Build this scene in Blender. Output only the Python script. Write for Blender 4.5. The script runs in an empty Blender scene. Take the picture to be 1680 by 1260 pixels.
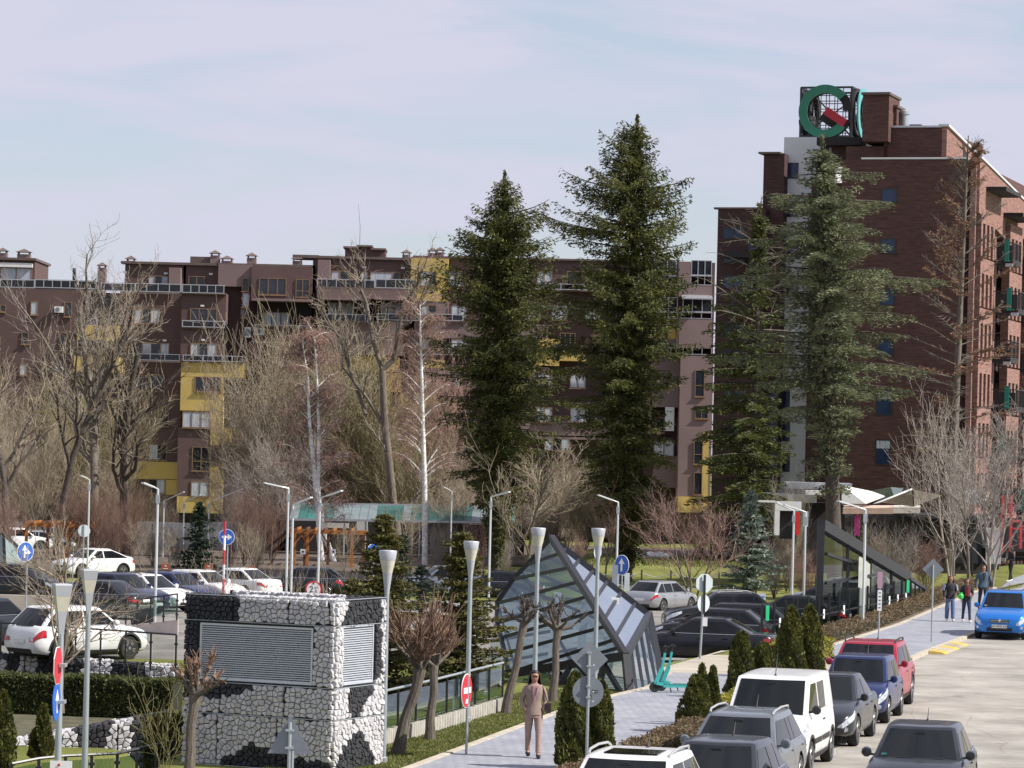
import bpy, bmesh, math, random
import numpy as np
from mathutils import Vector, Matrix
random.seed(7)
R = math.radians
sc = bpy.context.scene
# ------------------------------------------------------------------ camera, world, sun, exposure
F = 5500.0; RHO = R(1.4); H = 6.2; HY = 104.0
cam_d = bpy.data.cameras.new('camera'); cam = bpy.data.objects.new('camera', cam_d)
sc.collection.objects.link(cam); sc.camera = cam
cam.matrix_world = Matrix.Translation((0, 0, H)) @ Matrix.Rotation(R(90), 4, 'X') @ Matrix.Rotation(RHO, 4, 'Z')
cam_d.sensor_width = 36; cam_d.lens = 36*F/1680; cam_d.clip_end = 9000; cam_d.clip_start = 1
cam_d.shift_y = HY*math.cos(RHO)/1680; cam_d.shift_x = HY*math.sin(RHO)/1680
SAZ = R(14); SEL = R(43)
SUN = Vector((math.cos(SEL)*math.cos(SAZ), -math.cos(SEL)*math.sin(SAZ), math.sin(SEL)))
sl = bpy.data.lights.new('sun', 'SUN'); sl.energy = 5.0; sl.angle = R(0.6); sl.color = (1, .95, .87)
so = bpy.data.objects.new('sun', sl); sc.collection.objects.link(so)
so.rotation_euler = SUN.to_track_quat('Z', 'Y').to_euler(); so.location = (60, -40, 80)
world = bpy.data.worlds.new('World'); sc.world = world; world.use_nodes = True
wn = world.node_tree.nodes; wl = world.node_tree.links; wn.clear()
wo = wn.new('ShaderNodeOutputWorld'); bg = wn.new('ShaderNodeBackground'); sky = wn.new('ShaderNodeTexSky')
sky.sky_type = 'NISHITA'; sky.sun_disc = False; sky.sun_elevation = SEL
sky.sun_rotation = math.atan2(SUN.x, SUN.y); sky.air_density = 1.1; sky.dust_density = .6; sky.ozone_density = 4
tc = wn.new('ShaderNodeTexCoord'); mp = wn.new('ShaderNodeMapping'); mp.inputs['Scale'].default_value = (7, 7, 38)
mp.inputs['Rotation'].default_value = (0, R(7), 0)
nz = wn.new('ShaderNodeTexNoise'); nz.inputs['Scale'].default_value = 1.0; nz.inputs['Detail'].default_value = 7; nz.inputs['Roughness'].default_value = .52
nz.inputs['Distortion'].default_value = .5
cr = wn.new('ShaderNodeValToRGB'); cr.color_ramp.elements[0].position = .4; cr.color_ramp.elements[0].color = (.52, .52, .52, 1)
cr.color_ramp.elements[1].position = .56; cr.color_ramp.elements[1].color = (.97, .97, .97, 1)
mx = wn.new('ShaderNodeMixRGB'); mx.inputs['Color2'].default_value = (5.0, 5.0, 6.0, 1)
wl.new(tc.outputs['Generated'], mp.inputs['Vector']); wl.new(mp.outputs[0], nz.inputs['Vector'])
wl.new(nz.outputs[0], cr.inputs[0]); wl.new(cr.outputs[0], mx.inputs['Fac']); wl.new(sky.outputs[0], mx.inputs['Color1'])
wl.new(mx.outputs[0], bg.inputs['Color']); bg.inputs['Strength'].default_value = .1
wl.new(bg.outputs[0], wo.inputs['Surface'])
sc.view_settings.view_transform = 'Standard'; sc.view_settings.look = 'None'; sc.view_settings.gamma = 1; sc.view_settings.exposure = .42
sc.view_settings.use_curve_mapping = False
sc.cycles.max_bounces = 8; sc.cycles.transparent_max_bounces = 24

# ------------------------------------------------------------------ picture <-> place
def un(px, py):
    dx, dy = px-840, py-630
    return dx*math.cos(RHO)+dy*math.sin(RHO), -dx*math.sin(RHO)+dy*math.cos(RHO)
def P(px, py, Y):
    x, y = un(px, py)
    return Vector((x*Y/F, Y, H-(y-HY)*Y/F))
def G(px, py, z=0.0):
    x, y = un(px, py); Y = (H-z)*F/(y-HY)
    return Vector((x*Y/F, Y, z))
def RP(px, py, a, b, c):            # picture ray with plane abc
    n = (b-a).cross(c-a); o = Vector((0, 0, H)); d = P(px, py, 100)-o
    return o+d*((a-o).dot(n)/d.dot(n))

# ------------------------------------------------------------------ objects
col = sc.collection
MW = {}
def empty(name, loc=(0, 0, 0), rz=0):
    o = bpy.data.objects.new(name, None); col.objects.link(o); o.location = loc; o.rotation_euler = (0, 0, rz)
    o.empty_display_size = .3
    MW[o.name] = Matrix.Translation(loc) @ Matrix.Rotation(rz, 4, 'Z'); return o
def tag(o, label=None, cat=None, group=None, kind=None):
    if label: o['label'] = label
    if cat: o['category'] = cat
    if group: o['group'] = group
    if kind: o['kind'] = kind
    return o
def thing(name, label, cat, loc=(0, 0, 0), rz=0, group=None):
    return tag(empty(name, loc, rz), label, cat, group)
def link(name, me, parent=None, local=True):
    o = bpy.data.objects.new(name, me); col.objects.link(o)
    if parent is not None:
        o.parent = parent; MW[o.name] = MW[parent.name]
    else: MW[o.name] = Matrix.Identity(4)
    return o
def copy_tree(o, loc=None, rz=None, scale=None):
    c = o.copy(); col.objects.link(c)
    if loc is not None: c.location = loc
    if rz is not None: c.rotation_euler = (0, 0, rz)
    if scale is not None: c.scale = scale if hasattr(scale, '__len__') else (scale,)*3
    def rec(a, b):
        for ch in list(a.children):
            d = ch.copy(); col.objects.link(d); d.parent = b; rec(ch, d)
    rec(o, c); return c
def npmesh(name, V, faces_flat, k, mats=(), smooth=False, midx=None):
    me = bpy.data.meshes.new(name); n = len(V); nf = len(faces_flat)//k
    me.vertices.add(n); me.vertices.foreach_set('co', np.asarray(V, dtype=np.float32).ravel())
    me.loops.add(nf*k); me.loops.foreach_set('vertex_index', np.asarray(faces_flat, dtype=np.int32).ravel())
    me.polygons.add(nf); me.polygons.foreach_set('loop_start', np.arange(0, nf*k, k, dtype=np.int32))
    me.polygons.foreach_set('loop_total', np.full(nf, k, dtype=np.int32))
    if smooth: me.polygons.foreach_set('use_smooth', np.ones(nf, dtype=bool))
    for m in mats: me.materials.append(m)
    if midx is not None: me.polygons.foreach_set('material_index', np.asarray(midx, dtype=np.int32))
    me.update(calc_edges=True); return me

class MB:
    def __init__(s): s.v = []; s.f = []; s.m = []; s.cm = 0
    def add(s, vs, fs):
        b = len(s.v); s.v += [Vector(v) for v in vs]
        for f in fs: s.f.append([b+i for i in f]); s.m.append(s.cm)
        return s
    def box(s, x0, x1, y0, y1, z0, z1):
        return s.add([(x0, y0, z0), (x1, y0, z0), (x1, y1, z0), (x0, y1, z0), (x0, y0, z1), (x1, y0, z1), (x1, y1, z1), (x0, y1, z1)],
            [(3, 2, 1, 0), (4, 5, 6, 7), (0, 1, 5, 4), (1, 2, 6, 5), (2, 3, 7, 6), (3, 0, 4, 7)])
    def cbox(s, c, size, rz=0, rx=0):
        m = Matrix.Translation(c) @ Matrix.Rotation(rz, 4, 'Z') @ Matrix.Rotation(rx, 4, 'X'); b = len(s.v)
        s.box(-size[0]/2, size[0]/2, -size[1]/2, size[1]/2, -size[2]/2, size[2]/2)
        for i in range(b, len(s.v)): s.v[i] = m @ s.v[i]
        return s
    def tube(s, pts, r, n=8, cap=True):
        pts = [Vector(p) for p in pts]
        rs = r if hasattr(r, '__len__') else [r]*len(pts)
        b = len(s.v); vs = []; fs = []; up = None
        for i, p in enumerate(pts):
            d = (pts[min(i+1, len(pts)-1)]-pts[max(i-1, 0)]).normalized()
            if up is None: up = Vector((0, 0, 1)) if abs(d.z) < .9 else Vector((1, 0, 0))
            a = d.cross(up).normalized(); c = a.cross(d).normalized(); up = c
            for k in range(n):
                t = 2*math.pi*k/n; vs.append(p+(a*math.cos(t)+c*math.sin(t))*rs[i])
        for i in range(len(pts)-1):
            for k in range(n): fs.append((i*n+k, i*n+(k+1) % n, (i+1)*n+(k+1) % n, (i+1)*n+k))
        if cap: fs.append(tuple(range(n-1, -1, -1))); fs.append(tuple((len(pts)-1)*n+k for k in range(n)))
        return s.add(vs, fs)
    def beam(s, a, b, w, h=None, up=(0, 0, 1)):       # square section bar
        a, b = Vector(a), Vector(b); h = h or w; d = (b-a).normalized(); up = Vector(up)
        if abs(d.dot(up)) > .98: up = Vector((0, 1, 0))
        x = d.cross(up).normalized()*w/2; y = x.cross(d).normalized()*h/2
        vs = [a-x-y, a+x-y, a+x+y, a-x+y, b-x-y, b+x-y, b+x+y, b-x+y]
        return s.add(vs, [(3, 2, 1, 0), (4, 5, 6, 7), (0, 1, 5, 4), (1, 2, 6, 5), (2, 3, 7, 6), (3, 0, 4, 7)])
    def lathe(s, prof, n=16, o=(0, 0, 0), axis='Z', a0=0):
        vs = []; fs = []; o = Vector(o)
        for (r, z) in prof:
            for k in range(n):
                t = a0+2*math.pi*k/n; c, q = r*math.cos(t), r*math.sin(t)
                vs.append(o+(Vector((c, q, z)) if axis == 'Z' else Vector((c, z, q)) if axis == 'Y' else Vector((z, c, q))))
        for i in range(len(prof)-1):
            for k in range(n): fs.append((i*n+k, i*n+(k+1) % n, (i+1)*n+(k+1) % n, (i+1)*n+k))
        if prof[0][0] > 1e-4: fs.append(tuple(range(n-1, -1, -1)))
        if prof[-1][0] > 1e-4: fs.append(tuple((len(prof)-1)*n+k for k in range(n)))
        return s.add(vs, fs)
    def prism(s, poly, off):                           # planar polygon (3-D points) extruded by off
        off = Vector(off); n = len(poly); vs = [Vector(p) for p in poly]+[Vector(p)+off for p in poly]
        fs = [tuple(range(n-1, -1, -1)), tuple(range(n, 2*n))]+[(i, (i+1) % n, n+(i+1) % n, n+i) for i in range(n)]
        return s.add(vs, fs)
    def quad(s, *p): return s.add(p, [tuple(range(len(p)))])
    def grid(s, rows):                                 # rows of points
        n = len(rows[0]); vs = [p for r in rows for p in r]
        return s.add(vs, [(i*n+j, i*n+j+1, (i+1)*n+j+1, (i+1)*n+j) for i in range(len(rows)-1) for j in range(n-1)])
    def build(s, name, mats, parent=None, smooth=False, world=False, fixn=True, sharp=38, loc=None):
        vs = s.v
        if world and parent is not None:
            m = MW[parent.name].inverted(); vs = [m @ v for v in vs]
        me = bpy.data.meshes.new(name); me.from_pydata([tuple(v) for v in vs], [], s.f)
        mats = mats if isinstance(mats, (list, tuple)) else [mats]
        for m in mats: me.materials.append(m)
        if any(s.m): me.polygons.foreach_set('material_index', s.m)
        if fixn:
            bm = bmesh.new(); bm.from_mesh(me); bmesh.ops.recalc_face_normals(bm, faces=bm.faces); bm.to_mesh(me); bm.free()
        if smooth:
            me.polygons.foreach_set('use_smooth', [True]*len(me.polygons)); me.set_sharp_from_angle(angle=R(sharp))
        me.update(); o = link(name, me, parent)
        if loc is not None: o.location = loc
        return o

# ------------------------------------------------------------------ materials
def new_mat(name):
    m = bpy.data.materials.new(name); m.use_nodes = True; n = m.node_tree.nodes
    return m, n, m.node_tree.links, n['Principled BSDF']
def M(name, c, rough=.6, metal=0, var=0, vs=3, bump=0, bs=40, spec=.5, coat=0, coord='Object', c2=None, detail=4, stretch=(1, 1, 1)):
    m, n, l, b = new_mat(name)
    b.inputs['Base Color'].default_value = (*c, 1); b.inputs['Roughness'].default_value = rough
    b.inputs['Metallic'].default_value = metal; b.inputs['Specular IOR Level'].default_value = spec; b.inputs['Coat Weight'].default_value = coat
    if coat: b.inputs['Coat Roughness'].default_value = .03
    if var or bump:
        t = n.new('ShaderNodeTexCoord'); mp = n.new('ShaderNodeMapping'); mp.inputs['Scale'].default_value = stretch
        l.new(t.outputs[coord], mp.inputs['Vector'])
    if var:
        z = n.new('ShaderNodeTexNoise'); z.inputs['Scale'].default_value = vs; z.inputs['Detail'].default_value = detail; z.inputs['Roughness'].default_value = .6
        l.new(mp.outputs[0], z.inputs['Vector'])
        r = n.new('ShaderNodeValToRGB'); r.color_ramp.elements[0].position = .3; r.color_ramp.elements[1].position = .7
        lo = tuple(max(0, k*(1-var)) for k in c); hi = c2 or tuple(min(1, k*(1+var)) for k in c)
        r.color_ramp.elements[0].color = (*lo, 1); r.color_ramp.elements[1].color = (*hi, 1)
        l.new(z.outputs[0], r.inputs[0]); l.new(r.outputs[0], b.inputs['Base Color'])
    if bump:
        z2 = n.new('ShaderNodeTexNoise'); z2.inputs['Scale'].default_value = bs; z2.inputs['Detail'].default_value = 5
        l.new(mp.outputs[0], z2.inputs['Vector']); bp = n.new('ShaderNodeBump'); bp.inputs['Strength'].default_value = bump
        bp.inputs['Distance'].default_value = .02; l.new(z2.outputs[0], bp.inputs['Height']); l.new(bp.outputs[0], b.inputs['Normal'])
    return m
def brick_mat(name, c1, c2, mortar, bw=.25, bh=.075, ms=.012):
    m, n, l, b = new_mat(name); b.inputs['Roughness'].default_value = .85
    t = n.new('ShaderNodeTexCoord'); s = n.new('ShaderNodeSeparateXYZ'); a = n.new('ShaderNodeMath'); c = n.new('ShaderNodeCombineXYZ')
    l.new(t.outputs['Object'], s.inputs[0]); l.new(s.outputs[0], a.inputs[0]); l.new(s.outputs[1], a.inputs[1])
    l.new(a.outputs[0], c.inputs[0]); l.new(s.outputs[2], c.inputs[1])
    k = n.new('ShaderNodeTexBrick'); k.inputs['Scale'].default_value = 1; k.inputs['Brick Width'].default_value = bw; k.inputs['Row Height'].default_value = bh
    k.inputs['Mortar Size'].default_value = ms; k.inputs['Color1'].default_value = (*c1, 1); k.inputs['Color2'].default_value = (*c2, 1); k.inputs['Mortar'].default_value = (*mortar, 1)
    l.new(c.outputs[0], k.inputs['Vector'])
    z = n.new('ShaderNodeTexNoise'); z.inputs['Scale'].default_value = 1.3; z.inputs['Detail'].default_value = 8; z.inputs['Roughness'].default_value = .7
    mp = n.new('ShaderNodeMapping'); mp.inputs['Scale'].default_value = (.8, 5.5, 1); l.new(c.outputs[0], mp.inputs[0]); l.new(mp.outputs[0], z.inputs['Vector'])
    r = n.new('ShaderNodeValToRGB'); r.color_ramp.elements[0].position = .38; r.color_ramp.elements[0].color = (.62, .6, .62, 1); r.color_ramp.elements[1].position = .62; r.color_ramp.elements[1].color = (1.15, 1.15, 1.12, 1)
    l.new(z.outputs[0], r.inputs[0]); x = n.new('ShaderNodeMixRGB'); x.blend_type = 'MULTIPLY'; x.inputs[0].default_value = 1
    l.new(k.outputs[0], x.inputs[1]); l.new(r.outputs[0], x.inputs[2]); l.new(x.outputs[0], b.inputs['Base Color'])
    return m
def glass_mat(name, tint=(.75, .82, .84), gloss=(.9, .95, 1), ior=1.5, base=.06, rough=.02, pw=4.5):
    m = bpy.data.materials.new(name); m.use_nodes = True; n = m.node_tree.nodes; l = m.node_tree.links; n.clear()
    o = n.new('ShaderNodeOutputMaterial'); t = n.new('ShaderNodeBsdfTransparent'); g = n.new('ShaderNodeBsdfGlossy'); x = n.new('ShaderNodeMixShader')
    lw_ = n.new('ShaderNodeLayerWeight'); lw_.inputs[0].default_value = .5; f = n.new('ShaderNodeMath'); f.operation = 'POWER'; f.inputs[1].default_value = pw; l.new(lw_.outputs['Facing'], f.inputs[0]); a = n.new('ShaderNodeMath'); a.operation = 'ADD'; a.inputs[1].default_value = base; a.use_clamp = True
    t.inputs[0].default_value = (*tint, 1); g.inputs[0].default_value = (*gloss, 1); g.inputs['Roughness'].default_value = rough
    l.new(f.outputs[0], a.inputs[0]); l.new(a.outputs[0], x.inputs[0]); l.new(t.outputs[0], x.inputs[1]); l.new(g.outputs[0], x.inputs[2]); l.new(x.outputs[0], o.inputs[0])
    return m
def leaf_mat(name, c, c2, rough=.6, trans=.25, vs=.8):
    m, n, l, b = new_mat(name); b.inputs['Roughness'].default_value = rough; b.inputs['Specular IOR Level'].default_value = .25
    t = n.new('ShaderNodeTexCoord'); z = n.new('ShaderNodeTexNoise'); z.inputs['Scale'].default_value = vs; z.inputs['Detail'].default_value = 8; z.inputs['Roughness'].default_value = .75
    l.new(t.outputs['Object'], z.inputs['Vector']); r = n.new('ShaderNodeValToRGB'); r.color_ramp.elements[0].position = .36; r.color_ramp.elements[1].position = .66
    r.color_ramp.elements[0].color = (*c, 1); r.color_ramp.elements[1].color = (*c2, 1)
    l.new(z.outputs[0], r.inputs[0]); l.new(r.outputs[0], b.inputs['Base Color'])
    if trans:
        tr = n.new('ShaderNodeBsdfTranslucent'); x = n.new('ShaderNodeMixShader'); x.inputs[0].default_value = trans
        l.new(r.outputs[0], tr.inputs[0]); l.new(b.outputs[0], x.inputs[1]); l.new(tr.outputs[0], x.inputs[2]); l.new(x.outputs[0], n['Material Output'].inputs[0])
    return m
m_brown = M('brown_render', (.104, .063, .06), .85, var=.16, vs=.35, bump=.1, bs=6)
m_brown2 = M('pale_brown_render', (.2, .14, .135), .85, var=.1, vs=.4, bump=.1, bs=6)
m_yellow = M('yellow_render', (.52, .375, .115), .85, var=.09, vs=.4, bump=.1, bs=6)
m_roof = M('roof_sheet', (.12, .085, .075), .6, var=.15, vs=1)
m_wood = M('window_wood', (.2, .12, .065), .6, var=.15, vs=3)
m_winglass = M('window_glass', (.012, .014, .018), .08, spec=.5, var=.6, vs=.45, c2=(.035, .042, .055))
m_curtain = M('curtain', (.42, .45, .5), .9, var=.45, vs=6, stretch=(4, 4, .2))
m_rail = M('steel_rail', (.5, .51, .54), .35, metal=.6)
m_dark = M('recess_shade_and_black', (.028, .024, .026), .9)  # near-black holds the shade of recesses; also coats plain dark parts
m_black = M('black_metal', (.018, .019, .023), .42, spec=.6)
m_blackp = M('black_plastic', (.022, .022, .024), .6)
m_white = M('white_paint', (.72, .72, .71), .6, var=.06, vs=1)
m_whitewall = M('white_cladding', (.60, .61, .63), .7, var=.06, vs=.5)
m_galv = M('galvanised_steel', (.42, .46, .48), .42, metal=.55, var=.08, vs=2)
m_lampgrey = M('lamp_grey', (.42, .44, .47), .45, metal=.2, var=.05, vs=3)
m_lampglass = M('lamp_diffuser', (.56, .54, .44), .3, var=.08, vs=8)
m_signback = M('sign_back', (.2, .22, .25), .5, metal=.3, var=.08, vs=5)
m_signlight = M('sign_back_light', (.5, .56, .58), .5, var=.05, vs=5)
m_blue = M('sign_blue', (.02, .115, .47), .45); m_red = M('sign_red', (.52, .025, .04), .45); m_signwhite = M('sign_white', (.8, .8, .8), .45)
m_brickR = brick_mat('red_brown_brick', (.13, .055, .043), (.09, .04, .034), (.075, .045, .04))
m_brickD = brick_mat('dark_brick', (.085, .036, .032), (.06, .027, .026), (.055, .032, .03))
m_brickP = brick_mat('sunlit_rosy_brick', (.31, .16, .13), (.26, .13, .105), (.24, .15, .125))  # paler rosy tone puts sunlight into the brick of the lit side
m_bark = M('bark', (.15, .125, .1), .9, var=.35, vs=9, bump=.5, bs=30, stretch=(1, 1, .25))
m_barkd = M('dark_bark', (.075, .06, .05), .9, var=.35, vs=6)
m_barkt = M('tan_twigs', (.33, .27, .2), .85, var=.25, vs=1.5)
m_barko = M('olive_twigs', (.28, .24, .135), .85, var=.25, vs=1.5)
m_barkp = M('pinkish_twigs', (.29, .185, .15), .85, var=.25, vs=1.5)
m_barkr = M('red_twigs', (.21, .125, .095), .85, var=.25, vs=1.5)
m_barkg = M('grey_twigs', (.3, .26, .225), .85, var=.25, vs=1.5)
m_barkw = M('birch_bark', (.8, .76, .7), .8, var=.4, vs=4, detail=8, stretch=(1, 1, 3))
m_pol = M('pollard_bark', (.13, .108, .088), .9, var=.4, vs=12, bump=.9, bs=30, stretch=(3, 3, .4))
m_poltw = M('pollard_twigs', (.2, .125, .085), .85, var=.35, vs=5)
m_fir = leaf_mat('fir_needles', (.013, .022, .009), (.165, .17, .045))  # ramp paints yellow-green sun and near-black shade into the needles
m_cedar = leaf_mat('cedar_needles', (.065, .083, .047), (.235, .245, .13))
m_blueSp = leaf_mat('blue_spruce_needles', (.12, .16, .13), (.3, .35, .28))
m_darkSp = leaf_mat('dark_spruce_needles', (.014, .028, .02), (.035, .055, .03))
m_yelSp = leaf_mat('young_spruce_needles', (.045, .055, .018), (.17, .15, .045))
m_thuja = leaf_mat('thuja_scales', (.028, .042, .012), (.18, .18, .045), vs=4)
m_conif = leaf_mat('olive_conifer_needles', (.02, .032, .014), (.17, .185, .05))
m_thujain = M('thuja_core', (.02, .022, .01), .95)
m_hedge = leaf_mat('hedge_leaves', (.03, .045, .014), (.105, .11, .035), vs=5)
m_hedgey = leaf_mat('golden_hedge_leaves', (.2, .19, .03), (.42, .38, .06), vs=5)
m_hedgeb = leaf_mat('brown_hedge_leaves', (.11, .08, .045), (.26, .19, .11), vs=5)
m_rust = leaf_mat('rusty_cypress_tufts', (.14, .075, .045), (.28, .16, .1))
m_grassb = leaf_mat('grass_blades', (.09, .115, .03), (.22, .22, .075), vs=1.2)
m_clear = glass_mat('clear_glass', (.6, .7, .75), (.8, .88, .95), base=.10)
m_skyg = glass_mat('sky_facing_glass', (.55, .66, .74), (.82, .9, .97), base=.42)
m_fenceg = glass_mat('fence_glass', (.5, .54, .52), (.7, .75, .8), base=.02, pw=22)
m_smoke = glass_mat('smoked_glass', (.46, .5, .48), (.8, .85, .9), base=.07)
m_rglass = glass_mat('railing_glass', (.38, .5, .5), (.8, .9, .95), base=.09)
m_dglass = glass_mat('dark_balcony_glass', (.2, .18, .19), (.8, .85, .9), base=.05)
def text_mesh(txt, size, mat, name='lettering', parent=None, mtx=None, depth=.004, align='CENTER'):
    cu = bpy.data.curves.new('t', 'FONT'); cu.body = txt; cu.size = size; cu.extrude = depth/2; cu.align_x = align; cu.align_y = 'CENTER'
    t = bpy.data.objects.new('t', cu); col.objects.link(t); dg = bpy.context.evaluated_depsgraph_get()
    me = bpy.data.meshes.new_from_object(t.evaluated_get(dg)); bpy.data.objects.remove(t); me.materials.clear(); me.materials.append(mat)
    if mtx is not None: me.transform(mtx)
    return link(name, me, parent)
# ================================================================== THE SETTING: terrain and street
UX, UY = .2306, .973                                  # street direction
def sstep(a, b, x):
    t = min(1, max(0, (x-a)/(b-a))); return t*t*(3-2*t)
def xfence(Y): return 8.4+.3*(Y-110)
def zlot(Y): return -0.5-.0135*(min(Y, 172)-105)
def gz(X, Y):
    w = sstep(94, 101, Y)*sstep(-.1, -.9, X-xfence(Y))
    if Y > 215: w = max(w, sstep(215, 240, Y))
    if X > 16: w *= 1-sstep(150, 175, Y)*sstep(xfence(Y)-8, xfence(Y)-3, X)
    z = w*zlot(Y)
    # cutting of the garage ramp, left
    r = sstep(-7.0, -8.2, X)*sstep(71, 72, Y)*(1-sstep(99.5, 100.1, Y))
    z = z*(1-r)+r*(-2.3+.02*(Y-72))
    t = sstep(-2.6-.0, -3.2, X-.28*(Y-79))*sstep(66, 67, Y)*(1-sstep(90, 95, Y))*(1-sstep(-7.0, -8.2, X))
    z = z*(1-t)+t*(-1.6)
    # grass bank beyond the car park
    q = sstep(-6.7, -7.3, X)*(1-sstep(70.5, 71.5, Y))*sstep(40, 44, Y); z = z*(1-q)+q*(-.95)
    b = sstep(176, 200, Y)*(1-sstep(225, 245, Y))*sstep(2, 6, X)*(1-sstep(26, 32, X))
    return z+b*.9
def arr(*seg):
    o = []
    for a, b, s in seg: o += list(np.arange(a, b, s))
    return o
xs = [-4000, -1500, -500, -200, -100]+arr((-60, -34, 2), (-34, 40, .5), (40, 80, 4))+[80, 120, 300, 900, 2500, 5000]
ys = [-200, 0, 20, 40]+arr((45, 60, 1), (60, 104, .4), (104, 150, 1), (150, 260, 2), (260, 340, 10))+[340, 420, 700, 1500, 3500, 8000]
V = np.array([(x, y, gz(x, y)-.0) for y in ys for x in xs], dtype=np.float32)
nx = len(xs); FI = []
for j in range(len(ys)-1):
    for i in range(nx-1): FI += [j*nx+i, j*nx+i+1, (j+1)*nx+i+1, (j+1)*nx+i]
def ground_mat():
    m, n, l, b = new_mat('grass_ground'); b.inputs['Roughness'].default_value = .95; b.inputs['Specular IOR Level'].default_value = .1
    t = n.new('ShaderNodeTexCoord')
    def noise(s, d, st=(1, 1, 1)):
        mp = n.new('ShaderNodeMapping'); mp.inputs['Scale'].default_value = st; l.new(t.outputs['Object'], mp.inputs[0])
        z = n.new('ShaderNodeTexNoise'); z.inputs['Scale'].default_value = s; z.inputs['Detail'].default_value = d; z.inputs['Roughness'].default_value = .65; l.new(mp.outputs[0], z.inputs['Vector']); return z
    z = noise(.35, 10, (1, .35, 1)); r = n.new('ShaderNodeValToRGB'); e = r.color_ramp.elements
    e[0].position = .35; e[0].color = (.125, .14, .04, 1); e[1].position = .7; e[1].color = (.30, .28, .11, 1); k = e.new(.52); k.color = (.195, .21, .062, 1)
    l.new(z.outputs[0], r.inputs[0]); l.new(r.outputs[0], b.inputs['Base Color'])
    z2 = noise(30, 6); bp = n.new('ShaderNodeBump'); bp.inputs['Strength'].default_value = .8; bp.inputs['Distance'].default_value = .05
    l.new(z2.outputs[0], bp.inputs['Height']); l.new(bp.outputs[0], b.inputs['Normal']); return m
m_grass = ground_mat()
ground = link('ground', npmesh('ground', V, FI, 4, [m_grass], smooth=True)); tag(ground, 'grassy ground under and around the street and car park', kind='structure')
def drape(name, mat, fl, fr, Y0, Y1, ny, nxx, off, label):
    rows = []
    for j in range(ny+1):
        Y = Y0+(Y1-Y0)*j/ny; a, b = fl(Y), fr(Y)
        rows.append([Vector((a+(b-a)*i/nxx, Y, gz(a+(b-a)*i/nxx, Y)+off)) for i in range(nxx+1)])
    mb = MB(); mb.grid(rows); o = mb.build(name, mat); tag(o, label, kind='structure'); return o
def asphalt_mat(name, c, c2, crack=0):
    m = M(name, c, .92, var=.3, vs=.5, c2=c2, bump=.35, bs=50, detail=9, spec=.2); n = m.node_tree.nodes; l = m.node_tree.links; b = n['Principled BSDF']
    if crack:
        src = b.inputs['Base Color'].links[0].from_socket; t = n.new('ShaderNodeTexCoord'); mp = n.new('ShaderNodeMapping'); mp.inputs['Scale'].default_value = (1, .45, 1); mp.inputs['Rotation'].default_value = (0, 0, R(20))
        nz_ = n.new('ShaderNodeTexNoise'); nz_.inputs['Scale'].default_value = .8; nz_.inputs['Detail'].default_value = 5
        l.new(t.outputs['Object'], mp.inputs[0]); ad = n.new('ShaderNodeMixRGB'); ad.blend_type = 'ADD'; ad.inputs[0].default_value = .6; l.new(mp.outputs[0], ad.inputs[1]); l.new(mp.outputs[0], nz_.inputs['Vector']); l.new(nz_.outputs['Color'], ad.inputs[2])
        v = n.new('ShaderNodeTexVoronoi'); v.feature = 'DISTANCE_TO_EDGE'; v.inputs['Scale'].default_value = .6; l.new(ad.outputs[0], v.inputs['Vector'])
        r = n.new('ShaderNodeValToRGB'); r.color_ramp.elements[0].position = 0; r.color_ramp.elements[0].color = (.76, .74, .72, 1); r.color_ramp.elements[1].position = .012; r.color_ramp.elements[1].color = (1, 1, 1, 1)
        l.new(v.outputs[0], r.inputs[0]); x = n.new('ShaderNodeMixRGB'); x.blend_type = 'MULTIPLY'; x.inputs[0].default_value = 1; l.new(src, x.inputs[1]); l.new(r.outputs[0], x.inputs[2]); l.new(x.outputs[0], b.inputs['Base Color'])
    return m
m_road = asphalt_mat('pale_worn_asphalt', (.315, .295, .26), (.43, .4, .355), 1)
m_lot = asphalt_mat('car_park_asphalt', (.2, .19, .175), (.3, .28, .255), 1)
m_conc = asphalt_mat('cream_concrete', (.40, .36, .30), (.5, .45, .37))
m_kerb = M('kerb_stone', (.44, .39, .31), .85, var=.18, vs=3, bump=.3)
def paver_mat():
    m, n, l, b = new_mat('blue_grey_pavers'); b.inputs['Roughness'].default_value = .8
    t = n.new('ShaderNodeTexCoord'); mp = n.new('ShaderNodeMapping'); mp.inputs['Rotation'].default_value = (0, 0, R(13.3)); l.new(t.outputs['Object'], mp.inputs[0])
    k = n.new('ShaderNodeTexBrick'); k.inputs['Scale'].default_value = 1; k.inputs['Brick Width'].default_value = .22; k.inputs['Row Height'].default_value = .4; k.inputs['Mortar Size'].default_value = .012
    k.inputs['Color1'].default_value = (.265, .275, .31, 1); k.inputs['Color2'].default_value = (.31, .322, .358, 1); k.inputs['Mortar'].default_value = (.19, .195, .23, 1); l.new(mp.outputs[0], k.inputs['Vector'])
    z = n.new('ShaderNodeTexNoise'); z.inputs['Scale'].default_value = .9; z.inputs['Detail'].default_value = 8; l.new(t.outputs['Object'], z.inputs['Vector'])
    r = n.new('ShaderNodeValToRGB'); r.color_ramp.elements[0].position = .3; r.color_ramp.elements[0].color = (.82, .82, .84, 1); r.color_ramp.elements[1].position = .7; r.color_ramp.elements[1].color = (1.1, 1.09, 1.07, 1)
    l.new(z.outputs[0], r.inputs[0]); x = n.new('ShaderNodeMixRGB'); x.blend_type = 'MULTIPLY'; x.inputs[0].default_value = 1; l.new(k.outputs[0], x.inputs[1]); l.new(r.outputs[0], x.inputs[2]); l.new(x.outputs[0], b.inputs['Base Color'])
    return m
m_paver = paver_mat()
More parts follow.
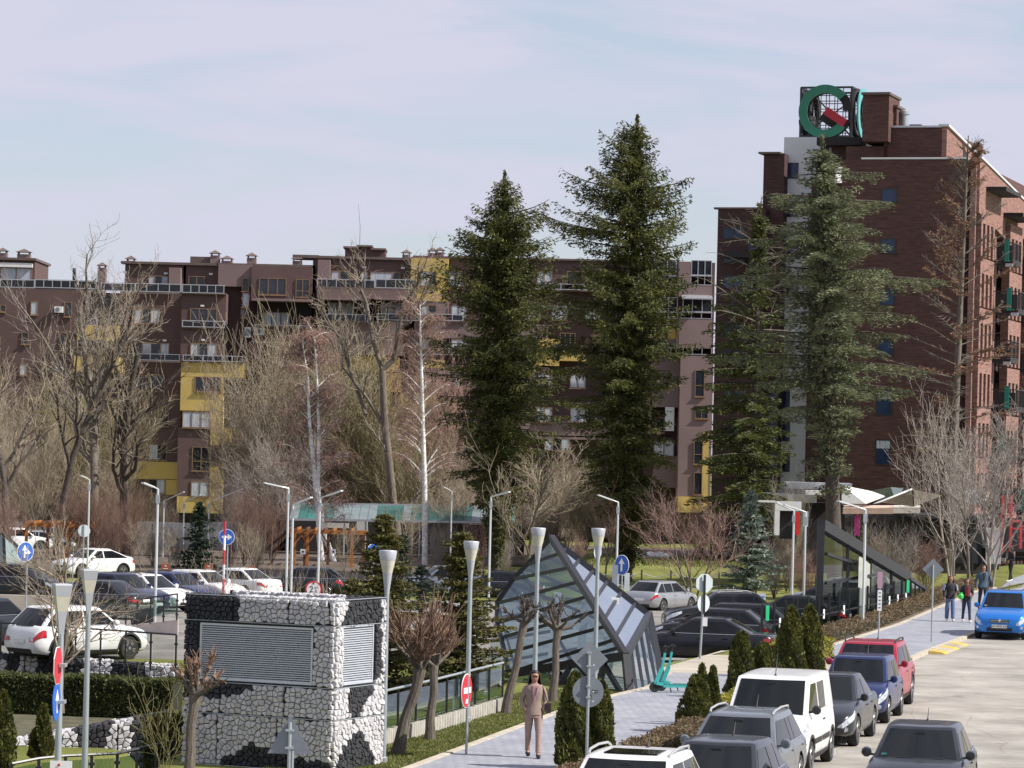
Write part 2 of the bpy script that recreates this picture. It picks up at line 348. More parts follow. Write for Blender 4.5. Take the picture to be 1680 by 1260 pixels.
def kx(Y): return 4.95+.2437*(Y-72) if Y < 105 else 13.0+.265*(Y-105)      # street kerb
def lx(Y):                                                             # inner edge of the pavement
    a = G(700, 1260); b = G(925, 1174); c = G(1002, 1150); d = G(1070, 1134); e = G(1345, 1093); f = G(1480, 1028); g = G(1640, 958)
    pts = [(0, a.x-a.y*.213), (a.y, a.x), (b.y, b.x), (c.y, c.x), (d.y, d.x), (97, 5.2), (101.5, e.x-.3), (f.y, f.x), (g.y, g.x), (300, g.x+.26*(300-g.y))]
    pts = sorted(pts); return float(np.interp(Y, [p[0] for p in pts], [p[1] for p in pts]))
drape('road', m_road, lambda Y: kx(Y)+.14, lambda Y: kx(Y)+22, 30, 330, 150, 4, .004-.0, 'pale worn asphalt road running uphill along the parked cars')
ob = bpy.data.objects['road']; ob.location.z = .006
for nm, lf, rf, y0, y1 in (('pavement', lx, kx, 40, 92.5), ('pavement', lx, kx, 101.5, 240)):
    drape(nm, m_paver, lf, rf, y0, y1, int((y1-y0)), 3, .10, 'blue grey paved footpath between lawn and parked cars')
drape('garage_lane', m_conc, lambda Y: 3.6+.25*(Y-92), lambda Y: kx(Y)+.2 if Y < 101.6 else xfence(Y)+.2, 92.5, 104.5, 16, 6, .03, 'cream concrete lane into the garage between thujas')
drape('car_park', m_lot, lambda Y: -34-.0*(Y), lambda Y: min(xfence(Y)-.9 if Y > 101.5 else 4.2+(Y-94)*.25, 30-(Y-159)*14 if Y > 159 else 99), 99.9, 176, 60, 60, .02, 'sunlit asphalt of the car park').location.z = .0
m_litter = M('leaf_litter', (.10, .075, .055), .95, var=.45, vs=1.2, detail=8, bump=.8, bs=20)
drape('leaf_litter', m_litter, lambda Y: -36, lambda Y: -1.5 if Y < 214 else 34, 184, 262, 60, 40, .05, 'brown leaf litter under the bare trees and shrubs')
m_cut = M('cutting_soil', (.085, .08, .045), .95, var=.4, vs=1.5, bump=.8, bs=20)
drape('soil_bank', m_cut, lambda Y: -34, lambda Y: -8.3, 73.5, 98.8, 40, 30, .03, 'dull olive soil of the sunken ground below the hedge')
drape('soil_bank', m_cut, lambda Y: -34, lambda Y: -7.4, 46, 70.2, 30, 20, .03, 'dull soil at the lower left corner before the gabion wall')
# kerbs along the footpath: single stones
kst = empty('kerb', (0, 0, 0)); tag(kst, 'row of cream kerb stones along the lawn edge of the footpath', kind='structure')
def stones(parent, fx, y0, y1, n, w, h, zoff=0, name='kerb_stone'):
    for i in range(n):
        a = y0+(y1-y0)*i/n; b = y0+(y1-y0)*(i+1)/n-.012
        pa = Vector((fx(a), a, gz(fx(a)+.4, a)+zoff)); pb = Vector((fx(b), b, gz(fx(b)+.4, b)+zoff))
        mb = MB(); mb.beam(pa+Vector((0, 0, h/2-.1)), pb+Vector((0, 0, h/2-.1)), w, h+.2+random.uniform(-.004, .004)); mb.build(name, m_kerb, parent)
stones(kst, lambda Y: lx(Y)-.07, 61, 92.5, 40, .16, .125)
stones(kst, lambda Y: lx(Y)-.07, 102, 165, 55, .18, .125)
kst2 = empty('kerb', (0, 0, 0)); tag(kst2, 'street kerb stones between parked cars and planting strip', kind='structure')
stones(kst2, lambda Y: kx(Y)+.07, 50, 92.5, 42, .16, .115)
stones(kst2, lambda Y: kx(Y)+.07, 101.7, 175, 70, .18, .115)
# planted soil strips
m_soil = M('mulch_soil', (.13, .1, .07), .95, var=.4, vs=6, bump=.8, bs=30)
drape('planting_strip', m_soil, lambda Y: kx(Y)-1.75, lambda Y: kx(Y)-.02, 44, 91.8, 40, 2, .125, 'brown planting strip between footpath and parked cars')
drape('planting_strip', m_soil, lambda Y: max(lx(Y)-1.9, xfence(Y)+.2), lambda Y: lx(Y)-.15, 103, 175, 50, 2, .04, 'brown planting strip along the glass fence')
m_yelp = M('speed_hump_yellow', (.5, .36, .09), .8, var=.2, vs=3)
hump = thing('kerb_ramp', 'yellow and grey striped rubber kerb ramp beside the street kerb', 'kerb ramp', (0, 0, 0))
for i in range(5):
    Y = 105.6+i*1.15; mb = MB(); x = kx(Y)+.3
    mb.prism([(x-.12, Y, .012), (x+.42, Y, .012), (x+.3, Y, .07), (x-.12, Y, .12)], (1.1*.26, 1.1, 0)); mb.build('ramp_block', m_yelp if i % 2 == 0 else m_conc, hump)
# concrete retaining stakes and low walls
m_pal = M('palisade_concrete', (.36, .34, .3), .9, var=.2, vs=3, bump=.4)
pw = thing('palisade_wall', 'low wall of upright concrete stakes between lawn and glass railing', 'retaining wall')
A = G(600, 1232, 0); B = G(700, 1205, 0); C = G(828, 1166, 0)
pal_pts = []
for i in range(64):
    t = i/63*2; p = A.lerp(B, t) if t < 1 else B.lerp(C, t-1); pal_pts.append(p)
for p in pal_pts:
    mb = MB(); mb.lathe([(.062, -.4), (.062, .30), (.05, .33)], 8, p+Vector((0, 0, random.uniform(-.01, .01)))); mb.build('stake', m_pal, pw, smooth=True)
grl = thing('glass_railing', 'grey glazed railing on the palisade wall behind the pollard trees', 'railing')
d = Vector((-.06, .12, 0)); g = [G(*q)+d for q in ((560, 1243), (618, 1228), (700, 1205), (765, 1185), (828, 1166))]
post = []
for i in range(12):
    t = i/11*3.999; k = int(t); post.append(g[k].lerp(g[k+1], t-k))
for i, p in enumerate(post):
    mb = MB(); mb.beam(p+Vector((0, 0, -.2)), p+Vector((0, 0, 1.12)), .045); mb.build('post', m_black, grl)
    if i < 11:
        q = post[i+1]; e = (q-p).normalized()*.06; mb = MB(); mb.quad(p+e+Vector((0, 0, .34)), q-e+Vector((0, 0, .34)), q-e+Vector((0, 0, 1.02)), p+e+Vector((0, 0, 1.02))); mb.build('glass_panel', m_rglass, grl)
mb = MB(); mb.tube([p+Vector((0, 0, 1.12)) for p in post], .028, 8); mb.build('handrail', m_galv, grl, smooth=True)
# ================================================================== BUILDINGS
def fb(mb, x0, y0, x1, y1, Yf, D):        # box with its front face over these picture bounds at depth Yf
    a = P(x0, (y0+y1)/2, Yf); b = P(x1, (y0+y1)/2, Yf); t = P((x0+x1)/2, y0, Yf); u = P((x0+x1)/2, y1, Yf)
    return mb.box(a.x, b.x, Yf, Yf+D, u.z, t.z)
def ext(x0, y0, x1, y1, Yf):
    return P(x0, (y0+y1)/2, Yf).x, P(x1, (y0+y1)/2, Yf).x, P((x0+x1)/2, y1, Yf).z, P((x0+x1)/2, y0, Yf).z
def wall(par, name, mat, rects, Yf, D, label=None):
    for r in rects:
        o = fb(MB(), *r, Yf, D).build(name, mat, par, world=True)
        if label: o['label'] = label
def window(par, x0, y0, x1, y1, Yf, n=2, curtain=None, mat=None, tr=None, name='window'):
    a, b, z0, z1 = ext(x0, y0, x1, y1, Yf); w = .065; mat = mat or m_wood
    f = MB(); y = Yf-.05; y2 = Yf+.02
    f.box(a, b, y, y2, z0, z0+w); f.box(a, b, y, y2, z1-w, z1); f.box(a, a+w, y, y2, z0+w, z1-w); f.box(b-w, b, y, y2, z0+w, z1-w)
    for i in range(1, n):
        c = a+(b-a)*i/n; f.box(c-w*.55, c+w*.55, y, y2, z0+w, z1-w)
    if tr: c = z0+(z1-z0)*tr; f.box(a+w, b-w, y+.004, y2, c-w*.5, c+w*.5)
    f.box(a-.06, b+.06, y-.08, y2, z0-.07, z0-.002)
    fr = f.build(name, mat, par, world=True)
    for i in range(n):
        c0 = a+(b-a)*i/n+w*.5; c1 = a+(b-a)*(i+1)/n-w*.5; cur = curtain and (curtain == 1 or (i % 2 == (curtain-2)))
        mb = MB(); mb.box(c0, c1, Yf-.015, Yf+.015, z0+w, z1-w); mb.build('pane', m_curtain if cur else m_winglass, fr, world=True)
def rail(par, x0, y0, x1, y1, Yf, n=4, ret=0):
    a, b, z0, z1 = ext(x0, y0, x1, y1, Yf); f = MB()
    f.box(a, b, Yf-.03, Yf+.03, z1-.06, z1); f.box(a, b, Yf-.03, Yf+.03, z0, z0+.06)
    for i in range(n+1):
        c = a+(b-a-.06)*i/n; f.box(c, c+.06, Yf-.034, Yf+.034, z0+.06, z1-.06)
    if ret:
        for e in (a, b): f.box(e-.03, e+.03, Yf+.04, Yf+ret, z1-.06, z1)
    o = f.build('railing', m_rail, par, world=True)
    mb = MB(); mb.box(a+.06, b-.06, Yf-.006, Yf+.006, z0+.08, z1-.08); mb.build('railing_glass', m_dglass, o, world=True)
def chimney(par, x0, y0, x1, y1, Yf, mat=None, cap=True):
    a, b, z0, z1 = ext(x0, y0, x1, y1, Yf); m = MB(); m.box(a, b, Yf, Yf+.9, z0-.6, z1-.35)
    for q in (a+.04, b-.12): m.box(q, q+.08, Yf+.1, Yf+.8, z1-.35, z1-.18)
    o = m.build('chimney', mat or m_brown2, par, world=True)
    if cap:
        c = MB(); mx = (a+b)/2; c.add([(a-.12, Yf-.12, z1-.18), (b+.12, Yf-.12, z1-.18), (b+.12, Yf+1.02, z1-.18), (a-.12, Yf+1.02, z1-.18), (mx, Yf+.45, z1+.12)], [(0, 1, 4), (1, 2, 4), (2, 3, 4), (3, 0, 4), (3, 2, 1, 0)])
        c.build('chimney_cap', m_roof, o, world=True)
def acunit(par, x0, y0, x1, y1, Yf):
    a, b, z0, z1 = ext(x0, y0, x1, y1, Yf); m = MB(); m.box(a, b, Yf-.4, Yf-.04, z0, z1)
    o = m.build('air_conditioner', m_white, par, world=True)
    r = (z1-z0)*.36; f = MB(); f.lathe([(r, 0), (r, .02), (r*.3, .03), (0.001, .03)], 14, ((a+b)/2-.08, Yf-.43, (z0+z1)/2), 'Y'); f.build('fan_grille', m_signback, o, world=True)
Yb = 276.0
ab = thing('apartment_building', 'long brown and yellow apartment building with balconies and flat roofs behind the bare trees', 'apartment building', (-12, Yb+5, -1.6))
# main volumes
wall(ab, 'wall', m_brown, [(200, 432, 300, 880), (296, 433, 512, 880), (508, 423, 676, 880), (672, 425, 1168, 880)], Yb, 14)
wall(ab, 'wall', m_brown, [(197, 479, 297, 890)], Yb-1.6, 1.6)
wall(ab, 'wall', m_brown, [(297, 481, 370, 593)], Yb-3, 3, 'upper brown half of the corner tower')
wall(ab, 'wall', m_brown, [(291, 702, 346, 815), (345, 760, 352, 815)], Yb-3.05, 3.05)
wall(ab, 'yellow_panel', m_yellow, [(297, 594, 400, 619), (296, 619, 366, 674), (346, 674, 366, 703), (345, 703, 397, 731), (344, 760, 365, 815), (290, 815, 364, 842)], Yb-3.1, 3.1)
wall(ab, 'wall', m_brown, [(366, 645, 397, 703), (364, 764, 394, 792), (364, 815, 396, 880)], Yb-2.2, 2.2)
wall(ab, 'recess_shade', m_dark, [(366, 619, 399, 645), (364, 731, 396, 764), (364, 792, 396, 815), (291, 842, 364, 880)], Yb-1.0, 1)  # solid near-black blocks, balcony shade put into their colour
wall(ab, 'yellow_panel', m_yellow, [(186, 757, 291, 786), (271, 786, 291, 812), (674, 424, 735, 494), (640, 644, 716, 668), (486, 584, 655, 610), (630, 610, 656, 785), (905, 578, 962, 592), (1060, 540, 1115, 556), (880, 556, 918, 600)], Yb-1.75, 1.75)
wall(ab, 'wall', m_brown, [(412, 437, 512, 495), (412, 536, 512, 562), (404, 562, 470, 600), (404, 640, 470, 690), (404, 740, 470, 790)], Yb-1.5, 1.5)
wall(ab, 'wall', m_brown2, [(520, 474, 682, 490), (520, 528, 660, 582)], Yb-2.6, 2.6)
wall(ab, 'wall', m_brown2, [(680, 494, 735, 520), (680, 530, 900, 556), (680, 600, 900, 640), (780, 690, 1010, 716), (1010, 600, 1070, 690), (870, 465, 1045, 478), (880, 716, 1090, 722), (1068, 556, 1114, 668), (1072, 748, 1113, 800)], Yb-1.7, 1.7)
wall(ab, 'wall', m_brown2, [(1114, 470, 1168, 487), (1114, 524, 1168, 571), (1114, 584, 1168, 815), (1114, 430, 1133, 470)], Yb-3.4, 3.4)
wall(ab, 'yellow_panel', m_yellow, [(1152, 710, 1162, 815), (1112, 815, 1160, 841)], Yb-3.45, 3.45)
wall(ab, 'wall', m_brown2, [(277, 439, 296, 478), (358, 434, 412, 470), (521, 426, 541, 474), (673, 424, 676, 474)], Yb-1.2, 1.2)
wall(ab, 'parapet', m_roof, [(198, 430, 358, 434), (356, 433, 512, 437), (506, 421, 676, 425), (674, 422, 740, 425), (740, 425, 1168, 428)], Yb-.3, 1.6)
wall(ab, 'recess_shade', m_dark, [(418, 495, 506, 536), (521, 491, 676, 528), (600, 474, 614, 600), (1045, 487, 1112, 520), (1050, 426, 1112, 466)], Yb-.6, .7)  # dark blocks painted as the shade under slabs and awnings
# balcony slabs
wall(ab, 'slab', m_roof, [(197, 479, 297, 482), (297, 480, 371, 483), (297, 536, 370, 539), (297, 592, 400, 595), (518, 472, 682, 475), (518, 526, 660, 529), (412, 560, 512, 563), (412, 534, 512, 537), (197, 591, 297, 594), (1112, 521, 1168, 524), (1090, 582, 1168, 585), (1112, 468, 1168, 471)], Yb-3.3, .4)
for r in [(299, 467, 368, 481, 5), (299, 526, 369, 537, 4), (300, 583, 398, 593, 6)]: rail(ab, *r[:4], Yb-3.32, r[4], .3)
for r in [(222, 465, 297, 479, 4), (198, 580, 295, 591, 4), (165, 464, 222, 478, 3)]: rail(ab, *r[:4], Yb-1.85, r[4], .3)
for r in [(520, 458, 615, 473, 6), (616, 458, 682, 473, 4), (534, 515, 600, 528, 4), (618, 515, 712, 526, 5), (418, 533, 508, 537, 2), (1048, 452, 1112, 466, 4), (1133, 452, 1168, 468, 3), (1088, 570, 1113, 582, 2)]: rail(ab, *r[:4], Yb-2.55, r[4], 1.5)
for r in [(1050, 511, 1112, 523, 4), (1117, 512, 1168, 523, 3), (1120, 570, 1168, 582, 3), (910, 565, 943, 577, 2), (960, 686, 1000, 694, 2)]: rail(ab, *r[:4], Yb-3.35, r[4], 1.5)
for r in [(366, 634, 392, 644, 2), (365, 757, 394, 765, 2), (364, 812, 394, 818, 2)]: rail(ab, *r[:4], Yb-2.3, r[4])
# windows: (x0,y0,x1,y1,depth offset,mullions,curtain,transom)
for w in [(243, 452, 276, 478, -.03, 3, 2, 0), (309, 453, 336, 478, -.03, 2, 0, 0), (312, 506, 356, 530, -3.02, 3, 0, 0), (312, 563, 356, 586, -3.02, 3, 2, 0),
          (320, 618, 363, 643, -3.12, 3, 0, 0), (299, 675, 346, 702, -3.12, 3, 1, 0), (363, 677, 392, 703, -2.22, 2, 3, 0), (315, 733, 345, 773, -3.07, 2, 0, .4), (345, 733, 361, 758, -3.07, 1, 0, 0), (313, 789, 343, 815, -3.07, 2, 1, 0),
          (218, 506, 262, 531, -1.62, 3, 2, 0), (218, 562, 278, 590, -1.62, 4, 3, 0), (210, 615, 270, 642, -1.62, 4, 0, 0), (208, 642, 228, 656, -1.62, 1, 0, 0), (262, 675, 277, 700, -1.62, 1, 0, 0), (222, 677, 240, 700, -1.62, 1, 0, 0), (244, 729, 274, 755, -1.62, 2, 2, 0), (243, 786, 271, 810, -1.77, 2, 3, 0),
          (397, 456, 409, 478, -1.25, 1, 0, 0), (397, 480, 409, 504, -1.25, 1, 1, 0), (395, 505, 408, 522, -1.25, 1, 0, 0), (394, 560, 405, 578, -.05, 1, 0, 0),
          (425, 456, 470, 484, -1.52, 3, 0, 0), (485, 458, 508, 488, -1.52, 2, 0, .35), (430, 512, 476, 533, -.62, 3, 1, 0),
          (543, 444, 573, 472, -.04, 2, 2, 0), (592, 446, 603, 472, -.04, 1, 1, 0), (607, 446, 645, 472, -.04, 1, 1, 0), (645, 446, 657, 472, -.04, 1, 0, 0), (538, 496, 582, 522, -.64, 3, 1, 0), (624, 496, 658, 522, -.64, 3, 1, 0),
          (1140, 607, 1156, 651, -3.42, 1, 0, .42), (1140, 665, 1162, 687, -3.42, 2, 0, 0), (1138, 723, 1153, 762, -3.47, 1, 0, .42), (1138, 775, 1152, 812, -3.47, 1, 0, 0), (1072, 722, 1106, 749, -1.72, 2, 1, 0), (1075, 685, 1090, 710, -1.72, 1, 0, 0), (918, 546, 944, 576, -1.72, 3, 0, 0),
          (893, 718, 935, 740, -1.76, 3, 2, 0), (960, 666, 1000, 690, -1.72, 3, 0, 0), (655, 668, 690, 690, -1.6, 2, 0, 0), (1060, 604, 1080, 640, -1.72, 1, 0, 0), (1108, 543, 1113, 571, -1.72, 1, 1, 0), (420, 612, 455, 634, -.03, 2, 0, 0), (420, 700, 455, 724, -.03, 2, 0, 0)]:
    window(ab, *w[:4], Yb+w[4], w[5], w[6], tr=w[7] or None)
for yy, xx in ((445, (690, 735, 880, 930, 985)), (500, (690, 740, 860, 905, 960, 1010)), (556, (690, 740, 800, 985)), (612, (470, 530, 690, 745, 880, 935, 1000)), (668, (470, 540, 700, 760, 880, 935)), (724, (470, 530, 590, 700, 760, 830)), (780, (480, 545, 700, 760, 840, 900))):
    for q in xx: window(ab, q, yy, q+26, yy+25, Yb-(1.76 if q > 670 else .05), 2, (q // 7) % 4)
for r in [(690, 515, 760, 526, 4), (860, 466, 1040, 476, 9), (690, 571, 760, 582, 3), (690, 690, 780, 700, 4)]: rail(ab, *r[:4], Yb-2.2, r[4], .4)
wall(ab, 'yellow_panel', m_yellow, [(655, 724, 700, 760), (690, 590, 730, 604)], Yb-1.74, 1.7)
for r in [(1050, 487, 1112, 512, 4), (1120, 490, 1168, 512, 3), (1050, 427, 1110, 452, 4), (1134, 427, 1168, 452, 3)]: window(ab, *r[:4], Yb-(2.2 if r[0] < 1115 else 3.2), r[4], 0, m_rail, name='glazed_balcony')
mb = MB()
a_, b_, z0_, z1_ = ext(1118, 484, 1168, 490, Yb-3.4); mb.add([(a_, Yb-4.6, z0_), (b_, Yb-4.6, z0_), (b_, Yb-3.4, z1_), (a_, Yb-3.4, z1_), (a_, Yb-4.6, z0_-.1), (b_, Yb-4.6, z0_-.1), (b_, Yb-3.4, z1_-.1), (a_, Yb-3.4, z1_-.1)], [(0, 1, 2, 3), (7, 6, 5, 4), (0, 4, 5, 1), (1, 5, 6, 2), (2, 6, 7, 3), (3, 7, 4, 0)]); mb.build('glass_awning', m_rail, ab, world=True)
wall(ab, 'louvre', m_white, [(1091, 668, 1106, 707)], Yb-1.75, .1)
wall(ab, 'awning', m_brown2, [(414, 490, 512, 494), (522, 489, 600, 492), (614, 489, 680, 492)], Yb-3.9, 2.3)
for a in [(403, 537, 412, 554), (417, 538, 434, 550), (603, 478, 612, 490)]: acunit(ab, *a, Yb-1.5)
for c in [(160, 432, 173, 478), (207, 421, 221, 432), (345, 412, 360, 433), (363, 421, 381, 434), (405, 416, 420, 436), (660, 411, 673, 424), (703, 408, 716, 426), (715, 407, 728, 426), (480, 421, 495, 436)]: chimney(ab, *c, Yb+1.5 if c[0] > 180 else Yb-1.5)
wall(ab, 'plant_room', m_roof, [(312, 421, 345, 434)], Yb+2, 3); wall(ab, 'plant_room', m_brown, [(566, 407, 588, 424), (588, 406, 608, 424), (608, 410, 632, 424)], Yb+2, 3)
wall(ab, 'plant_room_roof', m_roof, [(563, 404, 588, 407), (585, 402, 611, 405), (608, 407, 633, 410), (480, 418, 523, 423)], Yb+1.6, 3.8)
mb = MB(); p = P(590, 406, Yb+3); mb.tube([p, P(591, 372, Yb+3), P(588, 335, Yb+3)], [.05, .035, .02], 5); mb.build('antenna', m_rail, ab, world=True)
for q in ((332, 500), (333, 556), (272, 447), (346, 448), (223, 555), (270, 557), (598, 437), (661, 438), (205, 445)):      # small white lamps over the balcony doors
    wall(ab, 'wall_lamp', m_white, [(q[0]-3, q[1], q[0]+3, q[1]+3)], Yb-(3.1 if 320 < q[0] < 340 else 1.7 if q[1] > 500 else .1), .1)
# left wing
lw = thing('apartment_wing', 'plain brown apartment wing with roof terrace at the left edge of the picture', 'apartment building', (-38, 284, -1.6))
Yw = 272
wall(lw, 'wall', m_brown, [(-60, 473, 127, 890)], Yw, 14); wall(lw, 'wall', m_brown, [(126, 480, 200, 890)], Yw+2.4, 12)
wall(lw, 'penthouse', m_brown, [(-60, 425, 57, 473)], Yw+3, 8); wall(lw, 'penthouse_roof', m_roof, [(-60, 422, 59, 426)], Yw+2.6, 9)
wall(lw, 'blind', m_white, [(-20, 431, 53, 438)], Yw+2.7, .4); window(lw, 0, 439, 53, 462, Yw+2.98, 2, 1)
wall(lw, 'terrace_screen', m_dark, [(57, 461, 160, 480)], Yw+1.5, .3); wall(lw, 'roof_post', m_dark, [(119, 440, 124, 462)], Yw+3, .3)
rail(lw, 0, 458, 57, 472, Yw+.1, 3); rail(lw, 57, 459, 158, 473, Yw+.1, 7)
wall(lw, 'recess_shade', m_dark, [(128, 488, 192, 534), (121, 558, 195, 588), (121, 610, 195, 650)], Yw+1.9, .6)  # dark blocks stand in for shade inside the wing's balconies
wall(lw, 'yellow_panel', m_yellow, [(127, 534, 193, 558), (121, 585, 195, 610)], Yw-.9, 3)
rail(lw, 128, 522, 160, 534, Yw-.8, 3); rail(lw, 125, 638, 160, 648, Yw-.8, 3)
for w in [(50, 494, 62, 517), (105, 495, 118, 520), (35, 545, 47, 565), (32, 597, 44, 616), (98, 545, 110, 572), (0, 500, 10, 512), (60, 650, 74, 675), (0, 600, 9, 620)]: window(lw, *w, Yw-.03, 1, 1 if w[0] in (50, 32) else 0)
for a in [(90, 503, 104, 513), (92, 602, 108, 614)]: acunit(lw, *a, Yw)
for c in [(-4, 408, 11, 426), (28, 410, 49, 426)]: chimney(lw, *c, Yw+4)
# -------------------------------------------------- brick office building on the right
TH = R(-18); Yn = 200.0
Cn = P(1588, 500, Yn); Cn.z = 0
bb = thing('brick_building', 'tall dark red brick building with sloping gable roof and rooftop sign at the right', 'office building', (Cn.x, Cn.y, -1), TH)
fu = Vector((math.cos(TH), math.sin(TH), 0)); bk = Vector((-math.sin(TH), math.cos(TH), 0))
# local frame: +x along the facade to the right, +y away (depth). (lf) front-plane picture point -> local x,z at local depth yl
def bl(px, py, yl=0.0):
    o = Vector((0, 0, H)); d = P(px, py, 100)-o; p0 = Vector((Cn.x, Cn.y, 0))+bk*yl
    p = o+d*((p0-o).dot(bk)/d.dot(bk)); q = p-Vector((Cn.x, Cn.y, -1)); return q.dot(fu), q.z
def bbox(mb, x0, y0, x1, y1, yl, D, zb=None):
    ym = (y0+y1)/2; a = bl(x0, ym, yl)[0]; b = bl(x1, ym, yl)[0]; t = bl((x0+x1)/2, y0, yl)[1]; u = bl((x0+x1)/2, y1, yl)[1] if zb is None else zb
    return mb.box(a, b, yl, yl+D, u, t)
def bwall(name, mat, r, yl, D, zb=None, par=None): return bbox(MB(), *r, yl, D, zb).build(name, mat, par or bb)
bwall('wall', m_brickR, (1375, 262, 1587, 850), 0, 22, 0)
xa, za = bl(1375, 262); xb, zb_ = bl(1415, 258)
bwall('coping', m_white, (1413, 258, 1588, 261), -.08, .5); 
bwall('wall', m_brickR, (1388, 240, 1456, 264), 2.5, 12); bwall('wall', m_brickR, (1450, 208, 1545, 264), 2.5, 14)
bwall('coping', m_rail, (1449, 206, 1545, 209), 2.4, .5)
bwall('chimney', m_brickR, (1415, 153, 1458, 232), 1.6, 3.2); bwall('chimney', m_brickR, (1457, 175, 1471, 215), 3, 2)
bwall('chimney_cap', m_roof, (1413, 151, 1460, 155), 1.4, 3.6); bwall('chimney_cap', m_roof, (1456, 172, 1473, 176), 2.8, 2.4)
x, z = bl(1484, 208, 4); m = MB(); m.lathe([(.24, z-.5), (.24, z+.75), (.3, z+.75), (.3, z+.95), (.05, z+1.02)], 14, (x, 4, 0)); m.build('flue', m_galv, bb, smooth=True)
bwall('roof_hatch', m_roof, (1492, 204, 1511, 208), 5, 1)
# stair-stepped left side
bwall('white_tower', m_whitewall, (1279, 225, 1345, 850), 6, 9, 0); bwall('white_tower', m_whitewall, (1360, 226, 1392, 262), 5, 2)
bwall('roof_band', m_dark, (1340, 225, 1412, 238), 3.4, 6)
bwall('penthouse_wall', m_brickD, (1364, 240, 1392, 262), 4, 5)
bwall('wall', m_brickD, (1246, 252, 1280, 850), 5, 10, 0); bwall('chimney_cap', m_roof, (1244, 249, 1280, 252), 4.8, 3)
bwall('wall', m_brickD, (1172, 342, 1250, 850), 4, 14, 0); bwall('coping', m_roof, (1171, 340, 1250, 343), 3.9, .5)
bwall('wall', m_brickD, (1325, 300, 1380, 850), 3, 8, 0)
m_blueg = M('blue_curtain_glass', (.012, .022, .05), .15, spec=.4, var=.5, vs=.6, c2=(.03, .06, .14))
def bwin(r, yl, n=1, mat=m_black, tr=0, lab=None, light=0):
    ym = (r[1]+r[3])/2; a = bl(r[0], ym, yl)[0]; b = bl(r[2], ym, yl)[0]; t = bl((r[0]+r[2])/2, r[1], yl)[1]; u = bl((r[0]+r[2])/2, r[3], yl)[1]
    f = MB(); w = .07; f.box(a, b, yl-.04, yl+.03, u, u+w); f.box(a, b, yl-.04, yl+.03, t-w, t); f.box(a, a+w, yl-.04, yl+.03, u+w, t-w); f.box(b-w, b, yl-.04, yl+.03, u+w, t-w)
    for i in range(1, n): c = a+(b-a)*i/n; f.box(c-w/2, c+w/2, yl-.04, yl+.03, u+w, t-w)
    if tr: c = u+(t-u)*tr; f.box(a+w, b-w, yl-.036, yl+.03, c-w/2, c+w/2)
    o = f.build('window', mat, bb)
    for i in range(n): m = MB(); m.box(a+(b-a)*i/n+w/2, a+(b-a)*(i+1)/n-w/2, yl-.012, yl+.02, u+w, t-w); m.build('pane', m_blueg, o)
    if light: m = MB(); m.box(a+w, b-w, yl-.018, yl-.013, t-(t-u)*.35, t-w); m.build('blind', m_curtain, o)
for i, y in enumerate((309, 391, 475, 558, 640, 721)):
    x0 = 1446-i*2; h = (24, 25, 26, 27, 42, 42)[i]; bwin((x0, y, x0+26, y+h), 0, 1, light=(i > 3))
for y in (267, 330, 395, 460): bwin((1288, y, 1310, y+26), 6, 1)
for y in (385, 420, 455): bwin((1228, y, 1258, y+28), 4 if y else 0, 2)
for y in (372, 412, 452, 530, 575, 640, 700): bwin((1186, y, 1222, y+20), 4, 2)
for y in (640, 690, 740): bwin((1262, y, 1276, y+40), 5, 1); bwin((1283, y, 1296, y+34), 6, 1)
for y in (412, 500): m = bwall('dark_balcony', m_dark, (1184, y, 1236, y+10), 2.8, 1.2)
# lit side face: local x = 0 plane, running away along +y
m_green = M('green_panel', (.01, .2, .15), .5)
def rows_side():
    Ln = 46.0; zt = bl(1588, 260)[1]
    m = MB(); zr = bl(1545, 208, 2.5)[1]
    m.prism([(.02, 0, zt-.05), (.02, 40, zt-3.9), (.02, 40, 0), (.02, 0, 0)], (-.35, 0, 0)); m.build('gable_wall', m_brickD, bb)
    top = lambda y: zt-.2 if y < 1 else zr-.3-(y-2.5)*(zr-.3-(zt-8.5))/Ln
    return Ln, zt, zr
Ln, zt, zr = rows_side()
def slopez(y): return zt+.02-y*.082
m = MB(); m.prism([(0.03, -.02, zt-3.2), (.03, -.02, zt+.02), (.03, 40, slopez(40)), (.03, 40, slopez(40)-4.0)], (.5, 0, 0)); m.build('gable_face', m_brickP, bb)
xu = bl(1545, 235, 2.5)[0]
m = MB(); m.prism([(.3, -.05, slopez(0)+.02), (.62, -.05, slopez(0)+.02), (.62, 40.5, slopez(40.5)+.02), (.3, 40.5, slopez(40.5)+.02)], (0, 0, .12)); m.build('sloping_coping', m_whitewall, bb)
m = MB(); m.prism([(xu+.01, 2.48, zt-.3), (xu+.01, 2.48, zr), (xu+.01, 34, zr-31.5*.082), (xu+.01, 34, zt-4)], (.3, 0, 0)); m.build('upper_gable_face', m_brickP, bb)
m = MB(); m.prism([(xu-.2, 2.4, zr+.02), (xu+.45, 2.4, zr+.02), (xu+.45, 34.5, zr-32*.082+.02), (xu-.2, 34.5, zr-32*.082+.02)], (0, 0, .14)); m.build('sloping_coping', m_whitewall, bb)
for (y, z_, hh_) in ((8, zt+.0, 1.2), (10.5, zt-.1, .7), (13.5, zt-.2, .5)): m = MB(); m.box(xu+.312, xu+.34, y, y+1.1, z_, z_+hh_); m.build('window', m_dark, bb)
m_skl = M('skylight', (.3, .38, .4), .2, var=.1)
m = MB(); m.prism([(xu+.4, 12, slopez(12)+1.2), (.28, 12, slopez(12)+.05), (.28, 40, slopez(40)+.05), (xu+.4, 40, slopez(40)+1.2)], (0, 0, .1)); m.build('glass_roof', m_skl, bb)
FH = 3.0
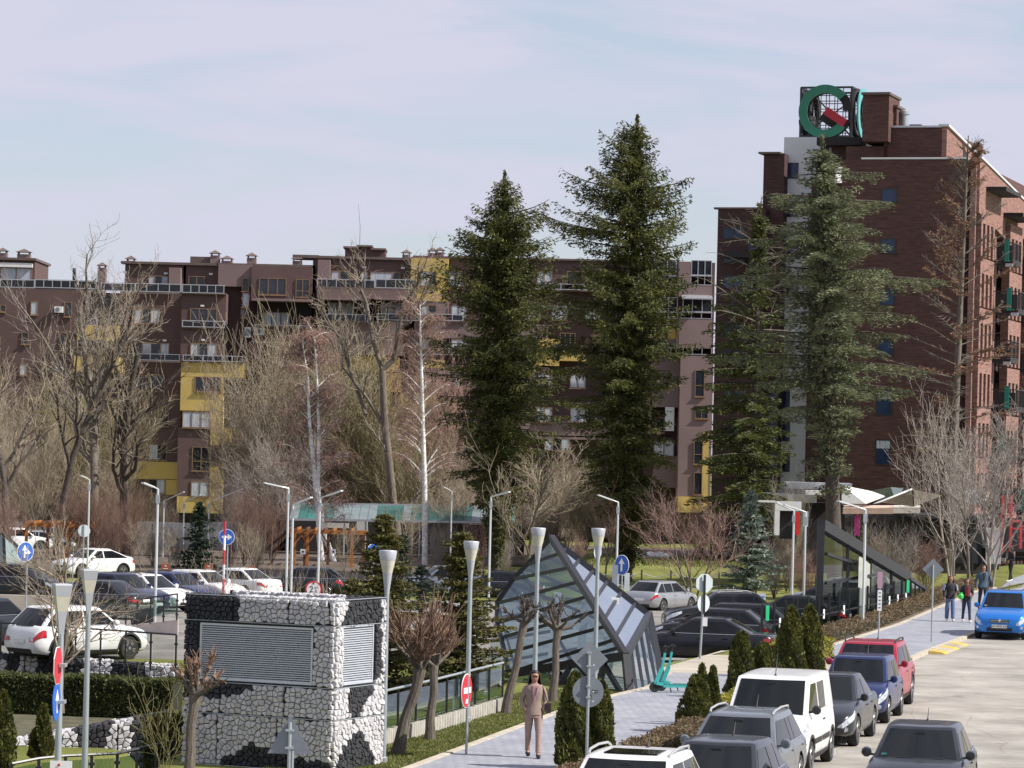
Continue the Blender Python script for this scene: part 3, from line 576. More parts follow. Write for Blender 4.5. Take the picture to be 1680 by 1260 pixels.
m = MB(); m.box(.03, .36, -.28, -.02, 0, zt-.3); m.build('pilaster', m_brickP, bb)
def pier(y0, y1, z0, z1, x0=.04, x1=.46, nm='pier'): m = MB(); m.box(x0, x1, y0, y1, z0, z1); m.build(nm, m_brickP, bb)
rnd = random.Random(5)
for k in range(8):
    for bay in range(4):
        y = -.1+bay*8.6; z0 = 1.6+k*FH-.35*bay; x0 = .04+(.0 if bay % 2 == 0 else .3)
        if z0+FH > slopez(y+6)-.6: continue
        m = MB(); m.box(x0, x0+.5, y+1, y+5.7, z0+1.75, z0+FH-.35); m.build('brick_lintel', m_brickP, bb)
        for j in range(4): pier(y+1+j*1.38, y+1+j*1.38+.56, z0-.25, z0+1.75, x0, x0+.5)
        pier(y+7.2, y+7.7, z0-.25, z0+FH-.3, .04, .3)
        m = MB(); m.box(.03, .06, y+.9, y+8.3, z0-.2, z0+2.5); m.build('window', m_winglass, bb)
        d = 1.15+.4*((k+bay) % 2); o = MB().box(.5, .5+d, y+5.9, y+8.9, z0-.48, z0-.24).build('balcony', m_dark, bb)
        m = MB()
        for q in np.arange(0, 3.01, .25): m.box(.5+d-.03, .5+d, y+5.9+q, y+5.93+q, z0-.24, z0+.85)
        for q in np.arange(0, d, .2): m.box(.5+q, .53+q, y+5.88, y+5.91, z0-.24, z0+.85)
        for q in (z0-.22, z0+.85): m.box(.5, .5+d+.01, y+5.87, y+5.93, q, q+.05); m.box(.5+d-.045, .5+d+.01, y+5.93, y+8.9, q, q+.05)
        m.build('balustrade', m_black, o)
        MB().box(.62, .5+d-.06, y+5.94, y+5.97, z0-.2, z0+.7).build('balustrade_panel', m_black, o)
        if (k+bay) % 3 != 1: MB().box(.5+d*.55, .5+d*.55+.28, y+5.78, y+5.85, z0-.3, z0+1.1).build('green_screen', m_green, o)
        MB().box(.5+d-.42, .5+d+.02, y+5.7, y+5.86, z0-.62, z0-.42).build('bracket', m_rail, o)
for (y, z) in ((2.2, zt-1.5), (8.5, zt-2.6), (15, zt-3.8)):
    m = MB(); m.box(.53, 1.75, y, y+5.5, z-.25, z); m.build('canopy', m_dark, bb)
# rooftop sign: lattice cube carrying ring letters
x0s, zs0 = bl(1313, 224, 7); x1s, zs1 = bl(1398, 143, 7); Ws = x1s-x0s
so_ = bb.matrix_world; q = Vector((Cn.x, Cn.y, -1))+fu*(x0s+x1s)*.5+bk*(7+Ws/2)+Vector((0, 0, zs0))
sg = thing('rooftop_sign', 'rooftop lattice cube sign with green ring letters and red bars above the cedar', 'rooftop sign', q, TH)
hw = Ws/2; hh = zs1-zs0
m = MB()
for a in (-hw, hw):
    for b in (-hw, hw): m.beam((a, b, -.5), (a, b, hh), .14)
for i in range(7):
    z = hh*i/6
    for b in (-hw, hw): m.beam((-hw, b, z), (hw, b, z), .05 if i % 6 else .12); m.beam((b, -hw, z), (b, hw, z), .05 if i % 6 else .12)
for i in range(1, 6):
    a = -hw+Ws*i/6
    for b in (-hw, hw): m.beam((a, b, 0), (a, b, hh), .045); m.beam((b, a, 0), (b, a, hh), .045)
m.beam((-hw, -hw, 0), (hw, hw, hh), .07); m.beam((hw, -hw, 0), (-hw, hw, hh), .07)
m.build('lattice_frame', m_black, sg)
m_sgreen = M('sign_green', (.0, .16, .085), .35, coat=.3); m_sred = M('sign_red_letter', (.42, .01, .025), .4); m_steal = M('sign_edge_teal', (.1, .4, .38), .4)
def letterG(name, mtx, scale=1):
    r1, r0 = hw*1.03*scale, hw*.70*scale; n = 56; a0, a1 = R(38), R(360-38)
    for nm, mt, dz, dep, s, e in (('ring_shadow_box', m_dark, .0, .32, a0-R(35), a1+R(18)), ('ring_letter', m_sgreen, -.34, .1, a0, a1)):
        pts = [(r1*math.cos(s+(e-s)*i/n), r1*math.sin(s+(e-s)*i/n)) for i in range(n+1)]+[(r0*math.cos(e-(e-s)*i/n), r0*math.sin(e-(e-s)*i/n)) for i in range(n+1)]
        m = MB(); vs = [Vector((x, dz, z)) for x, z in pts]+[Vector((x, dz+dep, z)) for x, z in pts]; N = len(pts); h = N//2; fs = []
        for i in range(h-1): fs += [(i, i+1, N-2-i, N-1-i), (N+i, 2*N-1-i, 2*N-2-i, N+i+1), (i, N+i, N+i+1, i+1), (N-1-i, N-2-i, 2*N-2-i, 2*N-1-i)]
        fs += [(0, N-1, 2*N-1, N), (h-1, N+h-1, N+h, h)]
        m.add([mtx @ v for v in vs], fs); m.build(nm, mt, sg)
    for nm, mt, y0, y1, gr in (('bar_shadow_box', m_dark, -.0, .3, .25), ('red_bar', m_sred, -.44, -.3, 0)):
        m = MB(); c = Vector((hw*.42, 0, -hw*.22)); u = Vector((math.cos(R(-33)), 0, math.sin(R(-33)))); w = Vector((-u.z, 0, u.x)); L = hw*.46*scale; t = hw*.16*scale
        if gr: c = c+Vector((-.35, 0, -.3)); 
        pl = [c-u*L-w*t, c+u*L-w*t, c+u*L+w*t, c-u*L+w*t]; m.prism([mtx @ (p+Vector((0, y0, 0))) for p in pl], (mtx.to_3x3() @ Vector((0, y1-y0, 0)))); m.build(nm, mt, sg)
T = Matrix.Translation((0, 0, hh*.5)); letterG('g', T @ Matrix.Translation((0, -hw-.1, 0)))
m_sgreen = m_steal; letterG('g', T @ Matrix.Rotation(R(90), 4, 'Z') @ Matrix.Translation((0, -hw-.1, 0)), .97); m_sgreen = m_sred = m_dark; letterG('g', T @ Matrix.Rotation(R(-90), 4, 'Z') @ Matrix.Translation((0, -hw+.25, 0)), .93)
m = MB(); m.lathe([(hw*.75, -1.6), (hw*.75, -.5), (hw*.9, -.5), (hw*.9, -.3), (.1, -.3)], 24); m.build('base_drum', m_dark, sg)
# -------------------------------------------------- low terrace cafe in front of the brick building
Yc = 176
cf = thing('cafe_pavilion', 'low dark cafe terrace with white shade sails in front of the brick building', 'cafe', (P(1440, 900, Yc).x, Yc, 0))
m_cafe = M('cafe_dark', (.06, .05, .045), .8, var=.3, vs=1)
m_awn = M('awning_peach', (.62, .44, .35), .8, var=.15, vs=2); m_awnw = M('awning_cream', (.7, .65, .58), .8); m_tan = M('sail_underside', (.34, .29, .23), .8, var=.1)
wall(cf, 'back_wall', m_cafe, [(1385, 842, 1640, 940)], Yc+8, 1); wall(cf, 'roof_edge', m_blackp, [(1500, 846, 1640, 852)], Yc, 8)
wall(cf, 'fascia', m_whitewall, [(1290, 792, 1398, 803), (1255, 810, 1340, 824)], Yc+9, 2); wall(cf, 'fascia', m_white, [(1322, 805, 1372, 812)], Yc+7, 1.5)
wall(cf, 'dark_wall', m_dark, [(1255, 824, 1385, 940)], Yc+11, 1)
for i in range(9): wall(cf, 'post', m_blackp, [(1392+i*29, 846, 1395+i*29, 945)], Yc+.5+.2*(i % 2), .2)
for i in range(7): wall(cf, 'window', m_winglass, [(1397+i*32, 858, 1420+i*32, 925)], Yc+7.9, .08)
def sail(pts, Y, mat, par=cf, nm='shade_sail'):
    ps = [P(x, y, Y+d) for x, y, d in pts]; m = MB(); m.prism(ps, (0, .05, -.04)); return m.build(nm, mat, par, world=True, fixn=True)
sail([(1381, 796, 0), (1430, 806, 1), (1452, 814, 2), (1420, 826, 0), (1381, 826, 0)], Yc-1.5, m_white)
sail([(1433, 826, 0), (1495, 801, 0), (1500, 802, 0), (1444, 824, -1)], Yc-2, m_white)
sail([(1446, 823, .5), (1496, 803, 0), (1498, 830, .2)], Yc-1.8, m_tan); sail([(1499, 803, 0), (1546, 813, .5), (1500, 830, .2)], Yc-1.6, m_tan)
sail([(1428, 805, 0), (1462, 799, 0), (1482, 801, 2), (1470, 822, 2), (1440, 822, 1)], Yc+2, m_skl)
sail([(1560, 812, 0), (1580, 803, 0), (1612, 803, 0), (1612, 824, 0), (1590, 826, 0)], Yc-1, m_white); sail([(1612, 803, 0), (1632, 812, 2), (1612, 824, 0)], Yc-1, m_tan)
for x in (1382, 1498, 1613): wall(cf, 'sail_mast', m_blackp, [(x-2, 798, x+2, 880)], Yc-1.2, .2)
def awning(x0, y0, x1, y1, Y, mat):
    a = P(x0, y0, Y); b = P(x1, y0, Y); c = P(x1, y1, Y-1.6); d = P(x0, y1, Y-1.6); m = MB(); m.prism([a, b, c, d], (0, 0, -.06)); N = 40
    for i in range(N):
        p = d.lerp(c, i/N); q = d.lerp(c, (i+.9)/N); m.prism([p, q, q+Vector((0, .02, -.32)), p+Vector((0, .02, -.32))], (0, .02, 0))
    return m.build('awning', mat, cf, world=True)
awning(1383, 829, 1466, 833, Yc, m_awn); awning(1466, 829, 1510, 832, Yc, m_awnw)
m_pink = M('pink_plastic', (.75, .06, .36), .5); m_redp = M('red_paint', (.5, .04, .05), .5, var=.15, vs=1)
pk = thing('price_board', 'vivid pink board with two rounded shapes hung under the cafe awning', 'board', P(1407, 880, Yc-1.0))
m = MB()
for (x, y, r) in ((1407, 854, 4.6), (1408, 864, 4.2), (1406, 874, 4.6), (1408, 846, 3.4)): c = P(x, y, Yc-1.0); s = F/Yc; m.lathe([(r/s, 0), (r/s, .08)], 10, c, 'Y')
c = P(1406, 863, Yc-.95); m.cbox(c, (.28, .06, 1.0)); m.build('panel', m_pink, pk, world=True)
rb = thing('red_banner', 'tall red banner strip beside the white portal at the cafe', 'banner', P(1308, 880, Yc-2))
m = MB(); a = P(1306, 840, Yc-2); b = P(1311, 878, Yc-2); m.box(a.x, b.x, Yc-2, Yc-1.9, b.z, a.z); m.build('cloth', M('banner_red', (.75, .03, .03), .6), rb, world=True)
wp = thing('white_portal', 'white painted portal frame left of the cafe', 'portal', P(1290, 900, Yc-3))
wall(wp, 'beam', m_white, [(1272, 823, 1315, 838)], Yc-3, .5); wall(wp, 'side_post', m_white, [(1271, 838, 1279, 878)], Yc-3, .5); wall(wp, 'long_beam', m_white, [(1228, 821, 1272, 824)], Yc-3, .4)
wall(wp, 'dark_door', m_dark, [(1279, 838, 1303, 884)], Yc-2.7, .2); wall(wp, 'grey_board', m_signlight, [(1318, 839, 1326, 864)], Yc-3, .1)
# red kiosk frame
Yk = 170
rk = thing('red_kiosk', 'red framed sales kiosk at the right edge beyond the wheelie bin', 'kiosk', P(1663, 905, Yk))
for r in [(1643, 812, 1647, 908), (1657, 812, 1661, 905), (1647, 816, 1657, 819), (1660, 853, 1676, 857), (1673, 857, 1677, 900), (1662, 866, 1673, 869), (1640, 845, 1660, 849)]: wall(rk, 'frame_bar', m_redp, [r], Yk-1, .3)
wall(rk, 'backing', m_redp, [(1646, 820, 1657, 842)], Yk-.8, .1); wall(rk, 'dark_interior', m_dark, [(1647, 850, 1690, 905)], Yk+1.5, .2)
m_silver = M('corrugated_silver', (.5, .5, .5), .4, metal=.5)
wall(rk, 'silver_shutter', m_silver, [(1618, 866, 1643, 925)], Yk+.4, .2)
# long low teal-roofed shelter of the car park entrance
Yt = 226
ts = thing('teal_roof_shelter', 'long low shelter with translucent teal roof behind the birches', 'shelter', P(700, 900, Yt))
m_teal = M('teal_roof_panel', (.035, .13, .12), .35, var=.45, vs=.35); m_grate = M('grey_roof_panel', (.17, .21, .22), .5, var=.2, vs=.6)
a = P(475, 852, Yt); b = P(845, 858, Yt); n = 26
for i in range(n):
    p = a.lerp(b, i/n); q = a.lerp(b, (i+.96)/n); m = MB(); up = Vector((0, 3.4, .95)); m.prism([p, q, q+up, p+up], (0, 0, .08)); m.build('roof_panel', m_grate if i in (0, 5, 6, 7, 8, 9, 13, 21, 22) else m_teal, ts, world=True)
m = MB(); m.beam(a, b, .14); m.beam(a+Vector((0, 3.4, 1)), b+Vector((0, 3.4, 1)), .2); m.build('eaves_beam', m_rail, ts, world=True)
for x in (478, 530, 565, 600, 677, 689, 762, 800, 842): p = P(x, 856, Yt+.2); m = MB(); m.tube([p, (p.x, p.y, -1.5)], .06, 6); m.build('post', m_rail, ts, world=True)
wall(ts, 'back_wall', m_dark, [(420, 858, 860, 925)], Yt+6, .4); wall(ts, 'white_panel', m_white, [(520, 858, 572, 866), (585, 855, 603, 872)], Yt+4, .2)
# grey far barrier wall behind the left car park
fw = thing('grey_boundary_wall', 'pale grey concrete boundary wall behind the left car park trees', 'wall', P(200, 900, 232))
m_gw = M('grey_concrete_wall', (.25, .25, .26), .9, var=.2, vs=.5)
for i in range(18): wall(fw, 'wall_panel', m_gw, [(-80+i*33, 856+(i % 3), -80+i*33+32.4, 925)], 232+.02*(i % 2), .4)
# -------------------------------------------------- timber pergolas
m_orange = M('orange_timber', (.33, .125, .03), .7, var=.3, vs=2, stretch=(1, 1, 1)); m_brnt = M('brown_timber', (.12, .05, .025), .8, var=.3, vs=2)
def pergola(label, x0, x1, yt, yb, Y, posts):
    t = thing('pergola', label, 'pergola', P((x0+x1)/2, yb, Y)); s = F/Y
    a = P(x0, yt, Y); b = P(x1, yt, Y); z = (a.z+b.z)/2
    for k, dy in ((0, 0), (1, 2.6)):
        m = MB(); m.box(a.x, b.x, Y+dy-.06, Y+dy+.06, z-.3, z-.1); m.build('beam', m_orange, t, world=True)
    n = int((b.x-a.x)/.55)
    for i in range(n): x = a.x+.1+i*.55; m = MB(); m.box(x, x+.08, Y-.5, Y+3.1, z-.1, z+.05); m.build('rafter', m_orange if i % 2 else m_brnt, t, world=True)
    for i, px in enumerate(posts):
        p = P(px, (yt+yb)/2, Y+(2.6 if i % 2 else 0)); m = MB(); m.box(p.x-.09, p.x+.09, p.y-.09, p.y+.09, -1.6, z-.3)
        m.beam((p.x+.09, p.y, z-.85), (p.x+.45, p.y, z-.3), .07); m.beam((p.x-.09, p.y, z-.85), (p.x-.45, p.y, z-.3), .07); m.build('post', m_orange if i % 2 == 0 else m_brnt, t, world=True)
    return t
pergola('orange timber pergola behind the dark hatchback and leaning birch', 470, 600, 868, 950, 205, (483, 500, 504, 538, 577, 596))
pergola('orange timber pergola at the far left behind the white coupe', 38, 160, 857, 930, 205, (43, 78, 110, 152))
# -------------------------------------------------- pyramid: glazed garage entrance
py = thing('glass_pyramid', 'faceted steel and glass pyramid over the garage entrance with dark mullions', 'glass pavilion', (1.5, 88, 0))
A0 = P(905, 882, 92); D0 = P(1027, 1076, 86); E0 = P(1065, 1008, 92); C0 = P(832, 1106, 90.5); B0 = P(815, 978, 98)
G0 = G(1033, 1138); F0 = G(1088, 1125); Cg = Vector((C0.x, C0.y, -.8)); B1 = Vector((B0.x-.3, B0.y, -.8)); E1 = Vector((E0.x+.3, E0.y+8, 0)); Fb = Vector((F0.x+.4, F0.y+6, -.3))
K0 = P(858, 935, 95.5)
# main tilted face A-C-D
LE = [(905, 882), (866, 926), (842, 950), (815, 990), (815, 1022), (822, 1046), (828, 1072), (834, 1104), (890, 1097), (950, 1088)]
RE = [(905, 882), (921, 907), (936, 931), (951, 954), (966, 978), (981, 1002), (996, 1027), (1010, 1049), (1018, 1062), (1026, 1074)]
fA, fC, fD = A0, C0, D0
def onf(q): return RP(q[0], q[1], fA, fC, fD)
def mullion(par, a, b, w=.09, nm='mullion', mat=m_black):
    m = MB(); m.beam(a, b, w, w*1.2); return m.build(nm, mat, par, world=True)
for i in range(len(LE)-1):
    ps = [onf(LE[i]), onf(LE[i+1]), onf(RE[i+1]), onf(RE[i])]
    if i == 0: ps = [onf(LE[0]), onf(LE[1]), onf(RE[1])]
    # split each strip into two panes
    if i in (0,): m = MB(); m.quad(*ps); m.build('glass_pane', m_clear, py, world=True)
    else:
        nsp = 2 if i < 5 else 3
        for k in range(nsp):
            u0, u1 = k/nsp, (k+1)/nsp; m = MB(); m.quad(ps[0].lerp(ps[3], u0), ps[1].lerp(ps[2], u0), ps[1].lerp(ps[2], u1), ps[0].lerp(ps[3], u1)); m.build('glass_pane', m_clear, py, world=True)
    if i > 0: mullion(py, ps[0], ps[3], .07)
for q0, q1 in (((815, 985), (845, 1096)), ((858, 940), (935, 1083)), ((850, 945), (875, 962)), ((900, 1020), (940, 1088))): mullion(py, onf(q0)+Vector((0, .1, 0)), onf(q1)+Vector((0, .1, 0)), .05)
for q0, q1 in zip(LE, LE[1:7]+[LE[7]]): mullion(py, onf(q0), onf(q1), .1, 'frame_beam')
mullion(py, A0, D0, .15, 'frame_beam'); mullion(py, A0, E0, .12, 'frame_beam'); mullion(py, D0, E0, .15, 'frame_beam'); mullion(py, C0, D0, .18, 'frame_beam')
mullion(py, D0, G0, .2, 'frame_beam'); mullion(py, E0, F0, .16, 'frame_beam'); mullion(py, G0, F0, .1, 'frame_beam')
# right roof face A-D-E: strips
for i in range(7):
    t0, t1 = i/7, (i+1)/7; a, b, c, d = A0.lerp(D0, t0), A0.lerp(D0, t1), A0.lerp(E0, t1), A0.lerp(E0, t0)
    m = MB(); m.quad(*([a, b, c, d] if i else [a, b, c])); m.build('glass_pane', m_skyg, py, world=True); mullion(py, b, c, .075)
# end face D-E-F-G
for i in range(5):
    t0, t1 = i/5, (i+1)/5; m = MB(); m.quad(D0.lerp(E0, t0), D0.lerp(E0, t1), G0.lerp(F0, t1), G0.lerp(F0, t0)); m.build('glass_pane', m_clear, py, world=True)
    if i: mullion(py, D0.lerp(E0, t0), G0.lerp(F0, t0), .07)
# low glazing under the beam
for i in range(5):
    t0, t1 = i/5, (i+1)/5; a, b = C0.lerp(D0, t0), C0.lerp(D0, t1); ga, gb = Vector((a.x, a.y, -.6)).lerp(G0, t0), Vector((b.x, b.y, -.6)).lerp(G0, t1); m = MB(); m.quad(a, b, gb, ga); m.build('glass_pane', m_clear, py, world=True)
    mullion(py, b if i < 4 else D0.lerp(G0, .02), gb if i < 4 else G0, .1)
mullion(py, D0.lerp(C0, .17), G0.lerp(C0, .3)-Vector((0, 0, 1)), .12); mullion(py, D0.lerp(C0, .45), Vector((C0.lerp(D0, .4).x, 88, -.4)), .12)
fl = MB(); fl.prism([Vector((C0.x+1.2, 89.6, .03)), Vector((G0.x-.1, G0.y+.2, .03)), Vector((F0.x, F0.y, .03)), Vector((E1.x, E1.y, .03)), Vector((B0.x+1.5, 97, .03))], (0, 0, .02)); fl.build('floor', m_conc, py, world=True)
# back faces, seen through
for tri in ((A0, B0, E1), (A0, E0, E1), (B0, B1, E1)):
    m = MB(); m.quad(*tri); m.build('glass_pane', m_clear, py, world=True)
    for k in range(1, 4): mullion(py, tri[0].lerp(tri[1], k/4), tri[0].lerp(tri[2], k/4), .07)
for q in (.25, .5, .75): p = C0.lerp(D0, q)+Vector((.4, 3.5, 0)); m = MB(); m.beam((p.x, p.y, -.5), (p.x+.2, p.y, 2.2), .22); m.build('column', m_white, py, world=True)
m = MB(); m.box(-2.4, 2.6, 89.2, 89.5, -.6, -.05); m.build('plinth', m_conc, py, world=True)
m = MB(); m.lathe([(.05, -.1), (.16, .1), (.14, .3), (.05, .45), (.001, .45)], 10, P(858, 1140, 89)+Vector((0, 0, -.2))); m.lathe([(.3, -.3), (.5, .0), (.34, .3), (.001, .4)], 9, P(836, 1120, 90)+Vector((0, 0, -.3))); m.build('plastic_wrap', M('white_plastic_wrap', (.7, .75, .78), .35), py, smooth=True, world=True)
# -------------------------------------------------- right-hand glass wedge (stair entrance)
wd = thing('glass_wedge', 'black framed triangular glass stair entrance beside the fenced car park', 'glass pavilion', (13, 132, 0))
W0 = P(1347, 861, 129); W1 = P(1350, 985, 129); W2 = P(1488, 946, 139); W3 = P(1491, 1000, 137.5); W1 = Vector((W0.x, W0.y, -1.0)); W3 = Vector((W2.x, W2.y, 0)); W4 = P(1527, 972, 147); W5 = Vector((W4.x+.1, W4.y, 0))
m = MB(); m.beam(W0, W2, .34, .42); m.build('roof_beam', m_black, wd, world=True)
m = MB(); m.beam(W0, W1, .26); m.build('corner_post', m_black, wd, world=True); m = MB(); m.beam(W2, W4, .14); m.beam(W4, W5, .1); m.build('frame_beam', m_black, wd, world=True)
for i in range(4):
    t0, t1 = (0, .3, .56, .81, 1)[i:i+2]; a, b = W0.lerp(W2, t0), W0.lerp(W2, t1); ga, gb = W1.lerp(W3, t0), W1.lerp(W3, t1)
    m = MB(); m.quad(a, b, gb, ga); m.build('glass_pane', m_smoke, wd, world=True); mullion(wd, b, gb, .1)
ma = W0.lerp(W1, .78); mbp = W2.lerp(W3, .1); mullion(wd, ma, Vector((mbp.x, mbp.y, ma.z+.05)), .08)
for i in range(6):
    t0, t1 = i/6, (i+1)/6; m = MB(); m.quad(W2.lerp(W4, t0), W2.lerp(W4, t1), W3.lerp(W5, t1), W3.lerp(W5, t0)); m.build('glass_pane', m_smoke, wd, world=True); mullion(wd, W2.lerp(W4, t1), W3.lerp(W5, t1), .06)
bo = Vector((2.6, 4.5, 0))
for i in range(3): mullion(wd, W0.lerp(W1, .25+.25*i)+Vector((.3, .6, 0)), W0.lerp(W2, .3+.22*i)+bo*.15-Vector((0, 0, .9)), .09, 'brace')
m_dkconc = M('stair_wall', (.36, .37, .33), .9, var=.2); m = MB(); m.prism([W0+bo*.7-Vector((0, 0, 1.3)), W2+Vector((-.6, .8, -.25)), W3+Vector((-.6, .8, 0)), W1+bo*.7], (.1, .2, 0)); m.build('back_wall', m_dkconc, wd, world=True)
m = MB(); m.cbox(P(1373, 892, 131.5), (.16, .03, .28)); m.build('notice', m_signlight, wd, world=True)
# fence of black posts with smoked glass between wedge and footpath
fe = thing('glass_fence', 'black post fence with smoked glass panels between car park and footpath', 'fence')
fa = G(1249, 1054); fz = G(1492, 999); np_ = 16
for i in range(np_):
    t = i/(np_-1); p = fa.lerp(fz, t); q = fa.lerp(fz, (i+1)/(np_-1)); m = MB(); m.beam(p-Vector((0, 0, .3)), p+Vector((0, 0, 1.25)), .085); o = m.build('post', m_black, fe)
    if i < np_-1:
        e = (q-p).normalized()*.06; m = MB(); m.quad(p+e+Vector((0, 0, .1)), q-e+Vector((0, 0, .1)), q-e+Vector((0, 0, 1.2)), p+e+Vector((0, 0, 1.2))); m.build('glass_panel', m_fenceg, fe)
        mullion(fe, p+e+Vector((0, 0, .5)), q-e+Vector((0, 0, .5)), .045, 'crossbar')
        if i % 2 == 1 or i > 10: c = p.lerp(q, .5)+Vector((0, -.05, .52)); m = MB(); m.cbox(c, (.1, .02, .34), .9); m.build('white_marker', m_white, fe)
m_ngreen = M('green_marker', (.02, .5, .2), .5)
for q in (fa.lerp(fz, .02), fa.lerp(fz, .97)): m = MB(); m.cbox(q+Vector((.05, -.12, .95)), (.12, .02, .5), .3); m.build('green_marker', m_ngreen, fe)
# ================================================================== GABIONS
def proj(v):
    x = v.x*F/v.y; y = -(v.z-H)*F/v.y+HY
    return 840+x*math.cos(RHO)-y*math.sin(RHO), 630+x*math.sin(RHO)+y*math.cos(RHO)
def inpoly(x, y, pl):
    c = False; j = len(pl)-1
    for i in range(len(pl)):
        if (pl[i][1] > y) != (pl[j][1] > y) and x < (pl[j][0]-pl[i][0])*(y-pl[i][1])/(pl[j][1]-pl[i][1])+pl[i][0]: c = not c
        j = i
    return c
def clip(poly, a, b, c):      # keep a*x+b*y<=c
    out = []; n = len(poly)
    for i in range(n):
        p, q = poly[i], poly[(i+1) % n]; dp = a*p[0]+b*p[1]-c; dq = a*q[0]+b*q[1]-c
        if dp <= 0: out.append(p)
        if dp*dq < 0: t = dp/(dp-dq); out.append((p[0]+(q[0]-p[0])*t, p[1]+(q[1]-p[1])*t))
    return out
def cells(x0, x1, y0, y1, s, rnd, hole=None, stx=1.0):
    nx_, ny_ = max(1, round((x1-x0)/(s*stx))), max(1, round((y1-y0)/s)); pts = {}
    for i in range(-1, nx_+1):
        for j in range(-1, ny_+1):
            pts[i, j] = (x0+(i+.5+rnd.uniform(-.42, .42))*(x1-x0)/nx_, y0+(j+.5+rnd.uniform(-.42, .42))*(y1-y0)/ny_)
    out = []
    for i in range(nx_):
        for j in range(ny_):
            p = pts[i, j]; poly = [(x0, y0), (x1, y0), (x1, y1), (x0, y1)]
            for u in range(-2, 3):
                for v in range(-2, 3):
                    if (u or v) and (i+u, j+v) in pts:
                        q = pts[i+u, j+v]; a, b = q[0]-p[0], q[1]-p[1]; poly = clip(poly, a, b, (q[0]**2+q[1]**2-p[0]**2-p[1]**2)/2)
                        if len(poly) < 3: break
                if len(poly) < 3: break
            if len(poly) < 3: continue
            cx = sum(k[0] for k in poly)/len(poly); cy = sum(k[1] for k in poly)/len(poly)
            if hole and hole[0] < cx < hole[1] and hole[2] < cy < hole[3]: continue
            out.append((cx, cy, poly))
    return out
m_stw = M('white_gabion_stone', (.50, .49, .50), .85, var=.22, vs=7, bump=.5, bs=25)
m_std = M('black_gabion_stone', (.028, .029, .034), .8, var=.3, vs=7, bump=.5, bs=25)
m_core = M('gabion_core', (.03, .03, .03), .95); m_coreg = M('gabion_dust', (.09, .085, .08), .95)
def stone(mb, cell, to3, nrm, rnd, dep=.036):
    cx, cy, poly = cell; n = len(poly); C = to3(cx, cy); d = rnd.uniform(.6, 1.25)*dep; rings = []; tilt = (rnd.uniform(-.25, .25), rnd.uniform(-.25, .25))
    for sc_, h in ((.92, -.05), (.91, d*.45), (.74, d*.95)):
        r = []
        for (x, y) in poly:
            k = sc_*rnd.uniform(.9, 1.04) if h > 0 else sc_; X, Y = cx+(x-cx)*k, cy+(y-cy)*k
            r.append(to3(X, Y)+nrm*(h+(tilt[0]*(X-cx)+tilt[1]*(Y-cy) if h > 0 else 0)))
        rings.append(r)
    vs = rings[0]+rings[1]+rings[2]+[C+nrm*d]; fs = []
    for k in range(2):
        for i in range(n): fs.append((k*n+i, k*n+(i+1) % n, (k+1)*n+(i+1) % n, (k+1)*n+i))
    for i in range(n): fs.append((2*n+i, 2*n+(i+1) % n, 3*n))
    mb.add(vs, fs)
rg = random.Random(3)
gN = P(548, 1120, 63.0); TG = R(-25); gc = Vector((gN.x, gN.y, 0))
gb = thing('gabion_block', 'black and white stone gabion block with grey louvred vents in the foreground', 'gabion block', gc, TG)
gm = Matrix.Translation(gc) @ Matrix.Rotation(TG, 4, 'Z'); HT = 3.22; WF = 3.28; DS = 2.05
darkF = [[(280, 970), (393, 970), (388, 1023), (325, 1023), (323, 1112), (417, 1110), (416, 1130), (370, 1143), (275, 1143)], [(338, 1265), (365, 1247), (412, 1219), (440, 1228), (470, 1240), (545, 1256), (545, 1268)]]
darkS = [[(567, 960), (625, 960), (625, 1108), (594, 1108), (594, 1022), (560, 1028), (568, 1003)], [(571, 1106), (620, 1106), (612, 1132), (576, 1192), (570, 1165)], [(546, 1268), (560, 1232), (585, 1195), (612, 1238), (616, 1268)]]
darkT = [[(280, 900), (350, 900), (395, 990), (280, 1000)], [(562, 900), (640, 900), (640, 1020), (566, 1000)]]
faces = []
LV = (-2.96, -.46, 1.62, 2.70)
fS = [0, .98, 1.58, 2.75, HT]
for i in range(4):
    z0, z1 = fS[i], fS[i+1]; cuts = {0: (-WF, -2.5, -1.2, 0), 1: (-WF, -2.45, -1.05, 0), 2: (-WF, LV[0], LV[1], 0), 3: (-WF, -2.2, -1.0, -.12, 0)}[i]
    for a, b in zip(cuts, cuts[1:]):
        if i == 2 and a == LV[0]: continue
        faces.append(('F', a+.008, b-.008, z0+.008, z1-.008))
for z0, z1 in zip(fS, fS[1:]):
    if z0 == 1.58: faces += [('S', .008, .32, z0+.008, z1-.008), ('S', 1.65, DS, z0+.008, z1-.008)]
    else: faces.append(('S', .008, DS, z0+.008, z1-.008))
faces += [('T', -WF, -.4, .008, .5), ('T', -.4, 0, .008, DS), ('T', -WF, -.4, DS-.35, DS)]
allst = []
for (k, a, b, c, d) in faces:
    to3, nr, dk = {'F': (lambda x, y: Vector((x, 0, y)), Vector((0, -1, 0)), darkF), 'S': (lambda x, y: Vector((0, x, y)), Vector((1, 0, 0)), darkS), 'T': (lambda x, y: Vector((x, y, HT)), Vector((0, 0, 1)), darkT)}[k]
    for cl in cells(a, b, c, d, .098 if k == 'F' else .092, rg, stx=1.2):
        p = proj(gm @ to3(cl[0], cl[1])); w = not any(inpoly(*p, pl) for pl in dk); allst.append((w and k == 'F', rg.random(), w, cl, to3, nr))
allst.sort(key=lambda t: (-t[0], t[1]))
big = sorted([s for s in allst if s[0]], key=lambda s: -(max(q[0] for q in s[3][2])-min(q[0] for q in s[3][2])))[:292]; bs_ = set(id(s) for s in big)
for s in big: mb = MB(); stone(mb, s[3], s[4], s[5], rg); mb.build('stone', m_stw, gb, fixn=False)
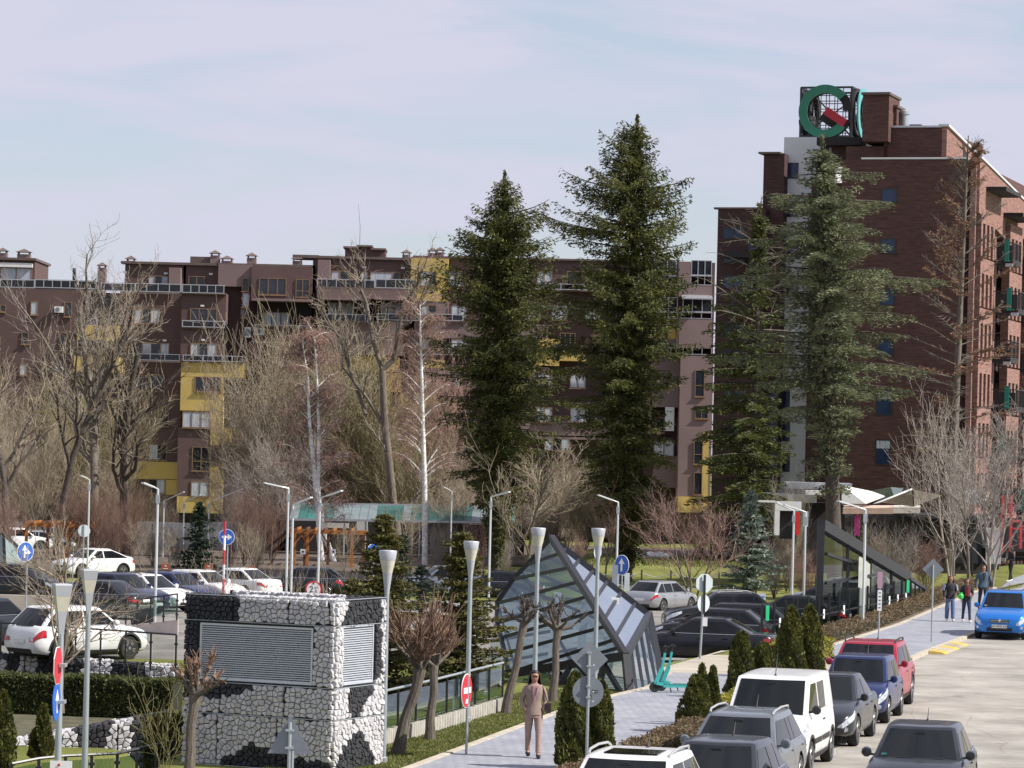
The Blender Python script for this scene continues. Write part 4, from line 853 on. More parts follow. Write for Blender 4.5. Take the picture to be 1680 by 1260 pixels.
for w_, mt, nm in ((True, m_stw, 'white_stones'), (False, m_std, 'black_stones')):
    mb = MB(); [stone(mb, s[3], s[4], s[5], rg) for s in allst if s[2] == w_ and id(s) not in bs_]; tag(mb.build('stone_fill', mt, gb, fixn=False), kind='stuff', label='packed '+('white' if w_ else 'black')+' stones behind wire mesh')
mb = MB(); mb.box(-WF+.03, LV[0], .03, DS-.03, 0, HT-.03); mb.box(LV[1], -.03, .03, .31, 0, HT-.03); mb.box(LV[0], LV[1], .03, .6, 0, LV[2]); mb.box(LV[0], LV[1], .03, .6, LV[3], HT-.03); mb.box(-.8, -.03, .31, DS-.03, 0, 1.6); mb.box(-.8, -.03, .31, DS-.03, 2.76, HT-.03); mb.box(-.8, -.03, 1.66, DS-.03, 1.6, 2.76); mb.box(-WF+.1, -.5, .6, DS-.04, .0, HT-.04); mb.build('core', m_core, gb)
m_louv = M('louvre_metal', (.58, .61, .66), .42, metal=.35, var=.05, vs=3); m_louv2 = M('louvre_metal_pale', (.52, .5, .47), .45, metal=.2)
def louvre(x0, x1, z0, z1, n, side=False):
    tr = (lambda x, y, z: Vector((x, y, z))) if not side else (lambda x, y, z: Vector((-y, x, z)))
    m = MB(); 
    for (a, b, c, d) in ((x0, x1, z0, z0+.04), (x0, x1, z1-.04, z1), (x0, x0+.04, z0+.04, z1-.04), (x1-.04, x1, z0+.04, z1-.04)):
        b_ = len(m.v); m.box(a, b, .02, .1, c, d); m.v[b_:] = [tr(*v) for v in m.v[b_:]]
    o = m.build('louvre_frame', m_louv, gb)
    for i in range(n):
        z = z0+.04+(z1-z0-.08)*i/n; h = (z1-z0-.08)/n; m = MB(); m.add([tr(x0+.04, .03, z), tr(x1-.04, .03, z), tr(x1-.04, .03, z+h*.35), tr(x0+.04, .03, z+h*.35), tr(x0+.04, .12, z+h*1.1), tr(x1-.04, .12, z+h*1.1), tr(x1-.04, .12, z+h*.8), tr(x0+.04, .12, z+h*.8)], [(0, 1, 2, 3), (3, 2, 5, 4), (4, 5, 6, 7), (7, 6, 1, 0), (0, 3, 4, 7), (1, 6, 5, 2)]); m.build('louvre_blade', m_louv, o)
louvre(LV[0]+.02, LV[1]-.02, LV[2], LV[3], 24); louvre(.34, 1.63, 1.62, 2.74, 24, True)
m = MB()                                            # wire edges and seams
for z in fS[:4]: m.tube([(-WF, -.03, z), (0.03, -.03, z), (.03, DS, z)], .008, 4)
m.tube([(-WF, -.02, HT+.02), (.02, -.02, HT+.02), (.02, DS, HT+.02)], .008, 4); m.build('wire_edge', m_galv, gb)
def gabwall(label, p0, p1, h, dark, s, ph=.5, top=True, lean=0):
    t = thing('gabion_wall', label, 'gabion wall', p0, math.atan2(p1.y-p0.y, p1.x-p0.x)); L = (Vector((p1.x, p1.y, 0))-Vector((p0.x, p0.y, 0))).length; sl_ = (p1.z-p0.z)/L
    mt = Matrix.Translation(p0) @ Matrix.Rotation(t.rotation_euler.z, 4, 'Z'); A = {True: MB(), False: MB()}; to3 = lambda x, y: Vector((x, 0, y+sl_*x)); n = max(1, round(L/1.5)); rn = max(1, round(h/.8))
    for i in range(n):
        for j in range(rn):
            for cl in cells(i*L/n+.01, (i+1)*L/n-.01, -h+j*h/rn+.01, -h+(j+1)*h/rn-.01, s, rg, stx=1.2):
                w = not any(inpoly(*proj(mt @ to3(cl[0], cl[1])), pl) for pl in dark); stone(A[w], cl, to3, Vector((0, -1, 0)), rg, .04)
    tt = lambda x, y: Vector((x, y, sl_*x))
    for cl in cells(.01, L-.01, 0.01, .45, s, rg): w = not any(inpoly(*proj(mt @ tt(cl[0], 0)), pl) for pl in dark); stone(A[w], cl, tt, Vector((0, 0, 1)), rg, .04)
    for w in (True, False):
        if A[w].v: tag(A[w].build('stone_fill', m_stw if w else m_std, t, fixn=False), kind='stuff', label=('white' if w else 'black')+' stones in wire baskets')
    m = MB(); m.prism([(0, .02, -h), (L, .02, -h+sl_*L), (L, .02, sl_*L-.03), (0, .02, -.03)], (0, .43, 0)); m.build('core', m_core, t); return t
gabwall('lower black and white gabion wall behind the two thujas at the lower left', P(-6, 1221, 72.5), P(292, 1168, 73.5), 1.9, [[(45, 1200), (85, 1190), (95, 1250), (50, 1265)], [(120, 1180), (190, 1170), (180, 1210), (165, 1245), (140, 1250), (122, 1215)], [(222, 1150), (300, 1150), (300, 1280), (210, 1280)]], .115)
gabwall('upper black and white gabion wall under the black railing', P(-40, 1071, 99.5), P(288, 1093, 98.5), 2.0, [[(2, 1060), (32, 1060), (36, 1130), (18, 1130)], [(66, 1060), (138, 1060), (130, 1130), (60, 1130)], [(188, 1060), (232, 1060), (245, 1130), (180, 1130)]], .15)
# railings on the upper wall and the ramp
def railing(label, pts, hgt, n, panels=True, mat=m_black, pmat=None, par=None):
    t = par or thing('metal_railing', label, 'railing'); Ls = [0]
    for a, b in zip(pts, pts[1:]): Ls.append(Ls[-1]+(b-a).length)
    def at(s):
        for k in range(len(pts)-1):
            if s <= Ls[k+1]+1e-6: return pts[k].lerp(pts[k+1], (s-Ls[k])/(Ls[k+1]-Ls[k]))
        return pts[-1]
    ps = [at(Ls[-1]*i/n) for i in range(n+1)]
    for p in ps:
        m = MB(); m.beam(p-Vector((0, 0, .1)), p+Vector((0, 0, hgt)), .055); m.cbox(p+Vector((0, 0, hgt*.72)), (.1, .1, .06)); m.cbox(p+Vector((0, 0, .1)), (.1, .1, .06)); m.build('post', mat, t)
    m = MB(); m.tube([p+Vector((0, 0, hgt)) for p in ps], .03, 6); m.build('handrail', mat, t, smooth=True)
    if panels:
        for p, q in zip(ps, ps[1:]):
            e = (q-p).normalized()*.06; m = MB(); m.quad(p+e+Vector((0, 0, .14)), q-e+Vector((0, 0, .14)), q-e+Vector((0, 0, hgt*.86)), p+e+Vector((0, 0, hgt*.86))); m.build('glass_panel', pmat or m_rglass, t)
    return t
railing('black post railing on top of the upper gabion wall in front of the white suv', [P(-40, 1073, 99.2), P(288, 1096, 98.2)], .98, 8, pmat=glass_mat('clear_screen', (.8, .82, .8), base=.03))
railing('dark glazed railing along the ramp behind the grey saloon', [P(140, 1015, 122), P(216, 1022, 119), P(290, 1013, 117)], .82, 8, pmat=m_rglass)
rw = thing('ramp_wall', 'pinkish concrete ramp wall behind the bonnet of the white suv', 'retaining wall', (-15, 118, -1))
m_pinkc = M('pinkish_concrete', (.62, .53, .47), .9, var=.12, vs=1); m = MB(); a, b, c = P(136, 1020, 122.1), P(216, 1026, 119.1), P(292, 1016, 117.1)
for u, v in ((a, b), (b, c)): m = MB(); m.prism([Vector((u.x, u.y, -1.6)), Vector((v.x, v.y, -1.6)), v, u], (0, .2, 0)); m.build('wall_slab', m_pinkc, rw, world=True)
railing('grey tube railing with glass at the bottom left below the gabion wall', [P(18, 1308, 62), P(78, 1296, 62.5), P(190, 1290, 63.5), P(286, 1268, 65)], .62, 7, mat=m_black)
m = thing('concrete_parapet', 'cream concrete parapet behind the dark suv at the far left', 'retaining wall', (-19, 125, -1)); q = MB(); a, b = P(-30, 975, 126), P(86, 975, 126); q.box(a.x, b.x, 126, 126.3, -1.4, a.z+.0); q.build('wall_slab', m_conc, m, world=True)
# ================================================================== CARS
def paint(name, c, met=.0, rough=.28, spec=.5): return M('paint_'+name, c, rough, metal=met, coat=.45, spec=.35, var=.05, vs=1.5)
p_white = paint('white', (.72, .72, .71)); p_black = paint('black', (.008, .008, .011)); p_dgrey = paint('dark_grey', (.02, .023, .028), .15); p_silver = paint('silver', (.40, .41, .43), .6)
p_gsilver = paint('grey_silver', (.16, .18, .2), .4); p_red = paint('red', (.33, .014, .035), .1); p_blue = paint('light_blue', (.015, .17, .56), .3); p_dblue = paint('deep_blue', (.012, .024, .10), .2); p_navy = paint('navy', (.02, .028, .07), .4)
m_cglass = M('car_glass', (.008, .009, .011), .04, spec=.35); m_cglassl = M('car_windscreen', (.009, .011, .012), .05, spec=.3)
m_tyre = M('tyre', (.02, .02, .02), .85); m_rim = M('alloy_rim', (.5, .5, .52), .3, metal=.8); m_rimd = M('rim_dark', (.03, .03, .03), .6)
m_hl = M('headlight_lens', (.55, .58, .6), .12, metal=.3, spec=1, var=.45, vs=14); m_tl = M('taillight', (.4, .012, .02), .2, coat=.5, var=.4, vs=9); m_trim = M('chrome_trim', (.6, .62, .65), .2, metal=.9)
m_gap = M('panel_gap', (.01, .01, .01), .9); m_plate = M('number_plate', (.72, .72, .7), .5); m_mesh = M('grille', (.015, .015, .017), .5, var=.4, vs=20)
TYPES = dict(
 sedan=dict(L=4.62, W=1.78, H=1.46, hood=1.18, rf=1.98, rr=3.2, gb=3.98, belt=.93, nose=.66, tail=.98, wr=.325, wb=2.65, fo=.9, cl=0),
 big_sedan=dict(L=4.95, W=1.87, H=1.47, hood=1.35, rf=2.2, rr=3.4, gb=4.3, belt=.95, nose=.66, tail=1.0, wr=.35, wb=2.95, fo=.88, cl=0),
 hatch=dict(L=4.3, W=1.79, H=1.46, hood=1.0, rf=1.75, rr=3.45, gb=4.1, belt=.92, nose=.68, tail=.98, wr=.32, wb=2.63, fo=.86, cl=0),
 small=dict(L=3.75, W=1.68, H=1.5, hood=.78, rf=1.45, rr=3.15, gb=3.6, belt=.92, nose=.68, tail=1.0, wr=.3, wb=2.42, fo=.72, cl=0),
 suv=dict(L=4.4, W=1.82, H=1.63, hood=1.12, rf=1.82, rr=3.65, gb=4.2, belt=1.05, nose=.8, tail=1.1, wr=.355, wb=2.62, fo=.88, cl=1),
 wagon=dict(L=4.75, W=1.8, H=1.5, hood=1.2, rf=2.0, rr=4.05, gb=4.6, belt=.94, nose=.68, tail=1.0, wr=.33, wb=2.7, fo=.92, cl=0),
 coupe_suv=dict(L=4.75, W=1.9, H=1.62, hood=1.3, rf=2.0, rr=3.1, gb=4.45, belt=1.08, nose=.82, tail=1.16, wr=.37, wb=2.85, fo=.9, cl=1),
 van=dict(L=4.38, W=1.8, H=1.84, hood=.72, rf=1.42, rr=4.18, gb=4.33, belt=1.12, nose=.86, tail=1.15, wr=.32, wb=2.73, fo=.86, cl=1))
class Car:
    def __init__(s, k):
        s.__dict__.update(TYPES[k]); s.k = k; L = s.L; s.X = lambda d: L/2-d
        b = s.belt; s.tz = [(0, s.nose-.12), (.05, s.nose-.03), (.14, s.nose+.05), (s.hood*.5, (s.nose+b)/2+.04), (s.hood, b-.0), (s.rf+.3, b), (s.gb-.35, b+.02), (s.gb, s.tail), (L-.12, s.tail-.03), (L-.03, s.tail-.12), (L, s.tail-.22)]
        if s.k in ('hatch', 'small', 'suv', 'wagon', 'van', 'coupe_suv'): s.tz[6:] = [(s.gb-.3, b+.02), (s.gb-.02, s.tail), (L-.1, s.tail-.08), (L-.03, s.tail-.2), (L, s.tail-.32)]
    def ztop(s, x): d = s.L/2-x; return float(np.interp(d, [q[0] for q in s.tz], [q[1] for q in s.tz]))
    def w(s, x):
        L, W = s.L, s.W; a = abs(x); Rr = .42; w = W/2*(1-.035*(a/(L/2))**2)
        if a > L/2-Rr: t = (a-(L/2-Rr))/Rr; w -= .30*(1-math.sqrt(max(0, 1-min(1, t*.97)**2)))
        return w
    def zb(s, x): a = abs(x); return .2 if a < s.L/2-.7 else .2+.08*(a-s.L/2+.7)/.7
    def wx(s, x, z):
        f = max(0, (abs(x)-(s.L/2-.5))/.5); sg = 1 if x > 0 else -1; k = (z-.5)/.45
        return x-sg*f*f*(.1*k*k+(.05 if z < .35 else 0))
    def S(s, x, h, side, off=0):
        zt, zb, w = s.ztop(x), s.zb(x), s.w(x)
        pr = [(0, .86), (.1, .955), (.3, .995), (.5, 1.0), (.7, .985), (.88, .955), (.97, .915), (1, .87)]
        k = float(np.interp(h, [q[0] for q in pr], [q[1] for q in pr])); z = zb+(zt-zb)*h
        return Vector((s.wx(x, z)+(off if x > s.L/2-.25 else -off if x < -s.L/2+.25 else 0), side*(w*k+off), z))
    def body(s):
        L = s.L; xs = sorted(set([-L/2, -L/2+.03, -L/2+.08, -L/2+.16, -L/2+.3, L/2-.3, L/2-.16, L/2-.08, L/2-.03, L/2]+list(np.linspace(-L/2+.42, L/2-.42, 22)))); hs = [0, .1, .3, .5, .7, .88, .97, 1]; rows = []
        for x in xs:
            r = [Vector((s.wx(x, s.zb(x)), 0, s.zb(x)))]+[s.S(x, h, 1) for h in hs]; zt = s.ztop(x); w = s.w(x)
            r += [Vector((s.wx(x, zt), w*.55, zt+.022)), Vector((s.wx(x, zt), 0, zt+.03))]
            r += [Vector((v.x, -v.y, v.z)) for v in reversed(r[1:-1])]; rows.append(r)
        n = len(rows[0]); mb = MB(); vs = [v for r in rows for v in r]; fs = []
        for i in range(len(rows)-1):
            for j in range(n): fs.append((i*n+j, i*n+(j+1) % n, (i+1)*n+(j+1) % n, (i+1)*n+j))
        fs.append(tuple(range(n-1, -1, -1))); fs.append(tuple((len(rows)-1)*n+j for j in range(n))); mb.add(vs, fs)
        return mb
    def gh(s, t):       # greenhouse section at height fraction t: front x, rear x, half width, z
        zb, zt = s.belt-.06, s.H-.05; fx = s.X(s.hood)+.08+(s.X(s.rf)-s.X(s.hood)-.08)*t; rx = s.X(s.gb)-.05+(s.X(s.rr)-s.X(s.gb)+.05)*(t**1.15)
        w0 = s.W/2*.925; w1 = s.W/2*(.70 if s.k not in ('van', 'suv', 'small') else .75 if s.k != 'van' else .82); return fx, rx, w0+(w1-w0)*t, zb+(zt-zb)*t
    def pt(s, x, y, t):      # y on front/rear bow
        return None
    def side(s, x, t, sd, off=0):
        fx, rx, w, z = s.gh(t); m = (fx+rx)/2; k = 1-.05*((x-m)/((fx-rx)/2))**2; return Vector((x, sd*(w*k+off), z+off*.3))
    def end(s, y, t, front, off=0):      # y in -1..1
        fx, rx, w, z = s.gh(t); bow = .11*(y*y) if front else .07*y*y; x = fx-bow+off if front else rx+bow-off
        return Vector((x, y*w*.95, z+off*.6))
    def cabin(s):
        mb = MB(); rows = []
        for t in (0, .25, .5, .75, 1.0):
            fx, rx, w, z = s.gh(t); r = [s.end(y, t, True) for y in (-1, -.8, -.5, 0, .5, .8, 1)]; r = [Vector((p.x, p.y, p.z)) for p in r]
            xs_ = np.linspace(fx-.11-.03, rx+.07+.03, 9); r += [s.side(x, t, 1) for x in xs_]+[s.end(y, t, False) for y in (1, .8, .5, 0, -.5, -.8, -1)]+[s.side(x, t, -1) for x in xs_[::-1]]; rows.append(r)
        top = rows[-1]; c = sum(top, Vector())/len(top)
        xm = c.x; hl = (s.gh(1)[0]-s.gh(1)[1])/2
        for k, dz in ((.94, .026), (.8, .042), (.4, .05)): rows.append([Vector((c.x+(p.x-c.x)*(1-(1-k)*.5 if k > .5 else k), p.y*k, p.z+dz*(1-.35*((p.x-xm)/hl)**2))) for p in top])
        n = len(rows[0]); vs = [v for r in rows for v in r]; fs = [(i*n+j, i*n+(j+1) % n, (i+1)*n+(j+1) % n, (i+1)*n+j) for i in range(len(rows)-1) for j in range(n)]; fs.append(tuple((len(rows)-1)*n+j for j in range(n))); mb.add(vs, fs); return mb
def wheel(parent, x, y, r, sd, steer=0):
    mb = MB(); hw = .105; mb.lathe([(r*.66, -hw), (r*.93, -hw), (r, -hw*.6), (r, hw*.6), (r*.93, hw), (r*.66, hw)], 24, (0, 0, 0), 'Y'); o = mb.build('tyre', m_tyre, parent, smooth=True); o.location = (x, y, r)
    mb = MB(); mb.lathe([(.03, sd*hw*.7), (r*.64, sd*hw*.45), (r*.7, sd*hw*.9), (r*.66, sd*(hw+.006)), (r*.62, sd*hw*.7)], 20, (0, 0, 0), 'Y'); mb.lathe([(.05, sd*hw*.5), (.05, sd*hw), (.001, sd*(hw+.005))], 10, (0, 0, 0), 'Y')
    for k in range(10):
        a = 2*math.pi*k/10+(.12 if k % 2 else -.12); c, q = math.cos(a), math.sin(a); mb.beam((c*.04, sd*hw*.8, q*.04), (c*r*.64, sd*hw*.85, q*r*.64), .035*r/.33, .03)
    i = mb.build('rim', m_rim, o, smooth=True); mb = MB(); mb.lathe([(r*.67, sd*hw*.3), (.001, sd*hw*.3)], 16, (0, 0, 0), 'Y'); mb.build('brake_shade', m_rimd, o)
    return o
PROTO = {}
def car(kind, paintm, label, loc, ang, group=None, front=True, rear=True, rails=None, plate=None, sunroof=False, cladding=None, detail=1, wind=None, brand=None, wiper=True, cat='car', name='parked_car', interior=False):
    c = Car(kind); t = thing(name, label, cat, loc, ang, group)
    if kind not in PROTO:
        b = c.body().build('body', paintm, None, smooth=True, sharp=50); bpy.ops.object.select_all(action='DESELECT')
        cut = MB()
        for d in (c.fo, c.fo+c.wb):
            for sd in (1, -1): cut.lathe([(c.wr+.055, sd*c.W*.22), (c.wr+.055, sd*c.W*.7)], 28, (c.X(d), 0, c.wr+.01), 'Y')
        co = cut.build('cut', m_gap); md = b.modifiers.new('b', 'BOOLEAN'); md.operation = 'DIFFERENCE'; md.object = co; md.solver = 'EXACT'; md.material_mode = 'TRANSFER'
        dg = bpy.context.evaluated_depsgraph_get(); me = bpy.data.meshes.new_from_object(b.evaluated_get(dg)); bpy.data.objects.remove(b); bpy.data.objects.remove(co)
        me.polygons.foreach_set('use_smooth', [True]*len(me.polygons)); me.set_sharp_from_angle(angle=R(42)); cb = c.cabin().build('cabin', paintm, None, smooth=True, sharp=45); PROTO[kind] = (me, cb.data); bpy.data.objects.remove(cb)
    for nm, me in (('body', PROTO[kind][0]), ('cabin', PROTO[kind][1])):
        o = link(nm, me, t); o.material_slots[0].link = 'OBJECT'; o.material_slots[0].material = paintm
    L = c.L; X = c.X
    # windows
    van = kind == 'van'; xb = X(c.rf+ (c.rr-c.rf)*.42); eps = .006
    for sd in (1, -1):
        segs = [('f', xb+.035, None), ('r', None, xb-.035)] if not van else [('f', X(2.05), None)]
        if kind in ('suv', 'wagon', 'small', 'hatch') : q = X(c.rr-.25) if kind != 'wagon' else X(c.rr-.75); segs = [segs[0], ('m', q+.03, xb-.035), ('r', None, q-.03)]
        if van: segs += [('m', X(3.0), X(2.2))]
        for (k, x0, x1) in segs:
            rows = []; ok = True
            for i in range(6):
                tt = .14+.72*i/5; fx, rx, w, z = c.gh(tt); lo = x0 if x0 is not None else rx+.07+(.12 if k == 'r' else 0)+.1*max(0, tt-.5)*0; hi = x1 if x1 is not None else fx-.21
                if k == 'm' and x0 is not None: lo = max(lo, rx+.25)
                if hi-lo < .02: hi = lo+.004
                rows.append([c.side(lo+(hi-lo)*j/5, tt, sd, eps) for j in range(6)])
            mb = MB(); mb.grid(rows); o = mb.build('side_window', m_cglass, t, smooth=True)
        if kind != 'van':
            mb = MB(); tt = .13; fx, rx, w, z = c.gh(tt); mb.tube([c.side(x, tt, sd, .012) for x in np.linspace(rx+.2, fx-.24, 8)], .011, 4); mb.build('window_trim', m_trim, t)
        # chrome line, handles, door gaps
        if detail:
            for d in ((X(c.hood+.12), xb, X(c.rr+.15)) if not van else (X(.95), X(2.1), X(3.15))):
                mb = MB(); rows = [[c.S(d-.006, h, sd, .003) for h in (.1, .3, .5, .7, .88, .97)], [c.S(d+.006, h, sd, .003) for h in (.1, .3, .5, .7, .88, .97)]]; mb.grid(rows); mb.build('door_gap', m_gap, t)
            for d in (xb+.12, X(c.rr+.15)+.18): p = c.S(d, .82, sd, .012); mb = MB(); mb.cbox(p, (.17, .03, .025)); mb.build('door_handle', paintm if cladding is None else m_blackp, t)
            mb = MB(); p = c.side(c.gh(.15)[0]-.32, .15, sd, 0); mb.lathe([(.001, -.09), (.07, -.075), (.095, 0), (.075, .06), (.001, .07)], 10, (p.x+.02, p.y+sd*.14, p.z+.05), 'X'); mb.beam((p.x, p.y, p.z), (p.x, p.y+sd*.12, p.z+.02), .04); mb.build('wing_mirror', paintm if cladding is None or van is False else m_blackp, t, smooth=True)
        if cladding is not None or c.cl:
            for rows_ in ([[c.S(x, h, sd, .012) for x in np.linspace(X(c.fo+c.wr+.08), X(c.fo+c.wb-c.wr-.08), 8)] for h in (0, .08, .17)],): mb = MB(); mb.grid(rows_); mb.build('sill_cladding', m_blackp, t)
            if van: mb = MB(); mb.grid([[c.S(x, h, sd, .014) for x in np.linspace(X(2.0), X(1.15), 5)] for h in (.38, .5)]); mb.build('rub_strip', m_blackp, t); mb = MB(); mb.grid([[c.S(x, h, sd, .014) for x in np.linspace(X(3.1), X(2.15), 5)] for h in (.38, .5)]); mb.build('rub_strip', m_blackp, t)
            for d in (c.fo, c.fo+c.wb):
                mb = MB(); ri = []; ro = []
                for k in range(15):
                    a = math.pi*(-.08+1.16*k/14)
                    for rr_, li in ((c.wr+.052, ri), (c.wr+.115, ro)):
                        xx, zz = X(d)+math.cos(a)*rr_, c.wr+.01+math.sin(a)*rr_; zt, zb = c.ztop(xx), c.zb(xx); p = c.S(xx, min(1, max(0, (zz-zb)/(zt-zb))), sd, .01); li.append(Vector((xx, p.y, max(zz, .2))))
                mb.grid([ri, ro]); mb.build('arch_trim', m_blackp, t)
    for fr in (True, False):
        rows = [[c.end(y*(.9-.0*i), .09+.86*i/5, fr, .008) for y in np.linspace(-1, 1, 9)] for i in range(6)] if fr or not van else [[c.end(y*.75, .25+.6*i/4, fr, .008) for y in np.linspace(-1, 1, 7)] for i in range(5)]
        mb = MB(); mb.grid(rows); o = mb.build('windscreen' if fr else 'rear_window', m_cglassl if fr else m_cglass, t, smooth=True)
        if fr and wiper and detail > 1:
            mb = MB()
            for y0, y1 in ((-.75, -.05), (-.1, .6)): mb.tube([c.end(y0, .1, True, .02), c.end((y0+y1)/2, .13, True, .025), c.end(y1, .14, True, .022)], .008, 4)
            mb.build('wiper', m_blackp, t)
            mb = MB(); p = c.end(0, .84, True, .011); mb.cbox(p, (.02, .16, .05)); mb.build('mirror_mount', m_blackp, t); mb = MB(); p = c.end(-.78, .2, True, .012); mb.cbox(p, (.01, .09, .05), 0); mb.build('toll_sticker', m_steal if plate is None else m_signwhite, t)
    # lamps, grille, plates
    if front:
        for sd in (1, -1):
            rows = [[c.S(x, h, sd, .008) for x in np.linspace(L/2-.42, L/2-.012, 8)] for h in (.66, .76, .86)]
            rows = [[c.S(x, h0+(h1-h0)*i/3, sd, .008) for x, h0, h1 in zip(np.linspace(L/2-.58, L/2-.012, 8), np.linspace(.80, .55, 8), np.linspace(.92, .87, 8))] for i in range(4)]
            mb = MB(); mb.grid(rows); mb.build('headlight', m_hl, t, smooth=True)
            e = rows[0][-1]; e2 = rows[-1][-1]; mb = MB(); mb.quad((e.x+.002, e.y, e.z), (e.x+.003, e.y-sd*.12, e.z+.01), (e2.x+.005, e2.y-sd*.06, e2.z-.02), (e2.x, e2.y, e2.z)); mb.build('headlight', m_hl, t)
            mb = MB(); p = c.S(L/2-.07, .22, sd, .01); mb.lathe([(.055, -.02), (.055, .02), (.001, .03)], 10, (p.x, p.y*.98, p.z+.05), 'X'); mb.build('fog_lamp', m_hl, t)
        xf = L/2; zc = c.nose-.16; hw_ = c.w(L/2)*.7
        def fp(y, z, o=.012): return Vector((c.wx(xf, z)+o-.02*(y/hw_)**2*0, y, z))
        mb = MB(); mb.grid([[fp(y, z) for y in np.linspace(-hw_*.72, hw_*.72, 5)] for z in (zc-.05, zc, zc+.06)]); mb.build('grille', m_mesh, t)
        for k in range(2 if kind != 'coupe_suv' else 0): mb = MB(); z = zc-.02+.05*k; mb.cbox(fp(0, z, .02), (.012, hw_*1.35, .014)); mb.build('grille_bar', m_trim, t)
        mb = MB(); mb.lathe([(.05, 0), (.04, .015), (.001, .018)], 12, fp(0, zc+.03, .014), 'X'); mb.build('badge', m_trim, t)
        mb = MB(); mb.grid([[fp(y, z) for y in np.linspace(-hw_*.95, hw_*.95, 5)] for z in (.3, .36, .42)]); mb.build('lower_intake', m_mesh if cladding is None else m_blackp, t)
        mb = MB(); mb.cbox(fp(0, .47, .02), (.012, .52, .115)); o = mb.build('number_plate', m_plate, t)
        if plate: text_mesh(plate, .105, m_blackp, 'plate_lettering', o, Matrix.Translation(fp(0, .468, .028)) @ Matrix.Rotation(R(90), 4, 'Z') @ Matrix.Rotation(R(90), 4, 'X'))
    if rear:
        for sd in (1, -1):
            h0, h1 = (.66, .86) if kind not in ('suv', 'van') else (.58, .84)
            rows = [[c.S(x, h, sd, .008) for x in np.linspace(-L/2+.012, -L/2+.34, 7)] for h in np.linspace(h0, h1, 4)]; mb = MB(); mb.grid(rows); mb.build('taillight', m_tl, t, smooth=True)
            e = rows[0][0]; e2 = rows[-1][0]; mb = MB(); mb.quad((e.x-.002, e.y, e.z), (e.x-.004, e.y-sd*.2, e.z+.02), (e2.x-.004, e2.y-sd*.2, e2.z), (e2.x, e2.y, e2.z)); mb.build('taillight', m_tl, t)
        def rp(y, z, o=.012): return Vector((c.wx(-L/2, z)-o, y, z))
        mb = MB(); mb.cbox(rp(0, .62 if kind != 'sedan' else .72), (.012, .52, .115)); mb.build('number_plate', m_plate, t); mb = MB(); mb.grid([[rp(y, z, .008) for y in np.linspace(-.55, .55, 4)] for z in (.26, .4)]); mb.build('bumper_insert', m_blackp, t)
    for d in (c.fo, c.fo+c.wb):
        for sd in (1, -1):
            w_ = wheel(t, X(d), sd*(c.W/2-.12), c.wr, sd); 
    mb = MB(); mb.box(-L/2+.3, L/2-.3, -c.W/2+.3, c.W/2-.3, .16, .3); mb.build('underbody', m_gap, t)
    if rails is not None:
        for sd in (1, -1):
            fx, rx, w, z = c.gh(1); pts = [Vector((fx-.15, sd*w*.9, z+.03)), Vector((fx-.3, sd*w*.93, z+.085)), Vector(((fx+rx)/2, sd*w*.93, z+.11)), Vector((rx+.25, sd*w*.93, z+.085)), Vector((rx+.1, sd*w*.9, z+.03))]; mb = MB(); mb.tube(pts, .02, 6); mb.build('roof_rail', rails, t, smooth=True)
    if sunroof: fx, rx, w, z = c.gh(1); mb = MB(); mb.box(fx-1.0, fx-.25, -w*.6, w*.6, z+.038, z+.054); mb.build('sunroof', m_cglass, t)
    if detail > 1: mb = MB(); fx, rx, w, z = c.gh(1); p = Vector(((fx-.3) if van else rx+.25, 0, z+.03)); mb.tube([p, p+Vector((-.2, 0, .42 if van else .22))], [.01, .004], 4); mb.lathe([(.03, 0), (.015, .03), (.001, .035)], 8, p); mb.build('antenna', m_blackp, t)
    if interior:
        for y in (-.35, .35): mb = MB(); p = c.end(y, .3, True, .0105); mb.lathe([(.12, 0), (.1, .001), (.001, .002)], 10, (p.x, p.y, p.z+.02), 'X'); mb.build('seat_hint', m_dark, t)
    return t
SH = R(256.3)     # towards the camera along the street
def onroad(px, py, z=.01):     # front contact point of a car given by picture point, z level
    return G(px, py, z)
def fcar(kind, pm, label, x, y, dang=0, **kw): return car(kind, pm, label, (x, y, kw.pop('z', .01)), SH+R(dang), **kw)
row = 'cars parked in a line along the pavement'
fcar('suv', p_white, 'white car with silver roof rails and sunroof at the bottom edge, nearest parked', 1.95, 50.6, rails=m_silver, sunroof=True, detail=2, group=row)
fcar('hatch', p_dgrey, 'dark blue grey hatchback between the white car with sunroof and the silver estate', 3.62, 55.4, detail=2, group=row)
fcar('wagon', p_gsilver, 'silver grey estate car with roof rails in front of the white van', 4.35, 60.9, rails=m_silver, detail=2, group=row)
fcar('van', p_white, 'white delivery van with black bumper and mirrors in the parked line', 5.45, 66.6, cladding=1, detail=2, group=row, rear=True, cat='van', name='parked_van')
fcar('sedan', p_dgrey, 'dark grey saloon car parked right behind the white van', 7.05, 73.1, detail=2, group=row, plate='PM')
fcar('small', p_dblue, 'deep blue small hatchback between the dark saloon and the red suv', 8.42, 79.2, detail=2, group=row)
fcar('suv', p_red, 'red suv with dark roof rails, last in the parked line', 9.05, 83.0, rails=m_blackp, detail=2, group=row)
c_ = G(1512, 1262); fcar('hatch', p_dgrey, 'dark grey car driving down the road with a driver at the wheel', 7.45, 59.6, 2, detail=2, name='moving_car')
c_ = G(1648, 1049, 0); fcar('suv', p_blue, 'light blue suv parked at the right edge of the picture', 17.4, 116.9, 0, detail=2, plate='AA 9092 KK')
fcar('hatch', p_red, 'red car behind the light blue suv at the right edge', 19.3, 122.2, 0)
def pcar(kind, pm, label, px, py, z, ang, **kw):     # centre of the wheel base line seen at picture point
    g = G(px, py, z); return car(kind, pm, label, (g.x, g.y, z), R(ang), **kw)
